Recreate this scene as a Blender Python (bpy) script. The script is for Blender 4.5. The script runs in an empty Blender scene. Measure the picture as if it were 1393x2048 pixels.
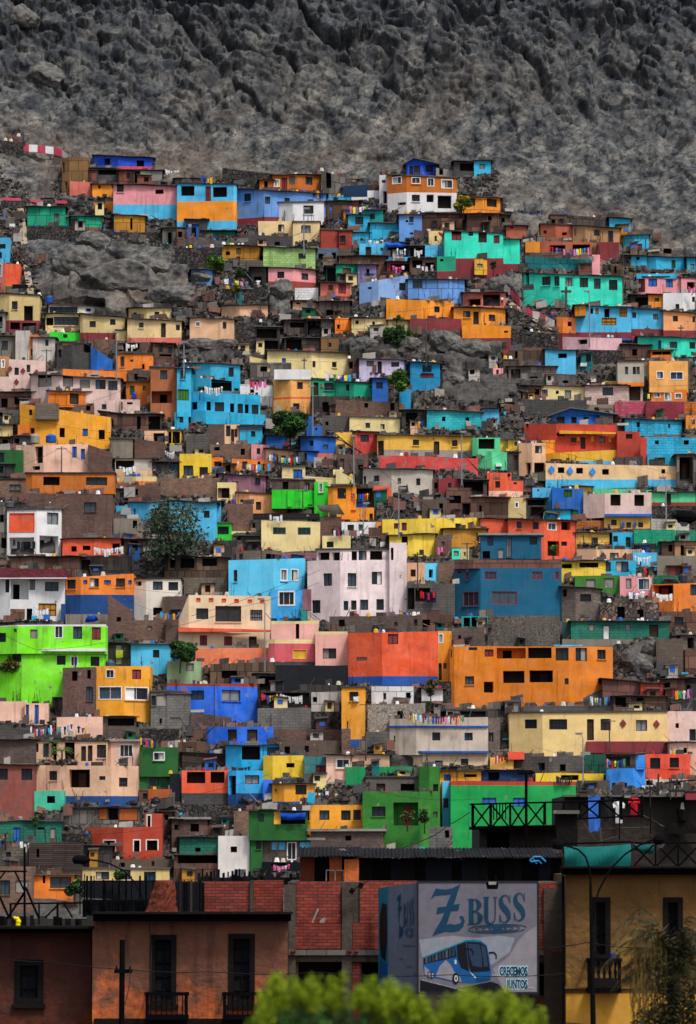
import bpy, bmesh, math, random
import numpy as np
from mathutils import Vector, noise
C = bpy.context.scene
COL = C.collection
random.seed(7)
# ---------------------------------------------------------------- camera, sky, sun, exposure
F = 8600.0; PITCH = math.atan((1701-1024)/F); CZ = 12.0
cp, sp_ = math.cos(PITCH), math.sin(PITCH)
cam = bpy.data.cameras.new('camera'); co = bpy.data.objects.new('camera', cam); COL.objects.link(co)
cam.sensor_fit = 'HORIZONTAL'; cam.sensor_width = 36; cam.lens = F/1393*36
cam.clip_start = 1; cam.clip_end = 3000
co.location = (0, 0, CZ); co.rotation_euler = (math.pi/2+PITCH, 0, 0)
cam.dof.use_dof = True; cam.dof.focus_distance = 190; cam.dof.aperture_fstop = 6.5
C.camera = co
w = bpy.data.worlds.new('World'); C.world = w; w.use_nodes = True
nt = w.node_tree; sk = nt.nodes.new('ShaderNodeTexSky'); sk.sky_type = 'NISHITA'; sk.sun_disc = False
SUN_EL, SUN_AZ = math.radians(58), math.radians(35)   # azimuth: to the right behind the camera
sk.sun_elevation = SUN_EL; sk.sun_rotation = math.radians(145); sk.dust_density = 4.0; sk.air_density = 1.0; sk.ozone_density = 1.0
hs = nt.nodes.new('ShaderNodeHueSaturation'); hs.inputs['Saturation'].default_value = .55; nt.links.new(sk.outputs[0], hs.inputs['Color']); nt.links.new(hs.outputs[0], nt.nodes['Background'].inputs[0]); nt.nodes['Background'].inputs[1].default_value = 0.09
sl = bpy.data.lights.new('sun', 'SUN'); sl.energy = 1.5; sl.angle = math.radians(10); sl.color = (1.0, .955, .89)
so = bpy.data.objects.new('sun', sl); COL.objects.link(so)
so.rotation_euler = (math.pi/2-SUN_EL, 0, SUN_AZ)
C.view_settings.view_transform = 'Standard'; C.view_settings.look = 'None'; C.view_settings.gamma = 1
C.view_settings.exposure = 0.85
# ---------------------------------------------------------------- rays
def ray(px, py):
    cx = (px-696.5)/F; cy = (1024-py)/F
    return cx, cp-cy*sp_, sp_+cy*cp
def at(px, py, Y):
    x, y, z = ray(px, py); t = Y/y
    return Vector((x*t, Y, CZ+z*t))
ROWS = [(-400, 540), (-200, 528), (0, 507), (300, 478), (400, 470), (1000, 425), (1500, 388), (1760, 372), (2000, 352), (2100, 345)]
RX = np.array([a for a, b in ROWS], float); RY = np.array([b for a, b in ROWS], float)
def YT(px, py):
    return float(np.interp(py, RX, RY)) + 2.2*math.sin(px/260.0+.6) + 1.3*math.sin(px/97.0+py/400.0)
# ---------------------------------------------------------------- object helpers
def tag(o, label=None, cat=None, group=None, kind=None):
    if label: o['label'] = label
    if cat: o['category'] = cat
    if group: o['group'] = group
    if kind: o['kind'] = kind
    return o
def empty(name, loc, label=None, cat=None, group=None):
    o = bpy.data.objects.new(name, None); o.empty_display_size = .3; o.location = loc; COL.objects.link(o)
    return tag(o, label, cat, group)
class MB:
    def __init__(s): s.v = []; s.f = []; s.m = []; s.uv = []; s.mats = []
    def mi(s, m):
        if m not in s.mats: s.mats.append(m)
        return s.mats.index(m)
    def poly(s, pts, m, uv=None):
        i = len(s.v); s.v += [tuple(p) for p in pts]; s.f.append(tuple(range(i, i+len(pts)))); s.m.append(s.mi(m))
        if uv is None:
            p0 = Vector(pts[0]); n = (Vector(pts[1])-p0).cross(Vector(pts[2])-p0)
            a = 0 if abs(n.x) <= abs(n.y) else 1
            if abs(n.z) > max(abs(n.x), abs(n.y)): uv = [(p[0], p[1]) for p in pts]
            else: uv = [(p[a], p[2]) for p in pts]
        s.uv += list(uv)
    def box(s, a, b, m):
        (x0, y0, z0), (x1, y1, z1) = a, b
        P = [(x0,y0,z0),(x1,y0,z0),(x1,y1,z0),(x0,y1,z0),(x0,y0,z1),(x1,y0,z1),(x1,y1,z1),(x0,y1,z1)]
        for q in ((0,3,2,1),(4,5,6,7),(0,1,5,4),(1,2,6,5),(2,3,7,6),(3,0,4,7)): s.poly([P[k] for k in q], m)
    def bar(s, a, b, r, m, n=5, r2=None):
        a = Vector(a); b = Vector(b); d = (b-a)
        if d.length < 1e-6: return
        d.normalize(); u = d.orthogonal().normalized(); v = d.cross(u); r2 = r if r2 is None else r2
        A = [a+(u*math.cos(2*math.pi*k/n)+v*math.sin(2*math.pi*k/n))*r for k in range(n)]
        B = [b+(u*math.cos(2*math.pi*k/n)+v*math.sin(2*math.pi*k/n))*r2 for k in range(n)]
        for k in range(n): s.poly([A[k], A[(k+1)%n], B[(k+1)%n], B[k]], m)
        s.poly(A[::-1], m); s.poly(B, m)
    def tube(s, pts, r, m, n=5):
        for a, b in zip(pts, pts[1:]): s.bar(a, b, r, m, n)
    def prism(s, pts, d, m):
        """closed outline pts, extruded by vector d"""
        d = Vector(d); Q = [Vector(p)+d for p in pts]; n = len(pts)
        s.poly(list(pts), m); s.poly(Q[::-1], m)
        for k in range(n): s.poly([pts[k], pts[(k+1)%n], Q[(k+1)%n], Q[k]], m)
    def build(s, name, parent=None, smooth=False, off=None):
        me = bpy.data.meshes.new(name)
        V = s.v
        if off is not None: V = [(x-off[0], y-off[1], z-off[2]) for x, y, z in V]
        me.from_pydata(V, [], s.f)
        for m in s.mats: me.materials.append(mat(m) if isinstance(m, str) else m)
        me.polygons.foreach_set('material_index', s.m)
        if smooth: me.polygons.foreach_set('use_smooth', [True]*len(s.f))
        ul = me.uv_layers.new(name='UVMap'); ul.data.foreach_set('uv', [c for t in s.uv for c in t])
        o = bpy.data.objects.new(name, me); COL.objects.link(o)
        if parent is not None: o.parent = parent
        return o
def solo(mb, name, label, cat, group=None, kind=None, smooth=False, off=None):
    """a top-level thing that is one mesh, origin at its base"""
    V = np.array(mb.v); c = V.mean(0); c[2] = V[:, 2].min()
    o = mb.build(name, None, smooth, off=c); o.location = c
    return tag(o, label, cat, group, kind)
# ---------------------------------------------------------------- materials
HEX = dict(pathc='948670',fdw='2f2824',cona='6a6156',conb='494747',conc='7c7468',cond='5a4c42',plya='5c4a3a',plyb='3a3531',plyc='66605a',dgra='4b4643',bria='6e4c3b',brib='563e36',bric='7a5a46',trb='a4603a',roy='0f46c0',pin='c2405c',dgr='383635',rst='7c4638',gry='8a8680',bam='7a5a38',sal='c9695a',ora='e58a0c',tgr='129a76',mus='b8801f',
 ply='453d38',sto='3a3735',sky='46b2de',per='5c8fd0',mar='7e2f36',och='b96514',whi='d4d4d4',cre='dcc08a',con='5b5652',rdb='94392e',bro='5e4438',
 lgr='98bd70',slt='56687a',grs='1f5648',tin='414246',cya='22a8d0',tea='15908c',kha='c9b27a',nvy='14305c',ylw='dba520',trc='a4553a',tan='b0845c',
 teb='0c6e74',tur='26dabb',pnk='dc9096',blu='1560b8',gre='24602c',ver='d9522a',neo='1ccc20',dwh='b9b3ab',org='ea7a1c',bri='644238',bri2='54423a',
 bei='dcae88',lav='8480b0',lbl='86aadc',crm='dcc88c',lil='c6bad8',dcy='0b84b4',lor='e59a62',ppk='dcb2b8',gbe='b0a898',pch='f0a250',ppb='d4b6ac',
 rpk='b84c62',crs='8a2c3c',yor='f29a1a',yel='f4be26',pnb='e0b49e',amb='efb040',pel='9a8f86',red='c8413c',ctu='22b2bc',min='52c88c',gwh='b8b0a4',
 rst2='b03a26',pch2='f2bc8c',amb2='e8b050',mbk='6a2a34',mau='8c6070',lbs='52bce6',rbar='3a2a28',yel2='f8c238',ppk2='e2d0d0',pet='0c5878',rus='6e4a42',
 bko='a8602a',tel='24705e',grn='3c7a2c',dgn='0c6444',dgt='2c4c48',brg='6a5c54',crw='d6cfc0',lim='78e410',nvb='14447e',pgr='8ea880',crw2='d6be9c',
 org2='e27a50',lbs2='2aa0e4',blu3='1f86e0',ros='c85460',pnk2='f0a89c',blk='25272c',blu2='0f62dc',ver2='e2562a',blu4='0f4fa4',och2='d07408',ora4='f0981e',
 spk2='a39a90',spk='6a635c',bei3='d2a98a',con2='6c6a68',rsp='8a4a40',ruo='a8541c',tur2='3cb494',cya2='18a4e0',tea2='3c7c80',log='463a34',gbe2='bcae9e',
 bei2='ccb594',emg='0e8850',con3='5c5854',lfg='2a7428',emg2='0a9a48',cre2='dcbe7e',ver3='e2492a',whi3='d6d0ca',rst3='a83a22',lim2='b8e020',crm3='d2b878',
 blk2='181b20',gre3='225c28',bro2='4a3a34',lat='3a2c2a',fbr='482c25',fbr2='66402f',fcon='4c453e',foch='6a4c24',fyel='c08a22',fdk='191615',white='dcdcdc',
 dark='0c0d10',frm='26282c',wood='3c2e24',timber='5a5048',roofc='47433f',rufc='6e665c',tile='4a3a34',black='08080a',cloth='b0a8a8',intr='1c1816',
 rock='5c5a57',leaf='2c4a18',yl='b8801f',blt='1660c0',lamp='0c0c0e',stl='7c8288',brk='7e2c1d',fwd='1f2129',teal='0a5a5c',grn2='1c8c4a')
STY = dict(cona='k',conb='k',conc='p',cond='p',plya='q',plyb='q',plyc='q',dgra='q',bria='b',brib='b',bric='b',bri='b', bri2='b', mbk='b', brg='b', bko='b', brk='b', con='k', con2='k', con3='p', fcon='p', ply='q', bam='q', log='l', timber='q', wood='q', sto='s', tin='c', rus='c', bro='q', bro2='q',
           gre='p', spk='s2', spk2='s2', rst='q', lat='t', dgr='q')
def lin(h, k=1.0):
    r = [int(h[i:i+2], 16)/255 for i in (0, 2, 4)]
    return [min(.86, k*(c/12.92 if c <= .04045 else ((c+.055)/1.055)**2.4)) for c in r]+[1]
ALB = 1.12
TWO = dict(fdw=('4a3e36', .55, 0, 0), fbr=('643022', .5, -.05, 5.2), fbr2=('b0561f', .5, -.13, 5.0), foch=('8e6a28', .5, -.03, 5), fyel=('d89c28', .5, 0, 0), rsp=('6a5048', .5, 0, 0), lfg=('3a7a2c', .45, 0, 0), ver2=('d04c24', .5, 0, 0))
MATS = {}
def nodes(m): m.use_nodes = True; t = m.node_tree; return t, t.nodes, t.links
def NG():
    """weathering group: colour in -> dirty colour, height out"""
    g = bpy.data.node_groups.new('weather', 'ShaderNodeTree')
    for n, d, t in (('Color','INPUT','NodeSocketColor'),('Dirt','INPUT','NodeSocketFloat'),('Patch','INPUT','NodeSocketFloat'),('Color','OUTPUT','NodeSocketColor'),('Height','OUTPUT','NodeSocketFloat')):
        g.interface.new_socket(n, in_out=d, socket_type=t)
    N, L = g.nodes, g.links
    gi = N.new('NodeGroupInput'); go = N.new('NodeGroupOutput')
    tc = N.new('ShaderNodeTexCoord'); oi = N.new('ShaderNodeObjectInfo')
    ad = N.new('ShaderNodeVectorMath'); ad.operation = 'ADD'; mu = N.new('ShaderNodeMath'); mu.operation = 'MULTIPLY'; mu.inputs[1].default_value = 90
    L.new(oi.outputs['Random'], mu.inputs[0]); L.new(tc.outputs['Object'], ad.inputs[0]); L.new(mu.outputs[0], ad.inputs[1])
    def nz(scale, det, vec=None, sc=None):
        n = N.new('ShaderNodeTexNoise'); n.inputs['Scale'].default_value = scale; n.inputs['Detail'].default_value = det; n.inputs['Roughness'].default_value = .62
        if sc:
            mp = N.new('ShaderNodeMapping'); mp.inputs['Scale'].default_value = sc; L.new(ad.outputs[0], mp.inputs[0]); L.new(mp.outputs[0], n.inputs[0])
        else: L.new(ad.outputs[0], n.inputs[0])
        return n
    def mr(src, a, b, c, d):
        n = N.new('ShaderNodeMapRange'); n.inputs[1].default_value = a; n.inputs[2].default_value = b; n.inputs[3].default_value = c; n.inputs[4].default_value = d; L.new(src, n.inputs[0]); return n.outputs[0]
    def mul(a, b, op='MULTIPLY'):
        n = N.new('ShaderNodeMath'); n.operation = op
        for k, q in ((0, a), (1, b)):
            if isinstance(q, (int, float)): n.inputs[k].default_value = q
            else: L.new(q, n.inputs[k])
        return n.outputs[0]
    big = nz(.55, 5); fine = nz(6, 4); strk = nz(1.0, 5, sc=(2.6, 2.6, .22)); pat = nz(1.3, 6)
    f1 = mr(big.outputs[0], .36, .68, 0, 1); f2 = mr(strk.outputs[0], .54, .74, 0, 1)
    v = mul(mul(f1, .34), mul(f2, .7), 'ADD'); v = mul(v, gi.outputs['Dirt'])
    fi = mr(fine.outputs[0], .3, .7, -.06, .08); v = mul(v, fi, 'ADD'); 
    cl = N.new('ShaderNodeClamp'); L.new(v, cl.inputs[0])
    mx = N.new('ShaderNodeMix'); mx.data_type = 'RGBA'; L.new(cl.outputs[0], mx.inputs[0]); fd = N.new('ShaderNodeHueSaturation'); fn = nz(.9, 6); L.new(mr(fn.outputs[0], .35, .65, 1.0, .93), fd.inputs['Saturation']); L.new(mr(big.outputs[0], .3, .7, 1.08, .9), fd.inputs['Value']); L.new(gi.outputs['Color'], fd.inputs['Color']); L.new(fd.outputs[0], mx.inputs[6]); dm = N.new('ShaderNodeVectorMath'); dm.operation = 'MULTIPLY_ADD'; dm.inputs[1].default_value = (.40,.37,.36); dm.inputs[2].default_value = (.006,.006,.007); L.new(gi.outputs['Color'], dm.inputs[0]); L.new(dm.outputs[0], mx.inputs[7])
    th = mul(pat.outputs[0], mul(gi.outputs['Patch'], .36), 'ADD'); pm = mr(th, .76, .785, 0, 1)
    m2 = N.new('ShaderNodeMix'); m2.data_type = 'RGBA'; L.new(pm, m2.inputs[0]); L.new(mx.outputs[2], m2.inputs[6]); m2.inputs[7].default_value = (.22, .195, .17, 1)
    L.new(m2.outputs[2], go.inputs[0]); L.new(mul(fine.outputs[0], mul(pm, -.5), 'ADD'), go.inputs[1])
    return g
WG = NG()
def mat(code):
    if code in MATS: return MATS[code]
    c, _, suf = code.partition('+')
    sty = suf or STY.get(c, 'p')
    m = bpy.data.materials.new(code.replace('+', '_')); t, N, L = nodes(m); MATS[code] = m
    b = N['Principled BSDF']; b.inputs['Roughness'].default_value = .88; b.inputs['Specular IOR Level'].default_value = .25
    col = lin(HEX.get(c, 'ff00ff'), ALB)
    g = N.new('ShaderNodeGroup'); g.node_tree = WG; g.inputs['Color'].default_value = col; g.inputs['Dirt'].default_value = .9; g.inputs['Patch'].default_value = .27
    src = None; bump = g.outputs['Height']; bs = .25; bd = .03
    uv = N.new('ShaderNodeUVMap')
    def dk(k): return [x*k for x in col[:3]]+[1]
    if sty in 'bk' or sty == 't':
        br = N.new('ShaderNodeTexBrick'); L.new(uv.outputs[0], br.inputs[0]); br.inputs['Scale'].default_value = 1
        bw, bh, ms = ((.26, .088, .010) if c == 'brk' else (.30, .12, .016)) if sty == 'b' else ((.55, .26, .016) if sty == 'k' else (.35, .3, .09))
        br.inputs['Brick Width'].default_value = bw; br.inputs['Row Height'].default_value = bh; br.inputs['Mortar Size'].default_value = ms
        a, bb = (.72, 1.35) if sty == 'b' else (.86, 1.1)
        br.inputs['Color1'].default_value = dk(a); br.inputs['Color2'].default_value = dk(bb)
        br.inputs['Mortar'].default_value = dk(.5) if sty != 't' else (.01,.01,.01,1)
        if c == 'brk': br.inputs['Mortar'].default_value = (.035, .03, .03, 1)
        if c in ('bri', 'bri2', 'brg', 'bria', 'brib', 'bric'): br.inputs['Mortar'].default_value = (.13, .12, .11, 1)
        src = br.outputs[0]; g.inputs['Dirt'].default_value = 1.0
        sb = N.new('ShaderNodeMath'); sb.operation = 'SUBTRACT'; L.new(g.outputs['Height'], sb.inputs[0]); L.new(br.outputs['Fac'], sb.inputs[1]); bump = sb.outputs[0]; bs = .5
    elif sty in 'ql':
        br = N.new('ShaderNodeTexBrick'); L.new(uv.outputs[0], br.inputs[0]); br.inputs['Scale'].default_value = 1
        bw, bh, ms = (1.2, 1.15, .035) if sty == 'q' else (3.0, .17, .03)
        if c in ('ply', 'timber', 'dgr', 'plya', 'plyb', 'plyc', 'dgra'): bw, bh, ms = .7, 1.3, .04
        br.offset = .35
        br.inputs['Brick Width'].default_value = bw; br.inputs['Row Height'].default_value = bh; br.inputs['Mortar Size'].default_value = ms
        a, bb = (.85, 1.08) if c not in ('ply', 'timber', 'dgr', 'bro', 'log', 'plya', 'plyb', 'plyc', 'dgra') else (.5, 1.5)
        br.inputs['Color1'].default_value = dk(a); br.inputs['Color2'].default_value = dk(bb); br.inputs['Mortar'].default_value = dk(.35)
        src = br.outputs[0]; g.inputs['Dirt'].default_value = 1.0; g.inputs['Patch'].default_value = .1
    elif sty in ('s', 's2'):
        vo = N.new('ShaderNodeTexVoronoi'); vo.inputs['Scale'].default_value = 2.6 if sty == 's' else 6; L.new(uv.outputs[0], vo.inputs[0])
        v2 = N.new('ShaderNodeTexVoronoi'); v2.feature = 'DISTANCE_TO_EDGE'; v2.inputs['Scale'].default_value = vo.inputs['Scale'].default_value; L.new(uv.outputs[0], v2.inputs[0])
        cr = N.new('ShaderNodeValToRGB'); cr.color_ramp.elements[0].color = dk(.5 if sty == 's' else .8); cr.color_ramp.elements[1].color = dk(1.7 if sty == 's' else 1.2)
        sx = N.new('ShaderNodeSeparateColor'); L.new(vo.outputs['Color'], sx.inputs[0]); L.new(sx.outputs[0], cr.inputs[0])
        mr = N.new('ShaderNodeMapRange'); mr.inputs[2].default_value = .1; L.new(v2.outputs[0], mr.inputs[0])
        mx = N.new('ShaderNodeMix'); mx.data_type = 'RGBA'; L.new(mr.outputs[0], mx.inputs[0]); mx.inputs[6].default_value = dk(.22 if sty == 's' else .7); L.new(cr.outputs[0], mx.inputs[7])
        src = mx.outputs[2]; bump = mr.outputs[0]; bs = .9; bd = .12
    elif sty == 'c':
        wv = N.new('ShaderNodeTexWave'); wv.bands_direction = 'X'; wv.inputs['Scale'].default_value = 2.2; L.new(uv.outputs[0], wv.inputs[0]); bump = wv.outputs[1]; bs = .7; bd = .05
    elif sty == 'p' and suf == 'p': g.inputs['Patch'].default_value = .48
    if c == 'pel': g.inputs['Patch'].default_value = .5
    if c in ('fdw', 'fbr', 'fbr2', 'foch', 'fdk', 'fcon'): g.inputs['Dirt'].default_value = 1.3; g.inputs['Patch'].default_value = 0; bs = .9; bd = .05
    if c in ('white','whi','whi3','crm','crw2','cre2','lbs','pet','pnk2'): g.inputs['Dirt'].default_value = .55; g.inputs['Patch'].default_value = .15
    if c in ('black','blk','blk2','frm','dark','intr','tin','lamp','fwd','brk'): g.inputs['Patch'].default_value = 0
    if c in TWO:
        tc = N.new('ShaderNodeTexCoord'); n = N.new('ShaderNodeTexNoise'); n.inputs['Scale'].default_value = .7; n.inputs['Detail'].default_value = 7; n.inputs['Roughness'].default_value = .66; L.new(tc.outputs['Object'], n.inputs[0])
        sp = N.new('ShaderNodeSeparateXYZ'); L.new(tc.outputs['Object'], sp.inputs[0]); ma = N.new('ShaderNodeMath'); ma.operation = 'MULTIPLY_ADD'; ma.inputs[1].default_value = TWO[c][2]; sz_ = N.new('ShaderNodeMath'); sz_.operation = 'SUBTRACT'; sz_.inputs[1].default_value = TWO[c][3]; L.new(sp.outputs[2], sz_.inputs[0]); L.new(sz_.outputs[0], ma.inputs[0]); L.new(n.outputs[0], ma.inputs[2])
        mr = N.new('ShaderNodeMapRange'); mr.inputs[1].default_value = TWO[c][1]; mr.inputs[2].default_value = TWO[c][1]+.13; L.new(ma.outputs[0], mr.inputs[0]); mx = N.new('ShaderNodeMix'); mx.data_type = 'RGBA'; L.new(mr.outputs[0], mx.inputs[0]); mx.inputs[6].default_value = col; mx.inputs[7].default_value = lin(TWO[c][0], ALB); src = mx.outputs[2]
        bn = N.new('ShaderNodeTexNoise'); bn.inputs['Scale'].default_value = 3.5; bn.inputs['Detail'].default_value = 8; L.new(tc.outputs['Object'], bn.inputs[0]); bump = bn.outputs[0]; bd = .09
    if src is not None: L.new(src, g.inputs['Color'])
    L.new(g.outputs['Color'], b.inputs['Base Color'])
    bp = N.new('ShaderNodeBump'); bp.inputs['Strength'].default_value = bs; bp.inputs['Distance'].default_value = bd; L.new(bump, bp.inputs['Height']); L.new(bp.outputs[0], b.inputs['Normal'])
    if c in ('black','fdk','fwd','blk','blk2','frm','dark','intr','lamp','roofd','fbr','fcon'): b.inputs['Specular IOR Level'].default_value = .02
    return m
def glass(i):
    k = 'glass%d' % i
    if k in MATS: return MATS[k]
    m = bpy.data.materials.new(k); t, N, L = nodes(m); MATS[k] = m; b = N['Principled BSDF']
    c = [(.012,.016,.022,1),(.03,.045,.06,1),(.02,.02,.02,1),(.12,.13,.14,1),(.01,.03,.06,1)][i]
    tc = N.new('ShaderNodeTexCoord'); n = N.new('ShaderNodeTexNoise'); n.inputs['Scale'].default_value = 2.5; L.new(tc.outputs['Object'], n.inputs[0])
    mx = N.new('ShaderNodeMix'); mx.data_type = 'RGBA'; L.new(n.outputs[0], mx.inputs[0]); mx.inputs[6].default_value = c; mx.inputs[7].default_value = [x*2.2 for x in c[:3]]+[1]
    L.new(mx.outputs[2], b.inputs['Base Color']); b.inputs['Roughness'].default_value = .2; b.inputs['Specular IOR Level'].default_value = .25
    return m
def flat(code, rough=.8):
    k = 'f_'+code
    if k in MATS: return MATS[k]
    m = bpy.data.materials.new(code+'_fabric'); t, N, L = nodes(m); MATS[k] = m; b = N['Principled BSDF']
    c = lin(HEX.get(code, code), 1.1); tc = N.new('ShaderNodeTexCoord'); n = N.new('ShaderNodeTexNoise'); n.inputs['Scale'].default_value = 5; n.inputs['Detail'].default_value = 4; L.new(tc.outputs['Object'], n.inputs[0])
    mx = N.new('ShaderNodeMix'); mx.data_type = 'RGBA'; L.new(n.outputs[0], mx.inputs[0]); mx.inputs[6].default_value = [x*.7 for x in c[:3]]+[1]; mx.inputs[7].default_value = [min(.85, x*1.25) for x in c[:3]]+[1]
    L.new(mx.outputs[2], b.inputs['Base Color']); b.inputs['Roughness'].default_value = rough; b.inputs['Specular IOR Level'].default_value = .2
    return m
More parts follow.
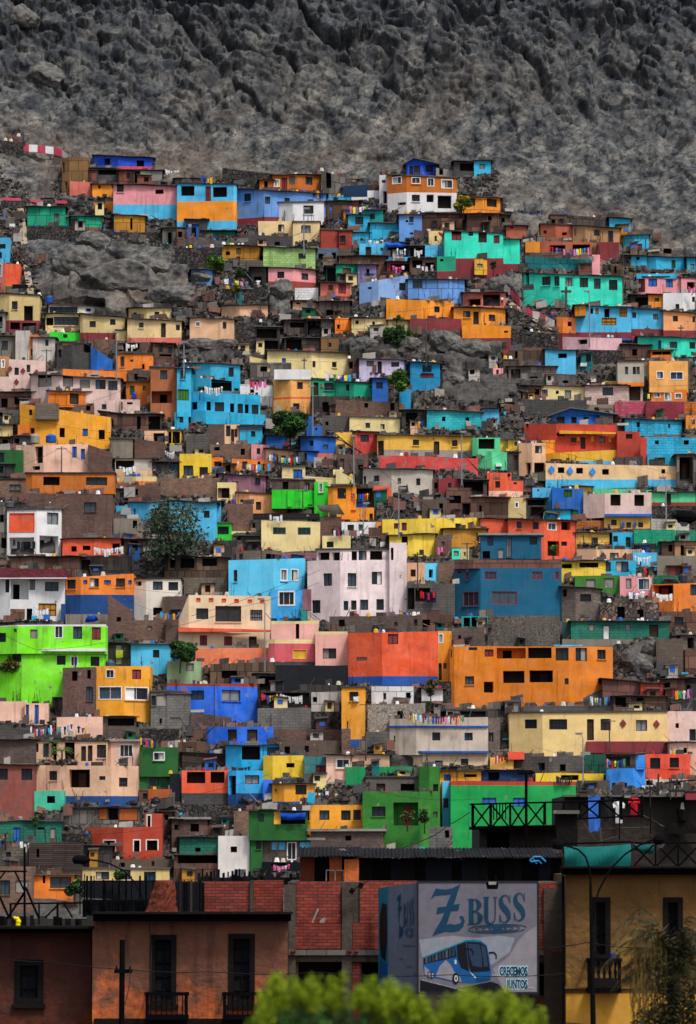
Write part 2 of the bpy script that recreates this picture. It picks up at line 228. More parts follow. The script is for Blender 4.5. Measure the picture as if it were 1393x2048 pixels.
DATA = """
@0 260 3.869
H|royal blue house with a pink base strip, highest one on the left|715/905/1175|195,215|302|roy 278 pin|805 218 852 270 h,1058 232 1116 280 h|c
S|dark open porch shack with slanted wooden railing under the royal blue house|605/905|290,300|405|dgr|640 300 730 345 h,760 300 900 345 h|c
S|rusty red sheet shack just below the royal blue house|907/1024|312|412|rst|962 318 966 405 l|c
S|grey patched sheet shack right of the rusty red one|1026/1246|310|416|gry+q|1030 316 1085 410 h,1182 318 1186 412 l|c
S|tall bamboo mat hut beside the long flight of steps|465/525/668|212|490|bam|470 250 500 330 h,505 400 520 460 h|n
H|faded salmon wall house beside the bamboo mat hut|527/700|392,405|515|sal||n
H|small orange house with one tiny window beside the faded salmon one|703/865|418|526|ora|760 420 780 450 h|c
W|low orange wall with a round mark below the small orange house|716/867|550|640|ora||n
H|long pink house with a sky blue lower half on the top row|867/1367|418,436|700|pnk 575 sky|905 433 957 478 g,1203 457 1267 493 h|c
S|green sheet metal hut with eight patched panels|200/490|592|747|tgr+q||c
S|narrow green sheet cabin joined to the patched green hut|491/524|655|755|tgr+q||n
S|torn green sheet shack with rusty lower edge|537/604/779|668|776|tgr+q 750 rst|545 685 600 770 r,650 745 662 772 h|c
S|mustard plywood hut standing alone on the rocks|874/1114|650,668|800|mus+q|1008 680 1026 770 h|c
S|dark board shack at the right end of the upper rock outcrop|1250/1410|755|895|ply|1300 790 1330 890 h|c
W|dark rubble wall at the top left corner of the village|-20/165|75,98|205|sto||n
W|dark rubble terrace under the green sheet huts|195/530|742|880|sto||n
W|dark rubble terrace under the torn green shack|530/860|775|850|sto||n
W|dark rubble terrace under the mustard plywood hut|860/1250|790|850|sto||n
W|brown stepped plank terrace at the far upper left|30/165|20,60|102|ply||n
W|dark rubble wall below the red and white handrail on the left|-10/180|545|620|sto||n
@340 280 3.869
H|sky blue and orange house with a balcony and two wide openings|48/485/512|336,344|700|sky 470 ora 622 sky|86 352 190 430 h,276 358 318 470 r,332 360 442 440 h|f
H|long periwinkle blue house with a brick red base|490/728/1208|376,415|670|per 592 mar|573 413 628 473 w,736 436 777 492 w,888 446 928 476 w,1067 457 1110 480 w,836 430 845 490 r|c
H|orange cabin with a maroon door on the top row|790/985/1168|272,268|405|och 380 mar|805 302 850 360 W,866 290 908 388 r,924 280 968 342 w,1050 284 1104 344 w|c
H|small orange hut tucked left of the orange cabin|690/790|308|375|och|730 315 760 375 h|c
H|white two storey house with a square upper window|782/950/1192|486,478|634|whi|786 522 812 590 w,820 516 846 626 w,1034 504 1112 570 w|f
H|cream house with maroon corner posts under the white two storey house|950/1160|634|793|cre|1016 658 1090 718 w|f
H|low cream wall house left of the maroon corner posts|680/948|626|742|cre|838 652 886 708 w|n
W|grey block wall with two dark openings under the low cream house|540/950|728,750|815|con|722 766 760 812 h,812 786 852 816 h|n
H|brick red house with a half open window above the pale green one|1166/1393|690,700|832|rdb|1306 738 1362 794 w|f
H|brown shack with a tiny blue window behind the clothes and bags|1212/1400|472|620|bro|1236 506 1260 552 b|c
W|cyan painted plank fence behind the brown shack on the upper row|1210/1400|435|480|cya+q||n
S|mustard and brown plywood hut above the leafy tree|398/690|812,822|950|mus+q|432 860 466 890 h,514 836 550 884 w,515 900 545 940 r|c
H|pale green block house with cracked lines|720/1124|828,838|1060|lgr+k|996 876 1050 918 w|c
H|small grey blue house right of the pale green one|1126/1302|836|930|slt|1150 878 1188 930 h,1254 868 1286 924 h|n
W|grey cement block wall right of the small grey blue house|1300/1400|840|960|con|1325 896 1355 916 h|n
S|corrugated green fence shack below the sky blue and orange house|250/500|700|756|grs+q|380 660 410 700 r|c
S|grey board shack with a person beside it below the orange balcony house|48/120|690|800|ply||n
S|dark tin shack left of the green fence under the orange wall|120/280|612|740|tin|145 650 180 740 h|c
W|grey plank terrace wall beneath the dark tin shack|48/540|752,790|850|con||n
W|dark rubble terrace behind the leafy tree|30/400|830|1000|sto||n
W|dark rubble bank above the long periwinkle house|400/790|215,260|375|sto||n
S|brown lean-to of weathered boards left of the top orange hut|30/255|300|345|ply||c
S|dark timber yard shed right of the orange cabin|1170/1393|235,300|430|ply|1210 300 1250 370 h|n
W|grey block wall under the mustard and brown plywood hut|590/720|930|1060|con|625 985 720 1060 h|n
@680 300 3.869
H|rust brown and white two storey house with white framed windows|372/522/910|190,216|480|och 325 whi|406 202 480 262 W,555 200 625 260 W,677 208 732 280 W,785 226 876 296 W,558 344 620 396 g,672 342 728 402 h,758 350 865 450 h,446 402 512 424 h|f
H|narrow white tower house with a pointed emblem left of the rust brown one|308/372|192|420|whi|326 230 354 252 r,336 316 364 412 h|n
H|blue gabled cabin on top of the rust brown house|516/640/750|108,118|196|roy|540 122 566 192 D,572 116 622 176 w,664 122 722 168 w|g
S|cyan tarp shack perched alone high on the right slope|1046/1176|80|186|cya||c
S|dark rag covered shelter left of the cyan tarp shack|888/1046|90|205|dgr|930 100 1044 160 h|c
H|orange plank house with three pairs of shutters high on the right|955/1115/1250|358,372|492|ora+q|970 370 1048 430 D,1138 376 1216 438 D|c
S|grey tarpaulin shelter on the roof of the rust brown house|750/905|135,160|200|gry|770 150 800 190 h|n
H|white low wall house left of the narrow white tower|90/310|312|385|whi|140 268 214 362 p|n
S|brown plank strip shed above the white low wall house|214/318|268|312|bro+q||n
S|dark brown board shack at the left above the white low house|0/140|240|345|ply|40 255 60 300 h|n
W|sky blue plank fence with red posts on the upper row|-12/215|355|398|cya+q|80 360 86 395 l|n
S|dark rusty metal cabin left of the teal cabins|-5/150|392|500|rst|35 420 60 490 h|c
H|teal hut with one brown window below the white house|168/338|460|560|tea|240 490 272 534 w|c
H|cyan hut with a dark square window beside heaps of bags|66/234|500|642|cya|120 514 182 576 w|c
H|cyan plank cabin with vertical seams|236/460|564|695|cya+q||c
H|periwinkle cabin with patched lower boards|462/640|500|705|per|538 514 572 560 w,510 540 532 558 h,544 636 570 652 h|c
S|brown barn with tall leaning poles under a dark roof|640/960|492|625|bro+q|716 545 752 586 w,842 540 900 588 w,756 505 764 620 p|c
S|grey brown plywood cabin with one dark window near the yellow tree|990/1240|492|638|ply|1146 510 1176 550 h|c
S|small dark cabin right of the grey brown plywood cabin|1240/1315|500|600|ply||c
H|big turquoise house with maroon shutters and maroon base|815/1272|624,648|1010|tur 838 mar|866 645 942 696 r,996 634 1032 662 h,1074 640 1138 714 D,1192 660 1238 720 r|f
H|turquoise annex with a crack right of the big turquoise house|1273/1400|690|950|tur 880 mar||c
H|khaki wall house with a red flag left of the big turquoise one|692/814|624|735|kha|734 662 752 704 w|n
H|red house with a dark window and red roof slab at the left|-5/96|626|756|rdb|-5 660 46 716 w|f
H|small cyan plank hut with a red square vent|96/232|640|718|cya+q|160 682 182 700 r|c
H|sky blue hut with a doorway and tiny green window|152/374|722|832|sky|200 748 244 826 D,314 754 336 782 e|n
S|blue tarp covered cabin with washing hung in front|374/530|715|830|nvy|376 722 520 780 h|c
H|dark shelter with white washing under a tin roof right of the blue tarp|530/664|740|828|dgr|545 755 660 825 h|c
W|low sky blue wall running under the blue tarp cabin|374/660|826|862|sky||n
H|sky blue box house left of the big turquoise house|664/815|734|832|sky||n
S|brown plank house with wavy roof in front of the sky blue hut|-5/360|820|1000|bro+q|16 822 38 836 h,196 848 214 866 h|c
H|maroon room with pink and white washing in its opening|366/545|866|950|mar|395 880 540 945 h|c
H|brick room with hanging towels beside the maroon room|546/752|835|950|bri|560 850 640 925 h,660 870 740 925 h|c
H|green cabin with a small dark hole over a red base|756/900|822|978|tgr 938 mar|776 842 802 860 h|n
S|yellow latticed gate hut in the maroon base|1048/1146|840|945|ylw+q|1090 850 1094 940 l|n
W|rose red low wall in front of the maroon base|755/895|938|985|mar||n
@1020 380 3.7346
H|brown orange hut with a small black window at the roof edge|-20/132|266|356|trc|0 262 30 286 h|c
H|terracotta house with an outside stair and clothes piles|238/352/480|254,262|380|trc|250 300 276 324 h,392 314 428 336 h|f
H|terracotta top room with two dark doors|314/432|182|262|bro|312 218 342 252 h,370 214 402 256 w|f
W|long grey brown plank fence behind the terracotta top room|432/725|185,205|275|ply||n
H|wide tan brown house with a tall window and door|480/578/832|262,284|480|tan|630 296 672 340 w,736 304 774 388 w,482 290 492 340 h|c
S|bright blue sheet cabin high at the right end|756/916|206,216|328|cya||c
S|dark doorway shed left of the bright blue sheet cabin|726/758|204|266|dgr||n
H|dark red patch wall house with a stepped edge|668/830|388|530|mar||n
H|small orange cabin with a flat awning right of the turquoise annex|124/234|384|462|ora|100 368 228 390 a|n
H|terracotta balcony house with a long line of coloured clothes|234/624|384|470|trc|300 410 460 465 h,470 405 600 470 h|n
W|brown band wall over the dark teal corrugated wall|122/625|462,480|520|bro||n
W|long dark teal corrugated wall|122/626|492,520|606|teb+q 600 mar||n
H|pink pillar hut at the right end of the dark teal wall|626/684|482|634|pnk||n
H|turquoise and white villa with six dark windows|108/382/850|618,650|870|tur|120 636 146 716 h,240 646 306 710 w,332 642 372 716 w,416 644 470 718 w,524 654 586 726 w,630 660 680 738 w,742 670 806 746 g|c
S|blue panel shack with a red corner post|860/942/1052|340,330|448|cya+q|958 400 990 430 r|c
S|blue corrugated shack with a dark window|918/1048|492|575|cya+q|950 495 970 520 h|c
H|blue shack with a green door and red end wall|1050/1106/1335|498|600|cya|1210 522 1240 582 e,1304 505 1335 598 r|c
S|bright blue plank cabin at the right edge|1338/1400|504|640|cya+q||c
S|crate and barrel terrace shed with bags on its roof|1050/1290|430|492|ply|1150 430 1210 475 h|n
S|brown rail shed beside the lone street pole on the right|860/918|486|570|ply||c
S|dark broken timber shed behind the lone pole|764/850|560|640|ply|780 570 800 620 h|n
S|grey shack in the middle of bushes below the blue shack|1035/1180|595|640|ply||n
H|pink house with two bright blue shutters|958/1024/1292|652|778|pnk|966 664 1012 760 r,1038 660 1102 720 b,1168 666 1220 726 b|f
W|bright blue parapet on top of the pink shuttered house|958/1260|624|660|cya||n
H|pink house with magenta washing at the right edge|1292/1400|655|765|pnk|1326 685 1400 740 h|f
H|plain white house with one tall door right of the orange bathroom hut|1156/1306/1400|768|905|whi|1364 796 1400 836 w,1240 850 1268 905 D|n
S|mustard hut with a small pane behind the sky blue wall|1046/1156|782|890|ora+q|1084 806 1118 832 w|c
S|dark open porch beside the mustard hut|914/1046|782|885|ply|940 800 1040 880 h|c
@0 480 3.869
H|blue house cut by the left edge beside the straight path|-40/62|-20|180|sky|-10 92 14 140 h,-10 30 44 66 w|n
H|orange red house cut by the left edge under the blue one|28/144|184|395|ver 355 gre||n
H|salmon strip house at the far left edge|-40/28|175|385|sal|-10 175 18 282 W|n
H|khaki house with a plant filled balcony and maroon posts|-10/62/298|414,430|714|kha 620 mar|92 472 136 536 w,186 508 255 622 h,80 635 155 690 h,172 640 280 710 h|f
S|low shed with a metal roof between the orange wall and path|104/186|350|418|dgr|110 365 180 395 w|c
H|white and grey cabin with vertical stripes on the roof terrace|368/602/805|500,516|570|whi|372 505 600 575 g,666 528 706 552 w|c
H|cream house with long dark glazed gallery|345/612|570|712|cre|350 598 415 660 h,418 594 610 660 g|c
H|long khaki house with maroon base|614/636/960|572,600|774|kha 715 mar|694 626 742 674 w,852 612 894 656 w|c
H|small khaki box house with tiny window stuck on the khaki row|890/965/1028|700|782|kha|986 716 1000 742 w|f
H|cream house with a blue door and orange steps|980/1400|606,630|810|cre 755 sal|1076 638 1112 678 w,1246 642 1284 752 D,1362 655 1393 698 w|c
H|small upper khaki house with two windows under the boulder|990/1130/1324|528,524|606|kha|1028 560 1058 598 w,1196 554 1234 594 w|c
W|neon green low wall hung with white shirts|378/700|708,722|776|neo|488 728 522 756 w|n
H|sooty white plaster house with a wooden window|246/418|756|938|dwh|350 770 376 818 w|c
H|orange pillar house with a pale window beside the sooty white one|224/290|732|926|org|236 840 272 892 w|n
H|dirty white wall house with a ragged black roof edge|112/224|700|920|dwh||n
H|grey beige house with a dark window at the left edge|-40/112|745|895|con|14 780 60 852 w|c
H|pale wall strip house at the left edge below the maroon posts|-40/30|560|700|gry|-20 590 20 680 n|c
H|grey unpainted block house with a dark doorway|432/556/700|800,880|1006|con|450 850 474 908 h|n
H|bright blue stepped house beside an orange corner|696/744/866|820,930|1006|blu|774 838 794 892 h|n
H|brick wall room above the orange house, beside a tall lamp|700/895|768|862|bri|836 850 900 1000 h|n
H|orange house with a blanket drying on its roof|904/1180|882|1006|org|932 900 962 980 w,1008 924 1032 942 b,1100 958 1120 1000 h|f
H|half brick room with washing line above the orange house|905/1176|790|882|bri|910 795 1080 860 h|n
H|brown and orange house with a tin awning and railed stair|1178/1340|800|970|bro|1226 812 1260 866 w,1300 830 1336 874 w,1236 880 1330 900 p|c
H|maroon open shed with broken rubble on its roof|430/740|780,800|880|dgr|650 790 740 880 h,440 800 470 830 h|n
@340 500 3.869
H|small blue hut with red triangles beside the grey hanging blanket|160/212/323|152|278|per+q|60 60 61 61 h|c
H|pink house with two grilled windows and brick red base|760/955/1130|132,156|292|pnk 240 rdb|832 166 886 216 g,1020 180 1072 230 g|c
H|salmon house with a red door and red shutter|1165/1290/1400|250,258|386|sal 352 rdb|1228 270 1264 370 r,1306 262 1362 334 r|c
W|white tiled patch wall under the pink house|966/1148|292|388|whi+k||n
H|small beige house with a brown window under the long grey boulder|395/538/757|432,424|526|bei|655 462 684 504 h|c
S|beige plank shack under the white tiled patch wall|950/1146|398|498|bei+q|980 400 1008 418 h|c
S|grey wreck of boards right of the beige plank shack|1148/1393|395|510|ply|1210 460 1270 505 h|c
S|dark green door shack above the salmon house|1210/1400|125|250|grs+q|1212 135 1290 250 n|c
S|grey cubby shack with rubbish left of the pink house|626/740|132|280|dgr|650 205 710 270 h|c
H|tall beige orange house with two small windows beside the dark stairway|150/495|520,540|775|bei 738 trc|198 552 236 594 W,408 556 438 608 w|c
S|long broken timber shed with collapsed roof in the middle of the hill|880/1060|540|664|ply|930 560 1040 600 h|c
S|grey board shed with a curved dark opening|1060/1278|535|664|ply|1064 545 1170 660 h|c
S|orange log board shed jutting out over the stones|1278/1400|535|655|org+q||n
S|lower timber shed with leaning sticks|885/1170|680|785|ply|900 690 1020 770 h|c
S|rows of upright poles forming a pen under the orange log shed|1170/1310|680|785|bam+q||n
S|dark frame shed of thin posts beside the stone stairway|660/850|595|770|ply|670 610 830 680 h,690 700 840 765 h|c
W|pale stacked stone wall beside the stairway|500/655|560|800|sto||n
S|dark brown timber stockade in front of the long cream wall house|620/940|870|1020|ply|700 900 780 940 h|n
H|long cream yellow house with three blue grey windows|752/1100/1380|776,795|1006|crm|868 836 898 880 b,1090 858 1128 906 w,1256 866 1292 908 w,1232 790 1266 806 w|c
H|broken cream stub wall left of the long cream yellow house|615/752|820,850|900|crm|682 810 716 850 h|n
W|dark rubble wall with a ladder below the washing line|400/740|300|400|sto||n
@680 520 3.869
S|green and grey sheet cabin with a dark frame|-30/140|30|180|tgr+q|20 60 88 160 n|c
S|violet grey sheet cabin beside the green sheet cabin|140/284|34|180|lav+q||c
H|pale blue plaster house stretching beside corrugated boards|152/300/530|180,115|355|lbl|216 206 246 226 h,460 176 508 234 g|n
S|blue corrugated plank house with one wide dark window|530/855/970|150|345|per+q|564 154 640 216 w|c
S|dark corrugated cabin roof room behind the orange end wall|480/695|278|320|con+k||n
H|large orange house with curved left wall and maroon base|362/634/886|300,320|520|ora|732 358 774 404 w|n
H|orange house with a centre door and a broken terrace wall|886/1096/1286|366,378|500|ora|956 394 1012 444 w,1034 398 1076 498 D,1154 422 1204 472 w|c
H|orange lower terrace wall house with a deep red base|950/1330|500,512|668|ora 605 mar|1272 546 1302 562 n|n
H|red brown basement wall under the large orange house|545/945|455|590|mar||n
H|open garage room with pink sides and a person standing outside|958/1104/1290|252|372|sal+k|1108 254 1244 355 h,990 300 1090 352 h|c
S|cream plank shack with two tiny dark windows above the bushes|92/376|445|566|crm+q|122 466 146 494 h,252 474 272 498 h|c
S|orange board shed joined to the cream plank shack|-30/90|448|572|org+q||n
H|small cream cabin with a red column and blue cloth|378/508/606|465|566|crm|475 500 507 570 r|c
H|pale lilac house with hanging sheet window|150/500|764,775|900|lil|208 780 264 822 w,292 784 326 880 D,398 788 460 826 w|c
S|brown narrow plank shack left of the pale lilac house|60/150|760|905|bro+q||n
H|tall deep cyan house with a red flower box|548/778|788,800|1010|dcy|640 814 710 868 g,624 878 728 912 r|c
H|blue doorway strip joined to the tall deep cyan house|500/548|788|860|blu|508 804 532 862 D|c
S|small red hut on posts at the edge of the rubble|1272/1356|695|768|rdb+q||n
S|pale pink plank hut on stilts beside the rubble slope|1188/1268|836|905|pnk+q||n
S|wooden raft like platform shed left of the sky blue box wall|1268/1393|765|900|ply|1290 850 1340 895 h|n
W|grey cement ledge under the rock outcrop on the right|1100/1250|725|790|con||n
W|dark rubble stack above the mustard slope rocks|960/1190|836|900|sto||n
W|big dark rubble bank right of the orange terrace house|1310/1400|530|690|sto||n
@1020 580 3.7346
H|orange bathroom sized hut with an arched niche at the steps|356/400/500|200,206|348|org 320 mar|434 234 464 270 h|n
H|sky blue wall house with torn orange panels over a maroon base|500/916|120,128|365|sky 315 mar|708 138 746 204 h,688 206 798 262 m,820 136 878 200 m,604 134 624 176 h,640 134 664 180 m|c
H|orange plank front room beside a broken roof|495/575|110|178|ora+q||c
H|sky blue house with two square windows over a maroon base|918/1158|134,150|345|sky 290 mar|916 166 946 208 w,1072 178 1110 220 w|c
H|light orange house with maroon base at the right edge|1158/1400|155,175|352|lor 300 mar|1220 192 1258 234 w,1366 196 1400 240 w|c
W|red and white painted kerb wall beside the long stone steps|-5/110|120,170|215|sto||n
H|pale pink low house with a wide dark window|378/602/845|348,360|455|ppk|510 368 580 404 h|n
S|bright blue railing hut on the right of the pale pink house|722/930|348,366|405|blu+q|762 360 780 380 h,815 375 925 398 g|n
H|long turquoise house with blue panes along the right edge|966/1144/1400|345,360|502|tur|1110 376 1142 445 b,1196 386 1252 434 w,1344 388 1400 438 w|c
S|brown corrugated shed under the turquoise one|850/1058|408|525|bro+q||c
H|orange brick panel hut below a stair rail at right|1058/1215|450|525|org+k|1066 452 1204 482 h|c
H|sky blue cube house with one slit window on the slope|270/500|445,450|625|sky|362 472 428 508 h|c
S|row of grey plywood boxes left of the sky blue cube|-5/270|450|545|ply|40 455 60 510 h|n
S|lower grey plywood hut under the dog on the roof|352/500|630|708|con+q|396 674 440 694 h|n
S|dark wooden deck shack below the grey plywood boxes|-5/350|570|690|ply|150 645 210 695 h,10 590 80 660 h|c
H|beige tiled house with four narrow windows and an orange edge|812/1010|532|698|gbe 690 org|862 572 886 628 w,920 572 944 628 w,948 572 972 628 w|f
H|khaki ground room with a dark gate under the beige tiled house|882/1000|698|830|gbe|894 716 978 828 D,890 780 938 828 n|n
H|peach two storey house with white framed windows and a round edge|1050/1340|530|742|pch|1096 604 1152 664 W,1198 608 1298 670 W|n
H|orange ground floor with framed doors below the peach storey|1062/1330|742|830|org|1076 764 1128 804 W,1154 764 1208 832 W,1234 768 1288 812 W|n
H|cream house with a round porthole and garage door|240/562|714,722|820|crm|240 742 284 796 w,346 750 368 776 h,412 748 460 818 k|c
H|pale pink brown plank wall house with a big window|565/892|714|855|ppb+k|694 726 774 786 w|c
S|brown brick shed with steps left of the cream porthole house|100/240|715|820|bri|186 740 222 782 h|c
S|small yellow slatted box hut on the rubble|706/812|680|712|ylw||n
W|long grey brown retaining wall below the porthole house|95/580|815,822|945|con||n
W|stained grey retaining wall in the middle of the right hand side|578/860|855|945|con||n
W|pink painted retaining wall with cracked blocks|790/1022|832|940|rpk+k||n
W|crimson painted retaining wall right of the pink one|1022/1310|835|965|crs+k||n
W|mustard end piece of the crimson retaining wall|1308/1400|835|930|och+k||n
W|huge dark rubble bank above the pale pink low house|-5/370|285,330|440|sto||n
W|dark rubble slope wall right of the sky blue cube|505/850|440,450|560|sto||n
@0 680 3.869
H|pale house wall decorated with red diamond tiles|62/345|148,160|400|ppb|112 212 146 270 w,206 190 234 248 w|n
H|light tan corner house with a pale window at the left edge|-40/62|120,125|280|tan|8 150 38 214 W|n
H|pale plaster base wall below the tan corner house|-40/66|282|405|ppb||n
H|long pale pink house with five boarded openings and a blue ledge|234/455/928|268,302|465|ppb|296 288 398 360 k,488 288 566 360 k,618 298 696 372 k,740 308 818 380 w,838 316 910 388 w|c
H|pale ground floor wall under the blue ledge|722/928|466|580|ppb|788 496 824 536 w,750 475 900 545 n|n
H|bright orange corrugated kiosk with a black arched door|368/530/692|394,400|500|org+q|530 412 610 496 D|c
H|orange wall strip running behind the pale pink house|480/980|225,240|350|org|930 380 960 410 w|n
H|orange house with a blue barrel at its door|972/1160|322|505|och|1006 354 1042 424 e,1106 356 1128 388 w|c
S|dark brown block room above the barrel house|985/1160|235|325|bri||n
H|terracotta tall house with a plant filled opening|1162/1366|210,216|610|trb|1240 232 1296 304 w,1172 394 1332 488 h,1196 564 1250 582 h|f
H|pale pink terrace room beside the blue barrel|930/1080|460|565|ppb|984 480 1028 498 h,932 476 950 545 h|n
S|washing filled dark yard shed at the left edge|-40/365|405|545|ply|10 450 60 520 h,110 440 190 500 h|c
H|large yellow orange house with blue shutters|148/268/372/855|490,598|850|yor|222 538 250 582 w,234 680 278 722 w,462 678 502 752 h,640 686 680 744 b,764 694 812 768 h,152 670 186 690 h|n
W|grey cement panel on the roof of the yellow orange house|270/450|488|592|con||n
W|brown unpainted wall beside the grey cement panel|452/722|500|596|bri|665 505 700 545 h|n
H|small orange box annex at the corner of the yellow orange house|134/220|655|738|org||n
S|brown plank upper shack with wire fence right of the yellow orange house|770/930|555,570|700|bro+q|860 620 880 680 h|c
S|glazed wooden veranda shack with a thin flat roof|932/1250|574|710|bro+q|1060 590 1090 690 h,1150 590 1240 690 h|c
H|cream arched plaster room in front of the wooden veranda|1116/1290|702|815|bei|1188 720 1276 812 h|n
H|brick room with white washing beside the cement cube|1040/1275|765,790|925|bri|1150 850 1160 860 n|n
H|grey cement cube house with a plain wall|848/1024|765|960|con||f
H|yellow framed balcony house with pink clothes|1295/1400|700|820|yel|1302 704 1330 800 h,1335 704 1395 800 h|f
S|grey stone walled yard shed above the green left house|-40/145|540|640|con+q||n
H|pale yellow curved roof room at the left edge|-40/95|655|750|crm+q||c
S|rough grey roof shed with water tanks on top|95/240|745|815|dgr|110 760 150 800 h|c
H|dark green house at the left edge under a wire fence|-40/170|850|1060|gre|-10 870 32 946 w|n
H|pink beige house with blue shutters behind a leaning power pole|95/335/680|815,805|1030|pnb|270 824 332 952 h,560 824 594 910 b,626 842 658 924 b,250 975 310 1006 h|n
H|brick tower wall with a cement column right of the pink beige house|680/862|808,870|1030|bri||n
S|grey board shack left of the leaning power pole|-40/90|752|845|ply|20 770 60 820 h|c
H|long low house with white washing under a pale awning|890/1175|920|1010|dwh|895 930 1040 1000 h|c
H|dark grille veranda with an iron fence right of the white washing|1175/1385|945|1020|dgr|1215 950 1250 1010 w,1310 950 1380 1010 w|c
@340 690 3.869
H|sky cyan corner house under the rocky mound|84/312/542|135,155|290|cya|145 160 172 240 w,456 172 494 246 w|c
H|cyan tower with green glass gallery|52/160|180|530|cya|82 194 122 264 w,58 342 146 428 e,32 350 56 416 h|c
H|cyan balcony block with a washing room behind|155/312/542|245,285|365|cya|215 320 300 352 h,320 285 480 360 h,498 334 532 372 h|n
H|big cyan house with a row of six openings and long balcony|150/264/696|360,385|615|cya|158 440 212 500 h,284 436 318 506 h,348 442 420 514 w,466 450 498 520 h,524 454 566 526 w,580 458 610 528 h,634 462 686 536 w|n
W|long cyan balcony parapet jutting from the big cyan house|160/275/738|500,540|612|cya||n
H|small cyan room under the green glass tower|34/140|520|648|cya|74 554 104 600 w|n
H|cyan lower room with a red eave beside a cream porch|540/714|630|765|cya 645 rdb 655 cya|628 666 662 710 w,540 658 554 700 w|c
H|cream porch house with a dark doorway and corner pillars|422/538|615|768|bei|434 620 470 706 w,472 650 498 765 D,500 650 522 712 w|n
W|rusty brown wall left of the cream porch house|294/422|615|768|bri||n
H|pink box house above the tangle of orange clothes|630/768|765,775|895|pnk|672 798 700 844 w|n
W|long dark brick wall left of the pink box house|310/632|768|895|bri||n
S|white panel fence shack behind the big cyan house|542/796|305,310|485|whi+q||n
H|tall peach orange house with a red ledge and two windows|800/935/1088|262,266|548|pch 400 ver 416 pch|986 286 1030 340 w,954 450 1004 498 w|n
W|two white cement roof walls with rods on the peach orange house|806/1090|188|266|whi||n
H|green house with red ornaments and a maroon roof edge|1095/1400|262,280|392|tgr|1112 288 1150 400 D,1196 292 1268 350 g,1366 302 1393 356 w,1168 304 1182 330 r,1308 310 1322 338 r|f
S|messy dark terrace shack under the green house|1095/1393|395|545|dgr|1180 440 1230 520 h,1290 420 1380 520 h|n
W|dark broken block wall yard left of the yellow crane like rails|1180/1393|545|668|con||n
H|blue house with a small vent under the tree right side|990/1100|550|640|blu|1126 640 1140 656 h|n
H|blue block room joined to the right of the tree|1060/1185|625|700|blu|1126 640 1140 660 h|n
H|bright blue cabin half hidden by the big tree|745/892|695|800|blu||c
H|bright blue house with a round window over a salmon base|1010/1115/1292|710,715|880|blu 838 sal|1076 738 1110 780 h,1188 770 1222 804 w|c
H|cream washing wall house with a long brown roof|742/1000|805,825|912|bei||c
H|blue balcony room with dark clothes beside the cream washing wall|1000/1135|825|918|blu|1005 835 1060 905 h|c
H|bright yellow cube house with two dark windows|74/320|842|1040|yel|104 932 180 1012 w,228 944 294 1020 w|n
S|grey speckled block wall shack above the yellow cube|125/300|700|850|con+k|230 650 280 700 n|n
S|orange tarp yard shack crowded with coloured clothes|480/790|880,890|975|org|560 900 600 960 h,680 900 700 960 h|n
S|small orange and blue booth right of the yellow cube|322/410|870|980|org 945 blu|340 900 400 940 h|n
S|dark booth with brown door between the yellow cube and clothes|408/495|920|1000|ply|430 930 470 990 h|c
H|brick base house right of the salmon wall|1295/1393|850|1000|bri|1318 880 1350 960 n|n
@680 740 3.869
H|teal and green low house left of the blue cabin|-30/112/276|90,105|215|tgr|46 110 74 160 w,102 124 126 186 r,232 120 246 136 h|f
H|blue tall cabin with a small upper window|252/372|62|258|blu|282 94 334 144 w,312 166 320 240 D|c
H|teal blue corner strip below the leafy street tree|460/550|150|300|dcy||n
W|ruined brick wall with crenellated piers|-30/505|225,255|365|bri|190 255 220 290 h,390 255 424 320 h|n
H|cream low house with two dark square windows|76/468|362,376|490|crm|200 408 234 448 w,316 418 348 458 w|f
S|dark veranda shack with a yellow shirt hanging|480/675|310|450|dgr|510 330 600 430 h|c
H|turquoise block house with two tiny windows under the rubble slope|676/1098|312,325|466|ctu+k|792 360 818 396 h,974 366 1002 402 h|c
S|pale blue plank hut at the end of the turquoise block house|1098/1236|300|425|sky+q|1178 366 1194 392 h|c
H|long yellow house with peeling grey base and a green door|290/345/1030|502,515|680|amb 615 pel|290 548 344 660 D,566 538 614 582 w,728 552 772 655 D,870 542 912 590 w|c
H|red room with an open window at the left end of the long yellow house|118/290|480|640|red|160 502 226 556 w|c
W|peeling red retaining wall below the long yellow house|310/1072|660,680|790|red+p||n
H|mint green house with curved stair side|1030/1070/1245|524|640|min|1072 524 1200 610 h|n
H|mint green lower box with pale corner|1066/1180/1296|625,635|775|min||n
H|amber house edge with a small window above the dark gate|1245/1393|536,545|640|amb|1352 556 1376 588 b|c
W|yellow plaster wall behind the yellow stair rails|-30/118|482|622|amb||n
H|brick house with a white column under the yellow stair rails|-10/220|655|780|bri||n
H|white and grey block house with four small windows and red base|180/402/722|760,775|975|gwh|262 816 306 864 w,448 836 474 880 w,592 838 624 892 w,184 820 204 898 D|c
W|grey curved stair wall left of the white and grey block house|130/186|690|860|con||n
W|red stepped base wall in front of the white and grey house|250/400|900|1010|ver||n
H|crimson house with tiny window and grey shed in front|765/932|842|970|mar|838 874 862 916 w|n
S|dark messy terrace shack full of rubbish under a blue tarp|932/1140|850|1000|dgr|960 860 1110 960 h|c
H|orange red house with a pale lower band on the right of the rubbish shack|1154/1288/1420|850,860|990|ver 935 pnb|1204 858 1242 912 w,1346 868 1372 886 w|n
H|small red block house with a square hole above the orange red house|1140/1330|795|860|ver|1298 798 1322 826 h|n
H|cream stub house with tiny window at the yellow balcony|-30/105|770,840|895|crm|18 780 32 804 h,76 868 88 888 h|n
S|dark brown gate shack left of the mint green box|1298/1390|635|790|dgr|1346 660 1378 780 D|c
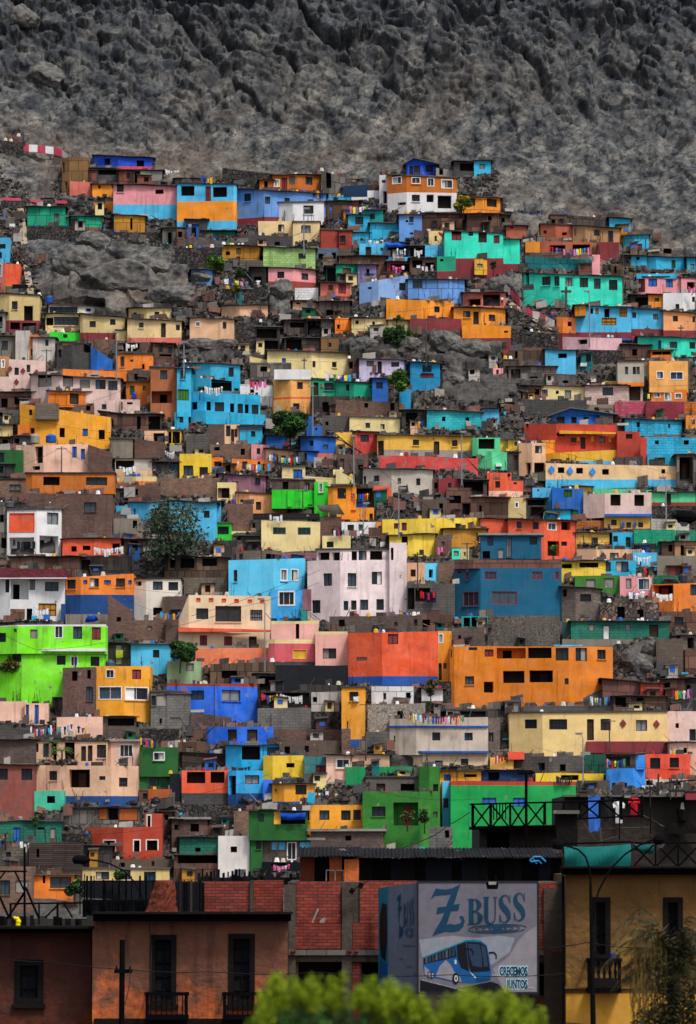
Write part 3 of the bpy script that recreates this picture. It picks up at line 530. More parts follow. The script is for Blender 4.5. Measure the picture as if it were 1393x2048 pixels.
S|dark brown shack left of the crimson house|722/765|835|940|bro||n
@1020 780 3.7346
H|big brick red house with yellow balcony line and diamond ornaments|108/350/803|250,260|470|rst2|124 264 140 278 h,352 318 412 342 h,458 356 496 394 w,530 352 566 440 D,664 348 710 394 w,505 350 520 378 y,608 346 626 382 y,740 352 758 388 y|n
W|yellow balcony line of the big brick red house|374/800|300,316|326|ylw||n
H|red side house with a high grilled window|806/978|306,312|508|rst2|868 328 918 364 g|n
W|red side pillar wall beside the grey debris|980/1028|355|565|rst2||n
W|yellow wall under the brick red balcony house|280/380/803|472,446|530|ylw||n
H|upper cyan block house with two small windows on the right|866/1090/1292|218,228|342|cya+k|950 238 974 276 h,1184 252 1202 284 h|c
H|lower cyan block house with cracked bricks|1012/1400|350,362|475|cya+k|1086 376 1116 404 h,1302 374 1340 408 h|n
W|broken cyan block wall lowest of three at the right|1032/1266|475|562|cya+k||n
H|blue cabin shed with tent roof above the brick red house|315/600/788|195|255|blu|350 196 412 250 h,460 200 500 250 h,552 198 602 250 h,664 200 760 252 h|g
H|peach tower house with an open ground porch|70/168/270|396|660|bei|190 416 240 472 w,120 542 158 640 h,184 542 262 640 h|n
H|long peach house with blue diamonds and a sagging blue base|270/1250|545,568|735|pch2 668 sky|360 576 410 620 h,498 580 548 624 h,692 590 742 632 h,1134 590 1164 624 h|n
W|sky blue roof wall on the long peach house|490/800|530|568|sky||n
W|grey crumbling terrace right of the sky blue roof wall|775/1000|505,495|590|con||n
H|small orange wall house with one blue window left of the peach tower|-10/70|372|455|amb|36 386 56 416 b|c
W|orange plank wall right of the peach tower|170/342|374|468|ora+q||n
H|sky blue house edge left of the strong blue house|172/318|730|875|sky|206 742 220 756 h|n
H|strong blue tall house with green shutters|318/552|728,740|970|blu|404 746 466 800 e,456 896 514 945 e|n
H|pale pink white house with brown boarded windows|552/712/1062|775,765|930|ppb|754 780 830 864 n,932 782 1006 866 n|n
H|yellow lower storey with blue diamonds under the pale pink white house|705/1050|944|1040|amb2|758 970 800 1010 w,872 988 908 1030 w,960 988 998 1026 w|n
W|blue ledge line of the pale pink white house|712/1062|925|942|blu||n
H|mint house with a maroon base and black doorway at right|1064/1390|765|865|min 840 rdb|1172 774 1206 866 D,1064 780 1076 806 h|c
W|mint plank parapet above the pale pink white house|620/1062|735,750|775|min||n
H|small yellow hut behind the strong blue house|410/612|722|785|amb||c
W|dark grey rubble base under the mint house|1064/1400|865|960|sto||n
H|khaki cabin with a pale window above the red orange house|-10/124|805|958|kha|38 836 68 880 W|n
S|open roof shack with a brown blanket beside the khaki cabin|124/268|812|965|dgr|135 820 265 862 h,155 870 268 942 p|c
S|cyan tarp covered stall in front of the strong blue house|268/455|892|965|cya||c
S|dark timber yard at the right edge under the cyan blocks|1252/1400|480|735|ply|1270 500 1370 700 h|c
W|white block wall right of the yellow storey|1058/1340|960,970|1046|dwh+k||n
H|orange room edge with a person at the right border|1322/1400|190|290|ora|1360 215 1385 255 h|n
@0 900 3.869
H|orange attic balcony over a rough brick house|200/248/885|182|335|och|336 206 462 272 h,666 210 830 272 w|f
H|big rough brick house with one blue window|200/870|330,345|690|bri|634 404 746 476 w|n
H|brown brick house with a small window at the left|-40/200|225,228|390|bri|76 268 162 306 w|f
H|white framed house with orange panel and two open bays|55/285/475|465,460|825|whi|72 488 268 636 o,140 488 268 574 w,364 484 452 576 w,72 676 264 810 h,306 664 452 800 h|f
H|orange shack with a long line of white washing|485/935|688,686|838|ver|552 744 594 786 h,640 740 700 775 h,870 722 932 800 h|c
S|brown panel fence house below the white framed house|80/618|825|990|bro+q|375 870 382 912 h|c
S|rough grey yard shack behind the leafless willow|960/1210|690|800|con|1008 700 1066 758 h|c
S|rubbish strewn terrace with iron bed left of the willow|620/1020|815|950|dgr|630 850 700 930 n|n
H|bright sky house hidden behind the willow|985/1160/1710|405,395|560|sky|1032 452 1050 540 h,1228 416 1306 490 w|c
H|small cyan terrace room left of the willow house|900/985|432|500|cya||n
W|rough dark wall with a square hole under the willow house|880/1100|530|690|con|1028 545 1062 605 h|n
H|brick terrace house with dark pitched shed|985/1240|268,275|390|bri|1012 300 1068 350 n|n
S|dark triangular lean-to beside the pitched cream dormer|890/990|300|390|dgr||c
H|cream dormer house with a small gable and orange strip|905/1210|205|268|crm 240 org||n
H|brick block house right side under the yellow cube|1240/1716|215|360|bri|1360 220 1366 300 n|n
W|cream balcony rail wall under the white washing awning|890/1175|160|205|bei||n
S|dark timber frame with netting at the left edge|-40/60|400|820|ply|0 500 30 560 h,10 680 50 760 h|n
H|white and maroon brick parapet house at the left edge|-40/522|912,935|1060|mbk|0 1000 1 1001 h|n
S|dark green stall with tin roof at the left|-40/100|110|185|dgr|0 125 25 180 h|c
@340 910 3.869
H|mauve brown house with a blue grey window|376/615/742|148,165|305|mau|658 176 700 234 w|c
H|cream open garage house left of the mauve brown house|366/512|212|366|crm|368 254 462 334 h|n
H|orange salmon low house with maroon roof|512/616/910|292,310|450|lor|542 344 574 366 w,666 362 706 425 D,802 374 832 425 h|f
H|brick and neon green house with windows|790/1008/1118|188,195|390|bri 268 neo|872 206 918 264 n,1044 212 1082 276 w|f
H|neon green corner tower with a grey curtain window|1118/1222|208|480|neo|1152 212 1186 290 W|n
H|neon green lower wall with a torn edge|910/1118|275|400|neo|1068 382 1100 418 n|n
H|cream terrace house with a blue window above the brick one|868/1048|92|185|crm|956 110 1026 180 b|f
W|long cream parapet running right from the cream terrace house|1045/1400|160,185|235|crm||n
H|small cream box at the right above the cream parapet|1264/1346|112|175|crm||n
H|yellow orange house with a barred box window|1225/1265/1400|250,235|478|ora|1298 256 1364 338 g|c
H|willow side sky blue house with a maroon shutter|-5/362|360,368|665|sky|262 432 308 486 w,95 426 144 480 w|c
H|neon green door room at the foot of the sky blue house|345/476|528|655|neo|368 552 456 614 w,368 556 408 650 D|f
H|brick box house with cement roof|445/640|378|588|bri||n
H|cream house with two triple pane green windows|708/1164|502,515|740|crm|798 560 898 614 t,990 560 1090 618 t|n
W|lattice block parapet on the cream triple window house|645/1160|452|498|lat|960 455 961 456 n|n
W|low cream ledge wall left of the triple window house|478/708|590|608|crm||n
S|grey block cabin with bright clutter in its window|548/732/905|630,618|745|con+k|770 630 864 684 h|c
S|dark curved timber screen shack|626/706|500|590|ply||n
H|brick flank wall right of the cream triple window house|1164/1330|478|625|bri||n
H|cream house with blue grille window behind leaning poles|1180/1400|625|730|crm|1214 670 1268 716 g|n
H|light blue two storey house with white framed windows|455/800/1046|815,798|1290|lbs|494 890 522 980 w,856 882 910 974 W,936 882 994 976 W|n
S|grey timber veranda house with a long railing|-40/450|785,795|1000|ply|0 800 60 875 h,80 800 190 875 h,250 800 365 860 h|c
S|rough grey yard wall shack behind the light blue house|515/865|740|830|con||n
W|mauve block wall behind the light blue house|865/1130|755|830|mau+k|1056 812 1090 890 w|n
S|rubbish shack with a tin sheet left of the light blue house|330/560|660|780|dgr|335 680 380 740 h|n
@680 960 3.869
H|orange balcony house with barred veranda full of clothes|-60/128|40|210|ora|-8 64 46 146 g|f
H|orange lower room with pale red band and dark door|-60/266|208,215|318|ora|230 260 256 316 D,60 225 88 235 h|n
S|dark barred cage veranda with hanging clothes|95/258|58|210|rbar|100 62 250 205 h|n
H|white house with washing and a blue window below the orange lower room|14/282|325|440|whi|60 346 110 392 w,146 344 184 394 w|n
H|small ochre room at the end of the white washing house|282/344|326|430|ora|296 356 322 418 b|n
H|long bright yellow house with maroon roof edge|330/746/1088|305,290|450|yel2|420 334 464 376 r,480 330 518 390 r,894 336 942 380 w,998 342 1044 378 w|n
H|blue and yellow cube house with a doorway in the blue side|384/572/740|428,418|598|yel2|478 436 526 504 n|c
H|ochre plank house under the long bright yellow one|802/1134|382,378|525|mus|1058 408 1090 470 w|c
S|brick yard with pink washing right of the yellow cube|740/866|450|590|bri||n
H|beige house with lattice window joined to a light blue room|520/660|640|790|bei|548 692 588 748 g|n
H|light blue room with a potted plant window|660/758|645|792|lbs|690 692 722 756 h|n
W|dark brick wall next to the petrol blue house|758/890|645|800|bri||n
S|small turquoise shed above the dark brick wall|868/934|532|608|tur||n
S|cream shed with a dark window beside the small turquoise shed|934/1000|530|600|crm|958 556 976 590 h|n
H|dark open porch with a patterned blanket|520/890|800|1100|con|585 835 745 940 h,525 835 580 1000 n|n
H|red house with a blurry wall left of the petrol top floor|1090/1310|300|412|ver||c
S|long brown corrugated shed above the red house|1018/1305|135|297|bro+q||c
S|collapsed grey hut with stones on its roof|636/830|150|280|con|770 180 800 260 h|n
S|dark shack of scrap boards below the crimson house|825/1018|60|285|ply|850 120 940 180 h,950 180 1010 270 h|n
H|tall pale pink house with roof terrace and slim tower|-250/5/385|625,618|1090|ppk2|62 720 128 824 w,248 710 326 808 w,88 932 130 1006 w,158 926 220 1006 w,284 922 342 1006 w,-128 722 -60 820 w,30 936 66 1008 w,-216 930 -150 1030 w|n
H|slim tower part of the tall pale pink house|385/518|485|1090|ppk2|394 524 416 620 n,408 726 418 826 h,428 710 438 812 h|n
H|rooftop room row with dark openings on the tall pale pink house|-180/5/385|540|628|ppk2|-170 560 -80 620 h,-60 560 0 625 n,92 550 134 628 n,146 546 208 626 w,234 542 330 618 h|f
H|petrol blue top floor with white roof line|1094/1560|428|612|pet|1144 440 1188 508 w,1290 446 1332 596 w,1106 550 1164 612 h,1224 532 1272 612 k,1470 440 1530 500 w|F
W|rusty corrugated parapet of the petrol blue house|888/1032/1716|615,618|684|rus+q||n
H|large petrol blue house with red framed windows|888/1090/1716|680|1092|pet|912 702 942 730 R,974 712 1000 776 R,1118 708 1216 772 R,1176 862 1376 964 R,954 866 1076 975 R,1485 708 1570 772 R,1666 708 1700 772 R|n
@1020 990 3.7346
H|red orange house with a plant filled opening right of the petrol house|-10/258/490|180,195|480|ver|52 198 90 250 w,174 202 218 256 w,282 206 350 264 W,386 198 454 262 h,284 344 370 455 h,386 348 430 380 w|c
W|crumbling orange brick wall behind the grey roof|458/700|190|255|bko||n
H|yellow corner shack with a dark square window under a rusty roof|494/745|284|380|amb2+k|612 318 660 368 w|c
H|blue room with two dark doors beside satellite clutter|768/930|280|402|cya|774 306 808 350 w,868 314 904 390 D|n
W|green cracked retaining wall on the right|930/1236|262,258|420|tgr+k||n
W|green low fence wall at the right edge|1246/1388|268|340|tgr+k||n
H|beige band house with two brown diamonds|500/650/916|406|486|bei|750 432 814 484 w|n
H|yellow low house with a slit of broken windows|384/716|495|645|yel2|386 514 466 548 h,522 504 664 542 h|c
H|blue balcony room with black panes between yellow and washing|680/940|490|602|cya|690 500 756 572 w,794 490 888 576 w|n
S|grey shack with broken fence on top above the washing house|916/1096|362|430|dgr+q|1000 370 1030 400 n|n
H|pale blue house covered with hanging shirts|918/1102|430|540|sky|950 500 985 530 h|n
S|tan plank shed with a blue tarp edge at the right|1232/1400|346|458|tan+q|1278 376 1302 452 n|c
S|dark rusty shed left of the tan plank shed|1134/1230|350|452|bro+q||c
H|green house with white boarded windows|486/820|605,600|755|grn|570 630 640 698 k,706 622 780 698 k|n
H|pink house with a broken curtain window joined to the green one|822/1062|605,615|760|pnk|868 624 910 700 k,958 616 1050 712 W|n
W|green tarp roof wall over the washing balcony|1056/1264|600|668|dgn||n
H|orange house with a washing balcony at the right edge|1062/1224/1400|668,658|878|org|1066 670 1222 755 h,1350 668 1400 750 w|n
S|small blue and red kiosk under a flag|1186/1276|528|610|mar|1240 540 1262 600 h|c
W|grey rubble slope wall under the washing house|1100/1400|455|600|con||n
H|long grey brick house with a covered balcony|386/490/676|680,705|940|brg|526 740 610 796 g,390 704 428 760 n|c
H|speckled brick ruin with dark doorway|676/1115|800|945|brg+s|804 834 862 926 h,954 856 1000 922 h|n
H|dark brown house at the right under the covered motor bikes|1130/1400|870|1010|bro|1232 912 1298 970 g|n
W|mottled teal wall strip under the speckled brick ruin|390/1160|945|1060|dgt||n
@0 1120 3.869
H|white two storey house with maroon brick parapet and iron balcony|-60/80/508|145,150|470|whi|38 150 76 252 w,80 152 222 306 h,228 154 272 232 w,348 170 454 242 w,74 380 186 462 m,298 336 436 434 m,206 376 250 466 h|n
W|maroon brick parapet with white bands on the white two storey house|-60/521|62,72|146|whi 76 mbk 138 whi||n
H|orange house with three blue ovals and a navy lower half|512/628/1034|138,105|495|org 268 nvb|516 152 586 224 w,696 142 766 208 w,898 142 968 208 w,645 156 676 188 b,806 156 858 190 b,994 156 1020 190 b|n
H|white grey house with block corner and dark framed windows|1013/1135/1400|150,145|470|crw|1050 166 1096 200 h,1184 166 1260 232 w,1304 170 1380 236 w,1186 368 1258 430 h|f
W|brown brick flank wall with a sloping ledge|838/1028|265,395|620|bri||n
W|long brown brick terrace wall with cement columns|1020/1390|465|635|bri||n
H|ochre brick room with sloped top behind coloured washing|1258/1400|285,280|470|bri||n
H|lime green house with a row of four windows and white ledge|-60/140/380/822|515,503,498|700|whi 512 lim|-10 565 46 636 g,104 532 138 560 h,234 538 290 608 k,422 508 488 606 W,566 514 636 612 w,712 520 780 618 r|n
H|lime green ground storey with a sloping garden wall|-60/176/380/810|720,705,700|1150|lim|94 725 175 790 w,440 740 508 812 g,546 744 604 824 W,702 748 770 822 g,548 712 664 826 k|n
W|white ledge band between the lime green storeys|-60/380/822|690,685|706|whi||n
H|dark brown brick house left of the orange twin window house|492/742|835,828|1320|bri|558 862 600 936 h,676 850 704 920 h,668 982 720 1090 w|n
H|bright orange house with two upper and two wide lower windows|742/968/1167|822,822|1268|yor|818 846 886 916 W,1024 848 1092 922 r,762 978 944 1082 W,966 984 1150 1086 W|n
H|sky blue house left of the round green tree|1018/1320|650|900|sky|1184 696 1234 756 g|c
S|grey patched shack with a yellow green blanket and steel tank|822/1018|645|815|ply|892 655 946 815 k|c
H|pale green panel shack with red frame under the round green tree|1298/1560|785|960|pgr|1440 800 1500 860 k|n
S|dark gate yard shack in front of the lime garden wall|-40/310|905,940|1035|ply|5 940 65 1010 h,80 950 160 1010 h|n
H|grey plaster room with a grille at the foot of the lime house|378/514|890|1090|con|450 932 490 1006 g|n
W|navy blue strip wall left of the lime house fence|476/512|340|475|nvb||n
W|rough grey terrace below the blue covered motorbike|512/838|420|500|con||n
@340 1150 3.869
H|cream house with six orange squares and a row of large windows|70/148/780|345,154,165|425|crw2|204 258 298 342 w,352 240 552 362 w,622 270 716 354 g,204 178 238 204 o,302 178 338 204 o,402 182 436 208 o,500 186 534 212 o,604 188 636 214 o,700 192 734 216 o|n
H|cream ground floor with a blue black door below an orange ledge|70/775|440,435|600|crw2|232 468 288 546 r,420 476 482 546 r,612 476 672 606 D|n
W|orange ledge of the cream six square house|68/780|405,425|440|ver||n
W|orange garden wall under the cream six square house|195/780|572,562|700|org2||n
H|bright blue room with an arched white window|778/1028/1046|112|310|lbs2|836 122 970 240 A|n
H|small blue box under the arched window room|830/1010|310|352|blu3||n
W|mauve wall strip beside the pale pink tall house|1028/1095|110|252|mau||n
H|turquoise grey strip room below the mauve wall|1010/1095|252|345|tea|1070 295 1096 346 h|n
H|pink house with cream trim and a tall black doorway|785/1155|355|500|crm 378 pnk2|944 378 1002 494 h|n
H|rose porch with cream columns and a shuttered window|765/815/1130|500|700|crm 530 ros 670 dgr|950 578 1058 652 y|n
H|pink house with cream top line and one dark window|1127/1378|438|700|crm 460 pnk2|1184 568 1288 648 w|n
W|black painted wall below the pink house|818/1375|700|870|blk||n
S|long dark shack with leaning sheets and rags|315/820|690,672|840|ply|400 740 520 800 h,640 690 800 700 n|n
S|open scrap shelter with bundles under the black wall|655/1005|765|900|dgr|690 785 850 890 h,870 785 960 890 h|c
H|strong blue house with red roof edge and wide dark windows|-20/350/680|845,840|1148|rdb 862 blu2|164 894 264 966 w,402 892 546 976 w|n
S|clothes shelter crammed with hanging jeans and shirts|690/1090|905,895|1030|dgr|700 910 1080 1010 h|n
S|white plank screen shack beside the narrow orange house|1096/1312|908|1060|dwh+q||n
W|dark brown wall right of the clothes shelter|1000/1380|850|905|dgr||n
W|grey block yard wall under the timber veranda|110/445|20|155|con||n
S|brown brick shed end with a black bundle|-30/148|165|345|bri|10 280 50 335 h|n
W|dark brick pier below the cream house left end|-30/70|345|520|bri||n
@680 1190 3.869
H|huge orange red house with a navy base and blank walls|64/325/760|295,282|700|ver2 628 blu4|372 302 452 380 r,130 482 212 508 k,316 480 332 504 b|n
H|yellow narrow house squeezed right of the huge orange red house|758/864|280|700|ora|764 298 802 374 W,764 528 790 660 D,802 528 828 570 w|n
H|orange house with washing loggias and curved lower wall|850/885/1200|400,396|870|och2|852 422 868 484 w,998 398 1064 428 w,1122 422 1190 476 r,970 630 1040 694 w,1116 672 1190 756 h|n
H|dark orange long house with big loggias and square windows|1200/1772/2108|398,402|870|och2|1215 410 1440 492 h,1458 405 1640 490 h,1672 410 1780 508 w,1826 410 1915 512 w,1994 424 2060 498 w,1264 588 1430 682 h,1468 584 1650 676 h,1742 645 1782 692 w,1998 646 2038 690 w|n
S|dark junk yard shed at the foot of the orange loggia house|1225/1660|740|830|ply|1270 745 1500 820 h|c
W|grey brick foundation wall under the tall pale pink house|-80/630|170,160|280|bri2||n
W|rough stone foundation under the petrol blue house|1145/1700|160|395|spk||n
S|green pillar undercroft at the foot of the petrol blue house|940/1145|165|250|tea|960 175 1010 250 h,1020 168 1070 250 h,1085 162 1140 250 h|n
S|dark junk terrace under the patterned blanket porch|385/870|150|260|ply|510 185 560 250 h,640 190 700 250 h|n
H|narrow orange house with a double window and blue base|14/200|718|1180|ora4 1118 blu4|74 750 144 820 w|f
S|white panel fence shack left of the white hatch box|245/570|708|845|whi+q||n
S|white hatch box shack on a brick base|632/796|725,730|880|whi 822 bri|640 705 660 740 h|c
H|white speckled plaster house with one black opening|215/660|855,835|1130|spk2|406 898 488 964 h|n
W|dark block base under the white speckled house|200/380|1060|1210|con||n
S|dark vine covered rooftop shelter with small clothes|670/1220|880|955|dgr|700 900 1130 945 h|n
W|grey block ruin walls with ladder right of the yellow narrow house|864/1120|255|400|bri2||n
S|corrugated grey roof stack above the cream diamond house|1225/1400|825,815|915|tin||n
W|dark pebbled strip between the huge orange house and the loggia house|765/860|670|860|sto||n
@1020 1200 3.7346
H|mottled teal brick house with a white door on a terrace|455/1185|158|300|tel+k|592 180 634 232 k,698 190 748 296 P,864 180 902 230 k,1044 186 1112 278 D|c
W|grey terrace slab base under the mottled teal house|390/920|296|345|con||n
W|grey brown block slope wall right of the boulders|1090/1290|290|560|bri2||n
H|brick house with yellowish shutters at the right edge|1272/1400|262|365|brg|1328 282 1376 362 h|c
H|grey brown balcony house with white sacks at the right edge|1305/1400|370|560|bro||n
S|rusty corrugated sheet shack under the orange loggia house|690/970|590,610|730|rus+q|864 598 888 616 h|c
S|orange red patched panel shack in the rubble|972/1142|620|735|rst2+q||c
S|weathered timber shack with a white fridge like box|770/1160|720|820|ply|790 725 870 800 h,950 730 1000 790 h|c
S|brown sheet shack with a blue tarp edge|1140/1300|590|740|bro+q||c
S|brown shack under hanging orange cloths at the edge|1295/1400|580|720|dgr||c
W|long wall of grey sacks and railings on the cream house roof|95/830|790|835|con||n
W|dark sloping corrugated roof wall at the right under the tarp|1160/1400|730,750|830|dgr||n
@0 1350 3.869
H|pale pink ground house with a blue post left|-60/200|205|380|pnb||n
H|pinkish porch strip with a blue post|200/385|220|385|pnb|200 230 224 340 b,268 232 300 380 b|n
H|long pale pink house behind the washing lines|448/802|326|480|pnb||n
S|timber and brick rooftop room with a white ladder rack|800/1055|325|495|bri2|835 335 1040 395 h|c
S|dark wooden cupboard shack below the brown brick house|432/580|180|320|ply+q|535 190 575 315 h|c
H|grey cement house with a wide grey window under the blue house|1172/1400|130|410|con2|1172 160 1206 236 w,1210 154 1376 244 k,1236 336 1254 392 h|f
W|grey rubble wall above the dark green twin window house|1085/1390|415,420|555|sto||n
H|veranda house with palms behind a blue railing and columns|160/840|515|672|bei3|190 530 298 598 D,334 530 378 636 w,500 520 578 655 h,628 552 666 672 D,680 546 716 672 D,750 540 822 642 w,410 530 440 660 h|f
H|pale pink upper bay with triple window and blue trim|846/870/1086|516|730|pnb 716 blu4|926 538 1030 636 T|F
H|pale beige lower house with an open blue framed room|280/870/1076|700,705|1000|bei3 938 nvb|382 744 442 816 w,536 732 696 872 h,768 784 816 814 w,922 796 988 866 g|n
H|brown brick balcony house at the left edge|-40/290|500|680|bri2|0 520 5 560 h|c
H|rusty pink plaster house with two dark windows|-40/272|695|1115|rsp|-30 726 60 812 w,166 726 250 814 w|c
H|dark green upper house with a curtained window|1088/1378|560|762|gre|1186 596 1276 664 W|n
H|dark green lower house above a rust orange base|1082/1322|764|888|gre|1158 796 1230 858 w|n
H|rust orange ground room under the dark green lower house|1154/1338|885|1000|ruo||n
H|small turquoise corner room under the pale beige house|272/508|898|1060|tur2|364 938 426 992 h|n
W|black painted passage wall left of the rust orange room|1322/1400|765|1000|blk||n
W|brown brick left rooftop with dark sooty rubbish|-40/480|400,440|500|dgr||n
S|brown low gate beside the rust orange room|1082/1154|890|1000|bro+q||n
@340 1360 3.869
H|grey cement block house with a slit at the left of the strong blue house|-20/164|110|372|con2|0 292 84 312 h,66 120 150 126 h|f
W|brick terrace with rubbish in front of the strong blue house|165/480|250,290|362|bri||n
W|grey blue slatted retaining wall beneath the clothes shelter|682/1095|218|380|con2+k||n
W|dark rubble wall under the white plank screen|1095/1330|245|380|sto||n
H|blue house with a pair of brown doors|290/525/802|365,362|505|blu2|445 384 524 470 D,598 384 678 472 D|n
W|long brick wall with cement pillars in the middle lower village|804/1393|375,390|470|bri||n
W|lower grey wall strip under the brick pillar wall|850/1393|470|590|con||n
H|cyan house with a broken brick window opening|436/555/900|508,502|700|cya2|552 508 700 618 h,752 522 850 584 w|c
H|lower cyan house with a dark window and navy base|455/520/724|702|945|cya2 878 nvb|582 738 692 806 w,456 742 516 888 h|n
S|log pile shack with blue rags above the orange red bay house|100/440|555,580|695|log|215 520 390 590 h|c
S|black burnt frame shack left of the log pile|60/290|480|600|ply||n
H|orange red house with two open bays on a grey base|98/472|700|970|ver 876 con|132 712 286 800 h,316 712 424 798 h|n
H|bright yellow cube with a small square hole|726/798/1038|588,584|770|yel|902 644 966 678 h,758 632 768 676 n|n
H|strong blue strip house with a slit left of the orange room|724/796|772|948|blu2|756 792 766 866 h|n
H|orange house with a dark shuttered window under the yellow cube|794/888/1116|805|965|ora4 942 blu4|972 812 1058 888 w,810 842 828 870 h|c
H|teal plastered ruin with graffiti and a maroon shutter|1040/1210|595|722|tea2|1130 660 1208 722 r|n
H|beige house with broken glass windows|1212/1400|585|820|pnb|1288 612 1393 684 W|c
W|pale rubble terrace wall beside the beige broken glass house|1044/1240|722|800|con||n
H|dark brick flank at the foot of the narrow orange house|1330/1400|378|520|bri||n
W|stone rubble strip below the orange red bay house|100/600|965|1030|sto||n
@680 1400 3.869
H|pale grey beige house with blue bands and a dotted roof terrace|384/590/1144|148,133|400|gbe2|416 276 430 328 w,716 252 778 314 w,966 254 1030 314 w|n
W|upper blue band of the pale grey beige house|384/590/1144|200|213|blu4||n
H|ground floor with pale columns under the blue band|384/640/1144|412,408|520|bei2|386 430 412 516 b,468 420 482 468 b,498 478 522 516 h,736 470 798 520 w,938 456 996 508 w|n
W|lower blue band of the pale grey beige house|384/640/1144|396|411|blu4||n
H|grey brown brick slot house between the two pale houses|1144/1236|140|400|brg|1146 254 1190 322 w|n
S|beige fence house with scribbled wall left of the banded house|-40/384|425|520|bei3|-5 456 88 522 W|c
H|emerald green low wall house with flags at its left|46/195|520|680|emg||n
W|emerald rooftop wall behind the leaf green house|262/556|518|585|emg||n
H|grey plaster rooftop house above the leaf green house|200/700|600|708|con3|284 648 352 706 D,472 650 580 704 h|f
H|leaf green house with a loggia full of flower pots|176/618/700|710|1170|lfg|248 826 354 900 w,414 794 608 972 h,260 1040 320 1090 w|n
H|leaf green narrow side house with a grille window|615/690/772|515|1150|lfg|722 652 762 708 g,722 866 756 910 w|n
H|orange narrow house behind the leaf green side house|770/1090|550,548|870|ora4|806 578 862 626 b,960 575 1060 598 h|c
H|sky blue narrow house with a dark window left of the bright green wall|790/854|632|980|sky|802 762 842 836 w|n
H|large bright green house with scalloped red roof edge|854/1820|630,635|1150|rst2 662 emg2|1104 758 1212 812 b,1342 758 1440 826 b|n
H|small amber room below the hanging dark tarp|1160/1340|445|540|amb2||n
S|dark tarp covered yard behind the bright green house|1000/1470|545|630|nvy|1150 560 1236 625 h|c
@1020 1400 3.7346
H|long cream house with blue windows and maroon diamonds|-8/240/1168|100,88|412|cre2|110 146 204 214 g,296 144 430 222 g,578 144 630 302 D,680 142 756 228 w,944 150 1028 232 w|f
W|maroon base and stair of the long cream house|568/1168|310|395|mar||n
H|pale beige house with small square hole at the right edge|1168/1400|85|310|ppb|1240 174 1266 210 h,1344 218 1393 306 w|n
H|pink beige lower house at the right edge|1186/1400|322,318|560|pnb|1300 358 1326 398 h|c
H|grey block house with two black openings|28/290/553|422|545|con+k|212 470 264 528 h,376 480 420 532 h|n
W|mossy corrugated fence beside the street lamp pole|555/708|410|545|grs+q||n
H|yellow low house with clothes in front of its opening|188/738|548|612|yel|344 562 516 600 h,704 556 740 610 h|n
S|open loggia with hanging clothes on the bright blue house|712/935|405|512|dgr|720 425 900 505 h|c
H|bright blue house with a stepped front and low window|716/912/1002|512|664|blu3|764 620 878 664 w|n
H|bright blue upper part of the bright blue house|912/1002|412|520|blu3||n
H|red orange house with two grilled windows at lower right|1004/1336|405|592|ver3|1050 434 1126 514 g,1196 432 1266 506 g|n
S|small red shed at the left end of the long cream house|-20/105|388|425|ver3||n
W|grey rooftop wall behind the bright green house|495/740|602|680|con||n
H|white strip house with black openings under the red orange one|1004/1320|594|650|dwh|1006 598 1070 638 h,1200 594 1280 640 h|n
@0 1590 3.869
H|teal stained brick house with blue doors under a plant|-40/490|205|370|tel+k|102 254 158 365 b,286 252 346 268 h,388 256 430 340 k|c
H|dark plank shack row with two brown orange panels|510/1085|98,95|250|ply|764 96 834 192 o2,836 100 915 195 h,920 95 1084 200 o2|c
S|dark tall cabinet shack right of the red house water tank|1266/1336|130|300|ply|1276 156 1306 194 h|c
S|brown metal sided shed behind the stair lower left|1338/1400|190|430|bro2||c
H|brick red house with three big openings and tall chimney block|678/964/1265|252,250|470|rst3|796 346 898 440 v,1028 344 1090 440 v,1128 344 1228 430 v|n
H|red chimney room under the black water tank|1132/1262|145|250|rst3|1134 148 1174 246 v|n
H|small lower red wall under the three opening house|1132/1264|470|510|rst3||n
S|grey plank fence shack in front of the red house|345/880|395|500|dgr+q|345 402 515 545 n|c
W|dark grey ledge wall in front of the red house|520/1330|500|572|con||n
W|brown rubble yard wall left of the red house|490/720|300|380|sto||n
H|dark log block house left with a slit window|240/640|370|700|log|282 418 304 482 h|n
H|orange room house with a curtained wide window|262/575|620|815|org|330 620 352 684 h,388 636 552 722 w,370 706 444 815 D|c
W|lime yellow stub wall right of the orange curtained house|572/636|658|700|lim2||n
H|brown brick house at lower left with a wooden shutter|-40/262|555|900|bri|0 662 78 772 w,120 664 220 760 k|n
H|cream and green striped low house behind the lamp arm|640/1320|572,576|680|crm3|742 596 845 656 w,912 580 1012 656 w,1114 596 1206 664 w|f
W|dark sooty yard wall behind the black pickets|636/1320|665|830|blk2||n
S|dark stone hut with hanging clothes at the left edge|-40/235|400|560|con||n
H|maroon brown corner house cut at the left edge|-40/32|440|560|bro||n
@340 1590 3.869
W|rubble stone wall with rooftop bricks in the lower middle|150/512|90|230|sto||n
H|brown brick cabin with white roof sheet|24/298|190|315|bri|160 225 226 285 h|F
H|teal brick shack with a small dark hatch|82/382|325,335|455|tel+k|196 410 238 440 h|c
S|grey timber yard shack with pale boards left of the white block|40/385|465|650|ply|60 470 370 530 h|c
W|brown wall strip right of the brown brick cabin|300/500|245|318|bro||n
H|brick wing left of the dark green balcony house|500/614|125|318|bri||n
H|dark green balcony house with a blue awning|614/1066|122,125|326|gre3|684 146 728 208 w,806 128 856 228 y,860 190 1048 226 h|c
H|dark green ground floor beside the white block|628/720|326|590|gre3|666 340 706 420 w|n
H|white block house with one square black window|380/622|318|640|whi3|468 400 520 446 h|n
H|small terrace house with sky blue shutters and brick panels|716/1178|350|520|bri2|784 362 898 430 s,906 366 980 505 W,1002 362 1100 430 s|F
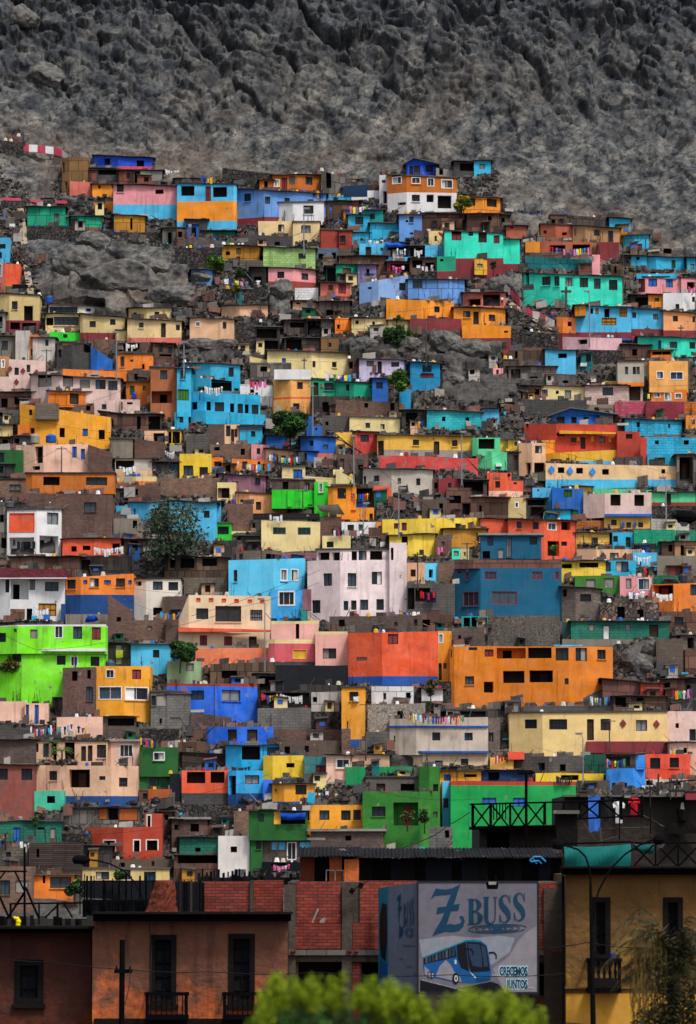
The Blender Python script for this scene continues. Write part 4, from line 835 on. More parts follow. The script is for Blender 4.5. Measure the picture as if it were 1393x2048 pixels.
H|orange yellow house with a row of three windows|1002/1092/1640|78,80|280|ora4|1058 112 1080 200 w,1158 120 1236 194 w,1326 120 1400 196 w,1420 116 1480 196 w|n
H|brown grey base house under the orange yellow row|1090/1650|282|490|bri2|1358 318 1405 355 h,1355 320 1420 352 w|F
W|dark ground wall under the terrace house with blue shutters|716/1100|520|600|blk2|784 530 925 570 h|n
@680 1600 3.869
W|grey stair side wall between the leaf green and bright green houses|690/870|210|400|con2|812 236 848 294 h|n
@0 0 1
H|old brown plaster house at lower left with a tall shuttered window|-260/187|1864|2350|fbr|29 1920 87 2008 2|n Y=118 d=9
H|old brown plaster house with two balcony doors|189/577|1842|2350|fbr2|300 1870 353 2010 3,457 1868 510 2010 3|n Y=117.5 d=9
H|half built brick house with cement columns carrying the bus billboard|577/1127|1765|2350|fcon|597 1925 683 2040 h,724 1926 757 2040 h,1078 1928 1090 1992 h|n Y=119 d=9
H|ochre colonial house with a carved balcony door at right|1129/1640|1750|2350|foch 1988 fyel|1183 1795 1222 1920 3,1327 1795 1367 1920 3|n Y=117 d=10
H|sooty brown flat roofed house behind the ochre one|1127/1640|1592|1760|fdw|1300 1600 1302 1602 h|n Y=132 d=8
H|blackened tower like house with a deep dark opening|958/1128|1655|1800|fdw|975 1664 1020 1700 h|n Y=130 d=8
"""
ATTACH = """
yellow lower storey with blue diamonds|lower_storey|pale pink white house with brown|-.25
blue ledge line of the pale pink|ledge|pale pink white house with brown|.35
yellow balcony line of the big brick red|ledge|big brick red house|.5
long cyan balcony parapet jutting|balcony|big cyan house with a row|.9
maroon brick parapet with white bands|parapet|white two storey house with maroon|.3
lime green ground storey|lower_storey|lime green house|-.25
white ledge band between the lime|ledge|lime green house|.3
cream ground floor with a blue black|lower_storey|cream house with six|-.3
orange ledge of the cream six|ledge|cream house with six|.3
small blue box under the arched|lower_storey|bright blue room with an arched|-.2
rose porch with cream columns|porch|pink house with cream trim|.5
orange ground floor with framed doors|lower_storey|peach two storey house|-.3
khaki ground room with a dark gate|lower_storey|beige tiled house with four|-.3
slim tower part of the tall|tower|tall pale pink house|.06
rooftop room row with dark|rooftop_room|tall pale pink house|-.9
petrol blue top floor|top_floor|large petrol blue house|-1.2
rusty corrugated parapet of the petrol|parapet|large petrol blue house|.07
ground floor with pale columns|lower_storey|pale grey beige house with blue|-.2
upper blue band of the pale|ledge|pale grey beige house with blue|.12
lower blue band of the pale|ledge|pale grey beige house with blue|.25
maroon base and stair of the|plinth|long cream house with blue windows|.1
bright blue upper part of|side_wall|bright blue house with a stepped|-.1
open loggia with hanging clothes|loggia|bright blue house with a stepped|-.2
dark green lower house above|lower_storey|dark green upper house with|-.2
dark green ground floor beside|lower_storey|dark green balcony house|-.3
red chimney room under|tower|brick red house with three big|-.2
small lower red wall under|plinth|brick red house with three big|.03
dark orange long house with|wing|orange house with washing loggias|.06
neon green corner tower|tower|brick and neon green house|.08
neon green lower wall with|lower_wall|brick and neon green house|.04
orange lower room with pale|lower_storey|orange balcony house with barred|-.15
mint green lower box|lower_storey|mint green house with curved|.3
small cyan room under the|lower_storey|cyan tower with green glass|-.2
two white cement roof walls|parapet|tall peach orange house|.03
lattice block parapet on|parapet|cream house with two triple|.05
orange attic balcony over|attic|big rough brick house with|-.5
pale ground floor wall under|lower_storey|long pale pink house with five|-.2
small orange box annex|annex|large yellow orange house with|.3
bright blue parapet on top|parapet|pink house with two bright blue|-.1
"""
ORN = """
diamond|blu4|pale pink white house with brown|.28|1247 1049 1271 1049
diamond|mar|pale house wall decorated|.32|20 737 46 741 73 744 33 763
diamond|blu3|long peach house with blue diamonds|.42|1104 939 1141 941 1186 943
diamond|mar|long cream house with blue|.38|1247 1447 1314 1448
diamond|bro|beige band house with two|.4|1207 1112 1252 1113
square|ver|green house with red ornaments|.12|645 772 680 773
"""
FRONT = """
small orange hut tucked|dark rubble bank above
white two storey house with a square|long periwinkle blue
grey board shack with a person|dark board shack at the right
green cabin with a small dark hole|big turquoise house
yellow latticed gate hut|big turquoise house
pale wall strip house|khaki house with a plant
orange plank front room|sky blue wall house with torn
bright orange corrugated kiosk|long pale pink house with five
grey cement panel on the roof|large yellow orange house
rough grey roof shed with water|large yellow orange house
small orange wall house with one blue|amber house edge
cyan tarp covered stall|strong blue tall house
dark green stall with tin roof|dark green house at the left
yellow orange house with a barred|orange balcony house with barred
ochre brick room with sloped|white grey house with block
mauve wall strip beside|tall pale pink house with
brown brick shed end|white grey house with block
dark brick pier below|long brown brick terrace
dark brick flank at the foot|narrow orange house with a double
small red shed at the left|long cream house with blue
lime yellow stub wall|dark log block house
"""
LAUNDRY = """
330 336 358 338 8 w
402 350 425 352 4 b
1037 418 1086 419 12 d
1100 492 1180 494 20 m
698 410 738 408 6 m
447 555 520 560 7 m
794 495 812 495 4 w
828 495 846 498 4 w
784 529 810 529 4 p
834 528 868 528 4 w
650 744 712 746 8 m
408 770 446 772 8 w
500 759 533 760 6 p
538 908 600 912 16 m
474 922 540 925 14 m
545 905 590 908 8 b
250 684 276 685 5 w
268 1004 180 984 1 m
103 957 163 959 13 m
236 930 272 930 5 w
330 900 350 900 5 w
187 1093 248 1091 12 w
26 1078 70 1082 6 d
862 1062 862 1062 1 m
690 1060 740 1055 6 w
734 1068 776 1072 8 w
663 1056 690 1058 6 r
840 1180 872 1182 6 r
875 1090 888 1090 2 p
680 980 742 985 14 b
826 838 848 838 3 b
540 1028 565 1028 5 w
1000 1299 1044 1299 9 w
1050 1300 1096 1300 10 r
1060 1364 1038 1364 1 d
320 1220 350 1226 6 m
66 1214 98 1214 5 w
100 1450 145 1448 8 m
60 1452 100 1455 10 m
155 1450 175 1452 3 b
280 1474 312 1478 6 b
522 1385 556 1387 8 b
560 1386 606 1390 12 w
820 1425 930 1430 22 m
1178 1390 1222 1392 14 m
1214 1517 1252 1516 8 m
1112 1551 1146 1550 8 d
990 1508 1016 1508 7 r
630 1585 712 1578 13 m
545 1728 582 1726 6 p
1258 1182 1290 1180 3 w
1306 1182 1346 1186 6 w
1268 1108 1304 1110 6 w
40 1680 62 1684 3 w
1344 1378 1388 1374 6 m
1376 570 1392 572 4 p
816 668 840 660 0 b
700 1388 720 1388 1 w
1326 668 1342 668 0 m
1288 783 1302 784 2 m
"""
LAUNDRY = '\n'.join(l for l in LAUNDRY.strip().splitlines() if l.split()[4] != '0' and abs(float(l.split()[2])-float(l.split()[0])) > 8 and float(l.split()[2]) > float(l.split()[0]))
LAMPS = """
608 424 492 6|street lamp in front of the cream maroon post house
1247 497 553 0|lone bare pole beside the red patch wall house
1180 590 675 -5|street lamp before the sky blue wall house
93 698 745 0|thin pole by the sooty white plaster house
233 672 740 -2|street lamp beside the bright blue stepped house
368 692 732 -2|street lamp above the sky cyan corner house
626 780 852 -3|street lamp beside the tall peach orange house
708 880 955 -2|street lamp at the yellow stair rails
924 872 950 3|thin lamp pole in front of the long yellow house
1333 964 1022 -6|street lamp at the right end of the long peach house
123 894 945 0|leaning power pole beside the pink beige house
853 638 715 0|slender mast on the rocks under the orange house
606 980 1012 0|tall thin pole in front of the neon green wall
798 985 1055 8|lamp arm over the grey block house wall
727 1015 1065 6|lamp arm above the white washing house
383 1224 1290 0|green utility pole at the cream six square house
530 1207 1322 -8|street lamp in front of the cream six square house
73 1296 1375 0|tall wooden power pole in front of the lime house
429 1368 1420 0|thin pole dividing the strong blue house
1167 1477 1545 -8|street lamp left of the grey block house fence
1220 1438 1502 0|pale pole beside the blue window of the long cream house
732 1403 1500 0|slim pole right of the narrow orange house
836 1105 1160 0|thin pole in front of the blue and yellow cube
935 1085 1122 0|short pole by the cream shed and petrol house
555 1635 1690 0|thin pole on the leaf green lower wall
8 1040 1040 0|x
"""
LAMPS = '\n'.join(l for l in LAMPS.strip().splitlines() if not l.endswith('|x'))
# ---------------------------------------------------------------- buildings from the survey table
KIND = { # name, fill, frame, frame width, bars x, bars z, recess
 'w':('window','G','frm',.05,1,0,.22), 'g':('window','G','frm',.05,4,2,.2), 'W':('window','G','white',.08,1,0,.14), 'D':('door','wood','frm',.06,0,0,.18),
 'h':('opening','H',None,0,0,0,.55), 'n':('opening','H',None,0,0,0,.4), 'r':('shutter','mar','frm',.04,1,0,.08), 'b':('shutter','blt','frm',.04,1,0,.1),
 'e':('shutter','grn','frm',.04,3,0,.1), 'y':('panel','ylw','ylw',.04,0,0,.06), 'm':('panel','mus+q','wood',.06,2,1,.1), 'k':('board','gry','frm',.04,0,0,.1),
 's':('shutter','sky','bri2',.04,1,0,.06), 'o':('panel','ver','ver',.03,0,0,.04), 'o2':('panel','ruo','frm',.04,0,0,.06), 'P':('door','white','frm',.05,0,0,.1),
 'a':('awning','ora','frm',.04,0,0,.05), 'p':('opening','H','wood',.05,0,0,.4), 't':('window','G','teal',.08,2,0,.1), 'T':('window','G','white',.07,2,0,.12),
 'A':('window','G','whi',.14,2,0,.14), 'R':('window','G','mar',.07,2,0,.12), 'v':('opening','H','crw',.10,0,0,.5), 'l':None, 'c':None, 'x':None,
 '2':('window','fwd','fdk',.16,3,2,.25), '3':('window','fwd','fdk',.14,1,4,.3)}
HOUSES = []; ROWOF = {}; CARVE = []; BYLABEL = []
def parse(text):
    ox = oy = 0; s = 1; out = []
    for ln in text.strip().splitlines():
        ln = ln.strip()
        if not ln: continue
        if ln[0] == '@':
            a = ln[1:].split(); ox, oy, s = float(a[0]), float(a[1]), float(a[2]); continue
        p = ln.split('|')
        X = [ox+float(q)/s for q in p[2].split('/')]
        yt = [oy+float(q)/s for q in p[3].split(',')]
        yb = oy+float(p[4].split(',')[0])/s
        bands = []
        for q in p[5].split():
            try: bands.append(oy+float(q)/s)
            except ValueError: bands.append(q)
        W = []
        for q in p[6].split(','):
            a = q.split()
            if len(a) >= 5: W.append((ox+float(a[0])/s, oy+float(a[1])/s, ox+float(a[2])/s, oy+float(a[3])/s, a[4]))
        out.append([p[0], p[1], X, yt, yb, bands, W, p[7] if len(p) > 7 else ''])
    return out
def chain_of(X, Y0, seed):
    n = len(X); rs = random.Random(seed); Y = [Y0]*n
    if n == 2: Y[1] += rs.uniform(-.4, .4); return Y
    wd = [(X[i+1]-X[i])/F*Y0 for i in range(n-1)]; wm = max(wd)
    Y[0] += min(2.4, wd[0]*(.10 if wd[0] == wm else .6)); Y[-1] += min(2.4, wd[-1]*(.10 if wd[-1] == wm else .6))
    return Y
def building(e, parent=None, pname=None, prot=0, Yfix=None, found=2.5, deep=True):
    typ, label, X, yt, yb, bands, W, opt = e
    PARENTYB = yb if parent is None else ROWOF[parent.name]
    o = opt.split() or ['n']; roof = o[0]; D = None; Y0 = Yfix
    for q in o[1:]:
        if q[:2] == 'Y=': Y0 = float(q[2:])
        if q[:2] == 'd=': D = float(q[2:])
    far = not any(q[:2] == 'Y=' for q in o[1:])
    X0, X1 = X[0], X[-1]
    if Y0 is None: Y0 = YT((X0+X1)/2, yb)
    Y0 -= prot
    CY = chain_of(X, Y0, int(X0*31+yb))
    if len(yt) == 1: yt = yt*len(X)
    elif len(yt) == 2 and len(X) > 2: yt = [yt[0]+(yt[1]-yt[0])*(x-X0)/(X1-X0) for x in X]
    elif len(yt) == 3 and len(X) == 4: yt = [yt[0], yt[1], (yt[1]+yt[2])/2, yt[2]]
    rs = random.Random(int(X0*7+yb*13))
    P = [at(x, 1024, y) for x, y in zip(X, CY)]; T = [at(x, r, y).z for x, r, y in zip(X, yt, CY)]
    zb0 = at(X0, yb, Y0).z; h = max(T)-zb0
    zb = zb0-((2.0 if prot < .2 and e[4] > PARENTYB+8 else 0) if (parent is not None) else (found if far else .5))
    if not far and parent is None: zb = 0
    if D is None: D = .5 if (typ == 'W') else max(2.5, min(7, h*1.2))
    if parent is not None and typ != 'H': D = min(D, prot+.5) if prot else .3
    org = Vector(((P[0].x+P[-1].x)/2, Y0, zb0))
    if parent is None:
        cat = {'H': 'house', 'S': 'shack', 'W': 'wall'}[typ]; nm = cat
        if typ == 'W' and 'fence' in label: cat = nm = 'fence'
        elif typ == 'W' and 'terrace' in label: nm = 'terrace_wall'
        elif typ == 'W' and 'retaining' in label: nm = 'retaining_wall'
        root = empty(nm, org, label, cat); ROWOF[root.name] = yb
        HOUSES.append(dict(root=root, label=label, Y0=Y0, X=X, yt=yt, yb=yb, P=P, T=T, CY=CY, D=D, typ=typ, far=far, org=org, rs=rs))
        if far: CARVE.append((X, yt, yb, CY, D))
    else: root = parent; org = Vector(parent.location)
    VR = {'con': ['con','con','cona','conb','conc','cond'], 'ply': ['ply','plya','plyb','plyc','bro'], 'dgr': ['dgr','dgra','plyb','conb'], 'bri': ['bri','bria','brib','bric']}
    cols = [rs.choice(VR[b]) if (b in VR and far) else b for b in bands if isinstance(b, str)] or ['con']; cuts = [b for b in bands if not isinstance(b, str)]
    ic = min(1, len(X)-2) if len(X) > 2 else 0
    zc = [at(X[ic], c, CY[ic]).z for c in cuts]
    def bandcol(z):
        for k, c in enumerate(zc):
            if z > c: return cols[k]
        return cols[-1]
    if far and parent is None and (typ == 'S' or (typ == 'W' and cols[0][:3] in ('con', 'bri') and rs.random() < .5)) and not any(q[4] in KIND and KIND[q[4]] for q in W):
        n_ = max(1, int((X1-X0)/38)); H_ = yb-max(yt)
        if H_ > 12:
            for _ in range(n_):
                w_ = rs.uniform(5, 12); x_ = rs.uniform(X0+2, max(X0+3, X1-w_-2)); y_ = max(yt)+H_*rs.uniform(.15, .4); W = W+[(x_, y_, x_+w_, y_+min(H_*.5, rs.uniform(7, 16)), rs.choice('hhhwDkn'))]
    if far and parent is None and roof == 'n' and len(X) == 2 and typ != 'S':   # crooked hand-built top edge
        k_ = max(1, int((X1-X0)/45)); T0, T1_ = yt[0], yt[-1]
        if k_ > 1:
            X = [X0+(X1-X0)*j/k_ for j in range(k_+1)]; CY = [CY[0]+(CY[-1]-CY[0])*j/k_ for j in range(k_+1)]; yt = [T0+(T1_-T0)*j/k_+rs.uniform(-1.1, 1.1) for j in range(k_+1)]
            P = [at(x, 1024, y) for x, y in zip(X, CY)]; T = [at(x, r, y).z for x, r, y in zip(X, yt, CY)]; HOUSES[-1].update(X=X, yt=yt, P=P, T=T, CY=CY); CARVE[-1] = (X, yt, yb, CY, D)
    mb = MB(); usum = rs.uniform(0, 3); wins = []
    for i in range(len(X)-1):
        A, B = P[i], P[i+1]; A = Vector((A.x, A.y, 0)); B = Vector((B.x, B.y, 0)); L = (B-A).length; d = (B-A)/L; nrm = Vector((d.y, -d.x, 0))  # outward (towards camera)
        inw = -nrm
        cols_u = {0.0, L}; rows = {zb}; holes = []
        for c in zc:
            if zb < c < max(T): rows.add(c)
        for (x0, y0, x1, y1, k) in W:
            kd = KIND.get(k)
            if not kd: continue
            xm = (x0+x1)/2
            if not (X[i] <= xm < X[i+1] or (i == 0 and xm < X[0]) or (i == len(X)-2 and xm >= X[-1])): continue
            def hit(px):
                rx, ry, rz = ray(px, (y0+y1)/2); t = (A.x*nrm.x+A.y*nrm.y)/(rx*nrm.x+ry*nrm.y); return Vector((rx*t, ry*t, 0)), t
            (a, ta), (b, tb) = hit(x0), hit(x1)
            u0, u1 = sorted(((a-A).dot(d), (b-A).dot(d)))
            Ym = (a.y+b.y)/2; z1 = at(xm, y0, Ym).z; z0 = at(xm, y1, Ym).z
            u0 = max(.06, u0); u1 = min(L-.06, u1); tt = min(T[i]+(T[i+1]-T[i])*u/L for u in (u0, u1)); z1 = min(z1, tt-.08); z0 = max(z0, zb0+.05 if far else z0)
            if u1-u0 < .14 or z1-z0 < .12: continue
            if any(u0 < q[1]+.02 and u1 > q[0]-.02 and z0 < q[3]+.02 and z1 > q[2]-.02 for q in holes): continue
            holes.append((u0, u1, z0, z1, k)); cols_u |= {u0, u1}; rows |= {z0, z1}
        U = sorted(cols_u); Z = sorted(rows); Z = [z for z in Z]
        topf = lambda u: T[i]+(T[i+1]-T[i])*u/L
        pt = lambda u, z, q=0: (A+d*u+inw*q)+Vector((0, 0, z))
        def quad(ua, ub, za, zb_, zat=None, zbt=None):
            m = bandcol((za+zb_)/2)
            pts = [pt(ua, za), pt(ub, za), pt(ub, zb_ if zbt is None else zbt), pt(ua, zb_ if zat is None else zat)]
            mb.poly([p-org for p in pts], m, [(usum+ua, za), (usum+ub, za), (usum+ub, zb_), (usum+ua, zb_)])
        mt = min(T[i], T[i+1])
        Z = [z for z in Z if z < mt-.03]
        for ua, ub in zip(U, U[1:]):
            for k_, za in enumerate(Z):
                last = k_ == len(Z)-1; ze = mt if last else Z[k_+1]
                um, zm = (ua+ub)/2, (za+(Z[k_+1] if not last else topf((ua+ub)/2)))/2
                if any(q[0] < um < q[1] and q[2] < zm < q[3] for q in holes): continue
                if last: quad(ua, ub, za, topf(um), topf(ua), topf(ub))
                else: quad(ua, ub, za, ze)
        for (u0, u1, z0, z1, k) in holes:
            nm, fill, fr, fw, bx, bz, rec = KIND[k]
            big = (u1-u0)*(z1-z0)
            if fill == 'H' and big > 2.2: rec = min(1.3, D-.4)
            rec = min(rec, D-.15) if D > .3 else rec
            cm = bandcol((z0+z1)/2)
            for q in ([pt(u0,z0),pt(u0,z0,rec),pt(u0,z1,rec),pt(u0,z1)], [pt(u1,z0),pt(u1,z1),pt(u1,z1,rec),pt(u1,z0,rec)],
                      [pt(u0,z1),pt(u0,z1,rec),pt(u1,z1,rec),pt(u1,z1)], [pt(u0,z0),pt(u1,z0),pt(u1,z0,rec),pt(u0,z0,rec)]):
                mb.poly([p-org for p in q], cm)
            wm = MB(); wo = pt((u0+u1)/2, z0, 0)
            small = big < .25 and far
            def bx3(m_, ua, ub, za, zb_, qa, qb, mm):
                a = [pt(ua, za, qa), pt(ub, za, qa), pt(ub, za, qb), pt(ua, za, qb)]
                m_.prism([p-wo for p in a], (0, 0, zb_-za), mm)
            if fill == 'H':
                hm = MB()
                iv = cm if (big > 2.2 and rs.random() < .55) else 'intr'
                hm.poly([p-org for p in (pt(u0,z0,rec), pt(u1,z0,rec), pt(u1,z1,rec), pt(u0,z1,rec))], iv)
                ob = hm.build('opening', root)
                if big > 2.2 and far:
                    um = MB(); a = u0+(u1-u0)*rs.uniform(.08, .5); wdt = min(.8, (u1-u0)*.35)
                    q = [pt(a, z0+.02, rec-.02), pt(a+wdt, z0+.02, rec-.02), pt(a+wdt, z0+(z1-z0)*.8, rec-.02), pt(a, z0+(z1-z0)*.8, rec-.02)]
                    um.prism([p-org for p in q], inw*-.03, rs.choice(['dark', 'wood', 'frm', 'mar'])); um.build('door', ob)
                if fr:
                    for (a_, b_, c_, d_) in ((u0, u0+fw, z0, z1), (u1-fw, u1, z0, z1), (u0+fw, u1-fw, z1-fw, z1)): bx3(wm, a_, b_, c_, d_, -.03, .12, fr)
                    f_ = wm.build('frame', ob); f_.location = wo-org
                continue
            if fill == 'G':
                gi = rs.choices([0, 1, 2, 3, 4], [5, 3, 3, 1.3, 1])[0]; fm = glass(gi)
            else: fm = fill
            q0 = rec-.04
            for (a_, b_, c_, d_) in ((u0, u0+fw, z0, z1), (u1-fw, u1, z0, z1), (u0+fw, u1-fw, z1-fw, z1), (u0+fw, u1-fw, z0, z0+fw)): bx3(wm, a_, b_, c_, d_, q0-.05 if fr not in ('white', 'whi', 'fdk') else -.03, q0+.03, fr)
            if fr in ('white', 'whi', 'fdk') and far is False: bx3(wm, u0-.06, u1+.06, z0-.12, z0, -.12, 0, 'fdk')
            if not small:
                for j in range(bx): xx = u0+(u1-u0)*(j+1)/(bx+1); bx3(wm, xx-.018, xx+.018, z0+fw, z1-fw, q0-.03, q0+.02, fr)
                for j in range(bz): zz = z0+(z1-z0)*(j+1)/(bz+1); bx3(wm, u0+fw, u1-fw, zz-.016, zz+.016, q0-.035, q0+.015, fr)
                if far and nm == 'window' and rs.random() < .35: bx3(wm, u0-.05, u1+.05, z0-.09, z0-.003, -.1, .02, cm)
            wo_ = wm.build(nm, root); wo_.location = wo-org
            pm = MB(); qq = q0+.035
            pm.poly([p-wo for p in (pt(u0, z0, qq), pt(u1, z0, qq), pt(u1, z1, qq), pt(u0, z1, qq))], fm); pm.build('pane' if nm == 'window' else 'leaf', wo_)
            if k == 'W' and rs.random() < .5 or k == 'w' and rs.random() < .12:
                cu = MB(); wd_ = (u1-u0)*rs.uniform(.3, .5); a = u0+fw if rs.random() < .5 else u1-fw-wd_
                cu.poly([p-wo for p in (pt(a, z0+fw, qq-.008), pt(a+wd_, z0+fw, qq-.008), pt(a+wd_, z1-fw, qq-.008), pt(a, z1-fw, qq-.008))], rs.choice(['whi', 'gry', 'slt', 'dwh'])); cu.build('curtain', wo_)
        usum += L
    # sides and back
    bk = Vector((0, D, 0)); n = len(P)
    Bk = [Vector((p.x+(.0), max(CY)+D, 0)) for p in (P[0], P[-1])]
    def sidequad(p, q, tp, tq):
        for k in range(len(zc)+1):
            hi_p = tp if k == 0 else zc[k-1]; hi_q = tq if k == 0 else zc[k-1]; lo = zc[k] if k < len(zc) else zb
            if hi_p <= lo+.01: continue
            L = (q-p).length; mb.poly([Vector((p.x,p.y,lo))-org, Vector((q.x,q.y,lo))-org, Vector((q.x,q.y,hi_q))-org, Vector((p.x,p.y,hi_p))-org], cols[min(k, len(cols)-1)], [(0,lo),(L,lo),(L,hi_q),(0,hi_p)])
    p0 = Vector((P[0].x, P[0].y, 0)); p1 = Vector((P[-1].x, P[-1].y, 0))
    sidequad(Bk[0], p0, T[0], T[0]); sidequad(p1, Bk[1], T[-1], T[-1]); sidequad(Bk[1], Bk[0], T[-1], T[0])
    top = [Vector((p.x, p.y, t))-org for p, t in zip(P, T)]+[Vector((Bk[1].x, Bk[1].y, T[-1]))-org, Vector((Bk[0].x, Bk[0].y, T[0]))-org]
    mb.poly(top, 'roofc' if typ != 'W' else cols[0])
    if parent is None: mb.build({'H': 'facade', 'S': 'cabin_wall', 'W': 'wall_face'}[typ], root)
    else: mb.build(pname, root)
    # roof
    if roof in 'cfFg':
        rm = MB(); ov = {'c': .28, 'f': .12, 'F': .3, 'g': .35}[roof]; th = {'c': .05, 'f': .13, 'F': .2, 'g': .08}[roof]
        mm = {'c': rs.choice(['tin', 'tin', 'dgr', 'rus', 'roofc', 'con']), 'f': rs.choice(['roofc', 'con', 'dgr']), 'F': 'gry', 'g': 'rufc'}[roof]
        if roof == 'g' and len(P) >= 3:
            a, b, c = P[0], P[1], P[-1]; hh = .9; x0, xm, x1 = a.x-ov, a.x+(b.x-a.x)*.5, c.x+ov; ya = min(CY)-ov; yb_ = max(CY)+D; zt = max(T)
            pts = [Vector((x0, ya+.3, T[0]-.05)), Vector((xm, ya, zt+hh*.7)), Vector((x1, ya, T[-1]-.02))]
            for s1, s2 in ((0, 1), (1, 2)):
                q = [pts[s1], pts[s2], pts[s2]+Vector((0, yb_-ya, .2)), pts[s1]+Vector((0, yb_-ya, .2))]
                rm.prism([p-org for p in q], (0, 0, .08), mm)
            rm.poly([p-org+Vector((0, ov, 0)) for p in pts], cols[0])
        else:
            fr_ = []
            for k, (p, t) in enumerate(zip(P, T)): 
                dx = -ov if k == 0 else (ov if k == n-1 else 0); fr_.append(Vector((p.x+dx, p.y-ov, t)))
            if roof == 'c':   # ragged front edge
                f2 = []
                for a, b in zip(fr_, fr_[1:]):
                    m_ = max(1, int((b-a).length/1.1))
                    for j in range(m_):
                        f2.append(a.lerp(b, j/m_)+Vector((0, rs.uniform(-.18, .12), rs.uniform(-.04, .09))))
                f2.append(fr_[-1]); fr_ = f2
            y2 = max(CY)+D+.1
            for a, b in zip(fr_, fr_[1:]):
                q = [a, b, Vector((b.x, y2, b.z+.02)), Vector((a.x, y2, a.z+.02))]
                rm.prism([p-org+Vector((0, 0, .004)) for p in q], (0, 0, th), mm)
            if roof == 'c':
                for _ in range(max(1, int((P[-1].x-P[0].x)*.35))):
                    t = rs.random(); a = fr_[0].lerp(fr_[-1], t); k = rs.uniform(.15, .6)
                    a = Vector((a.x, a.y+rs.uniform(.2, .7), a.z+.08)) - org
                    if rs.random() < .5: rm.box(a, a+Vector((k, k*.6, rs.uniform(.06, .16))), rs.choice(['con', 'rus', 'tin']))
                    else: rm.bar(a, a+Vector((rs.uniform(-1.2, 1.2), rs.uniform(.3, 1), rs.uniform(0, .25))), .035, 'timber')
        rm.build('roof', root)
    if typ == 'H' and parent is None and far and roof in 'nf' and rs.random() < .8:   # starter bars left for another storey
        for _ in range(rs.randint(2, 4)):
            rb = MB()
            t = rs.random(); k = rs.randrange(len(P)-1); a = P[k].lerp(P[k+1], t); zt = T[k]+(T[k+1]-T[k])*t
            for j in range(rs.randint(1, 4)):
                q = Vector((a.x+rs.uniform(-.12, .12), a.y+.12+rs.uniform(0, .2), zt))-org
                rb.bar(q, q+Vector((rs.uniform(-.12, .12), rs.uniform(-.08, .08), rs.uniform(.4, 1.3))), .018, 'frm', 3)
            rb.build('rebar', root)
    return root
ENTRIES = parse(DATA)
PARTS = {}
for a in ATTACH.strip().splitlines():
    k, nm, par, pr = a.split('|'); PARTS[k] = (nm, par, float(pr))
late = []; BASE = {}; FR = dict(l.split('|') for l in FRONT.strip().splitlines()); frl = []
for e in ENTRIES:
    k = next((k for k in PARTS if e[1].startswith(k)), None)
    if k: late.append((e, PARTS[k])); BASE.setdefault(PARTS[k][1], []).append(e)
for e in ENTRIES:
    if any(e is q[0] for q in late): continue
    kf = next((k for k in FR if e[1].startswith(k)), None)
    if kf: frl.append((e, FR[kf])); continue
    k = next((k for k in BASE if e[1].startswith(k)), None)
    if k:
        mx = max(q[4] for q in BASE[k]+[e]); low = any(q[4] > e[4]+8 for q in BASE[k])
        building(e, Yfix=YT((e[2][0]+e[2][-1])/2, mx), found=.3 if low else 2.5)
        for q in BASE[k]: CARVE.append((q[2], q[3]*len(q[2]) if len(q[3]) == 1 else [q[3][0]]*len(q[2]), q[4], [HOUSES[-1]['Y0']]*len(q[2]), 3))
    else: building(e)
def find(sub): 
    r = [h for h in HOUSES if h['label'].startswith(sub)]
    if not r: raise Exception('no house '+sub)
    return r[0]
for e, par in frl: e[7] += ' d=.9'; building(e, Yfix=find(par)['Y0']-.75, found=.25)
for e, (nm, par, pr) in late:
    h = find(par); building(e, parent=h['root'], pname=nm, prot=pr, Yfix=h['Y0'])
# ornaments set into facades
def on_face(h, px, py, prot=.02):
    X, CY = h['X'], h['CY']
    i = max(0, min(len(X)-2, sum(1 for x in X[1:-1] if px > x))); t = (px-X[i])/(X[i+1]-X[i]); return at(px, py, CY[i]+(CY[i+1]-CY[i])*t-prot)
for ln in ORN.strip().splitlines():
    nm, col, par, s, pts = ln.split('|'); h = find(par); a = pts.split(); s = float(s)
    for i in range(0, len(a), 2):
        px, py = float(a[i]), float(a[i+1]); m = MB(); c = on_face(h, px, py, .12)-h['org']; r = s
        sh = [(-r,0),(0,-r),(r,0),(0,r)] if nm == 'diamond' else [(-r,-r),(r,-r),(r,r),(-r,r)]
        m.prism([c+Vector((u*.8, 0, v)) for u, v in sh], (0, .1, 0), col); m.build(nm, h['root'])
# ---------------------------------------------------------------- hillside
def hsh(ix, iy, s): 
    h = (ix.astype(np.int64)*374761393 + iy.astype(np.int64)*668265263 + s*974634777) & 0x7fffffff
    h = ((h ^ (h >> 13))*1274126177) & 0x7fffffff
    return ((h ^ (h >> 16)) & 0xffff)/65535.0
def pn(x, y, s=0):
    ix = np.floor(x); iy = np.floor(y); fx = x-ix; fy = y-iy; u = fx*fx*fx*(fx*(fx*6-15)+10); v = fy*fy*fy*(fy*(fy*6-15)+10)
    def g(a, b):
        t = hsh(ix+a, iy+b, s)*2*np.pi; return np.cos(t)*(fx-a)+np.sin(t)*(fy-b)
    return ((g(0,0)*(1-u)+g(1,0)*u)*(1-v)+(g(0,1)*(1-u)+g(1,1)*u)*v)*1.5
def fbm(x, y, o=4, s=0):
    r = 0; a = .5
    for k in range(o): r = r+a*pn(x*2**k, y*2**k, s+k*17); a *= .52
    return r
def ridged(x, y, o=4, s=0):
    r = 0; a = .5; wgt = 1.0
    for k in range(o):
        n = 1-np.abs(pn(x*2**k, y*2**k, s+k*13)); n = n*n*wgt; r = r+a*n; wgt = np.clip(n*1.6, 0, 1); a *= .55
    return r
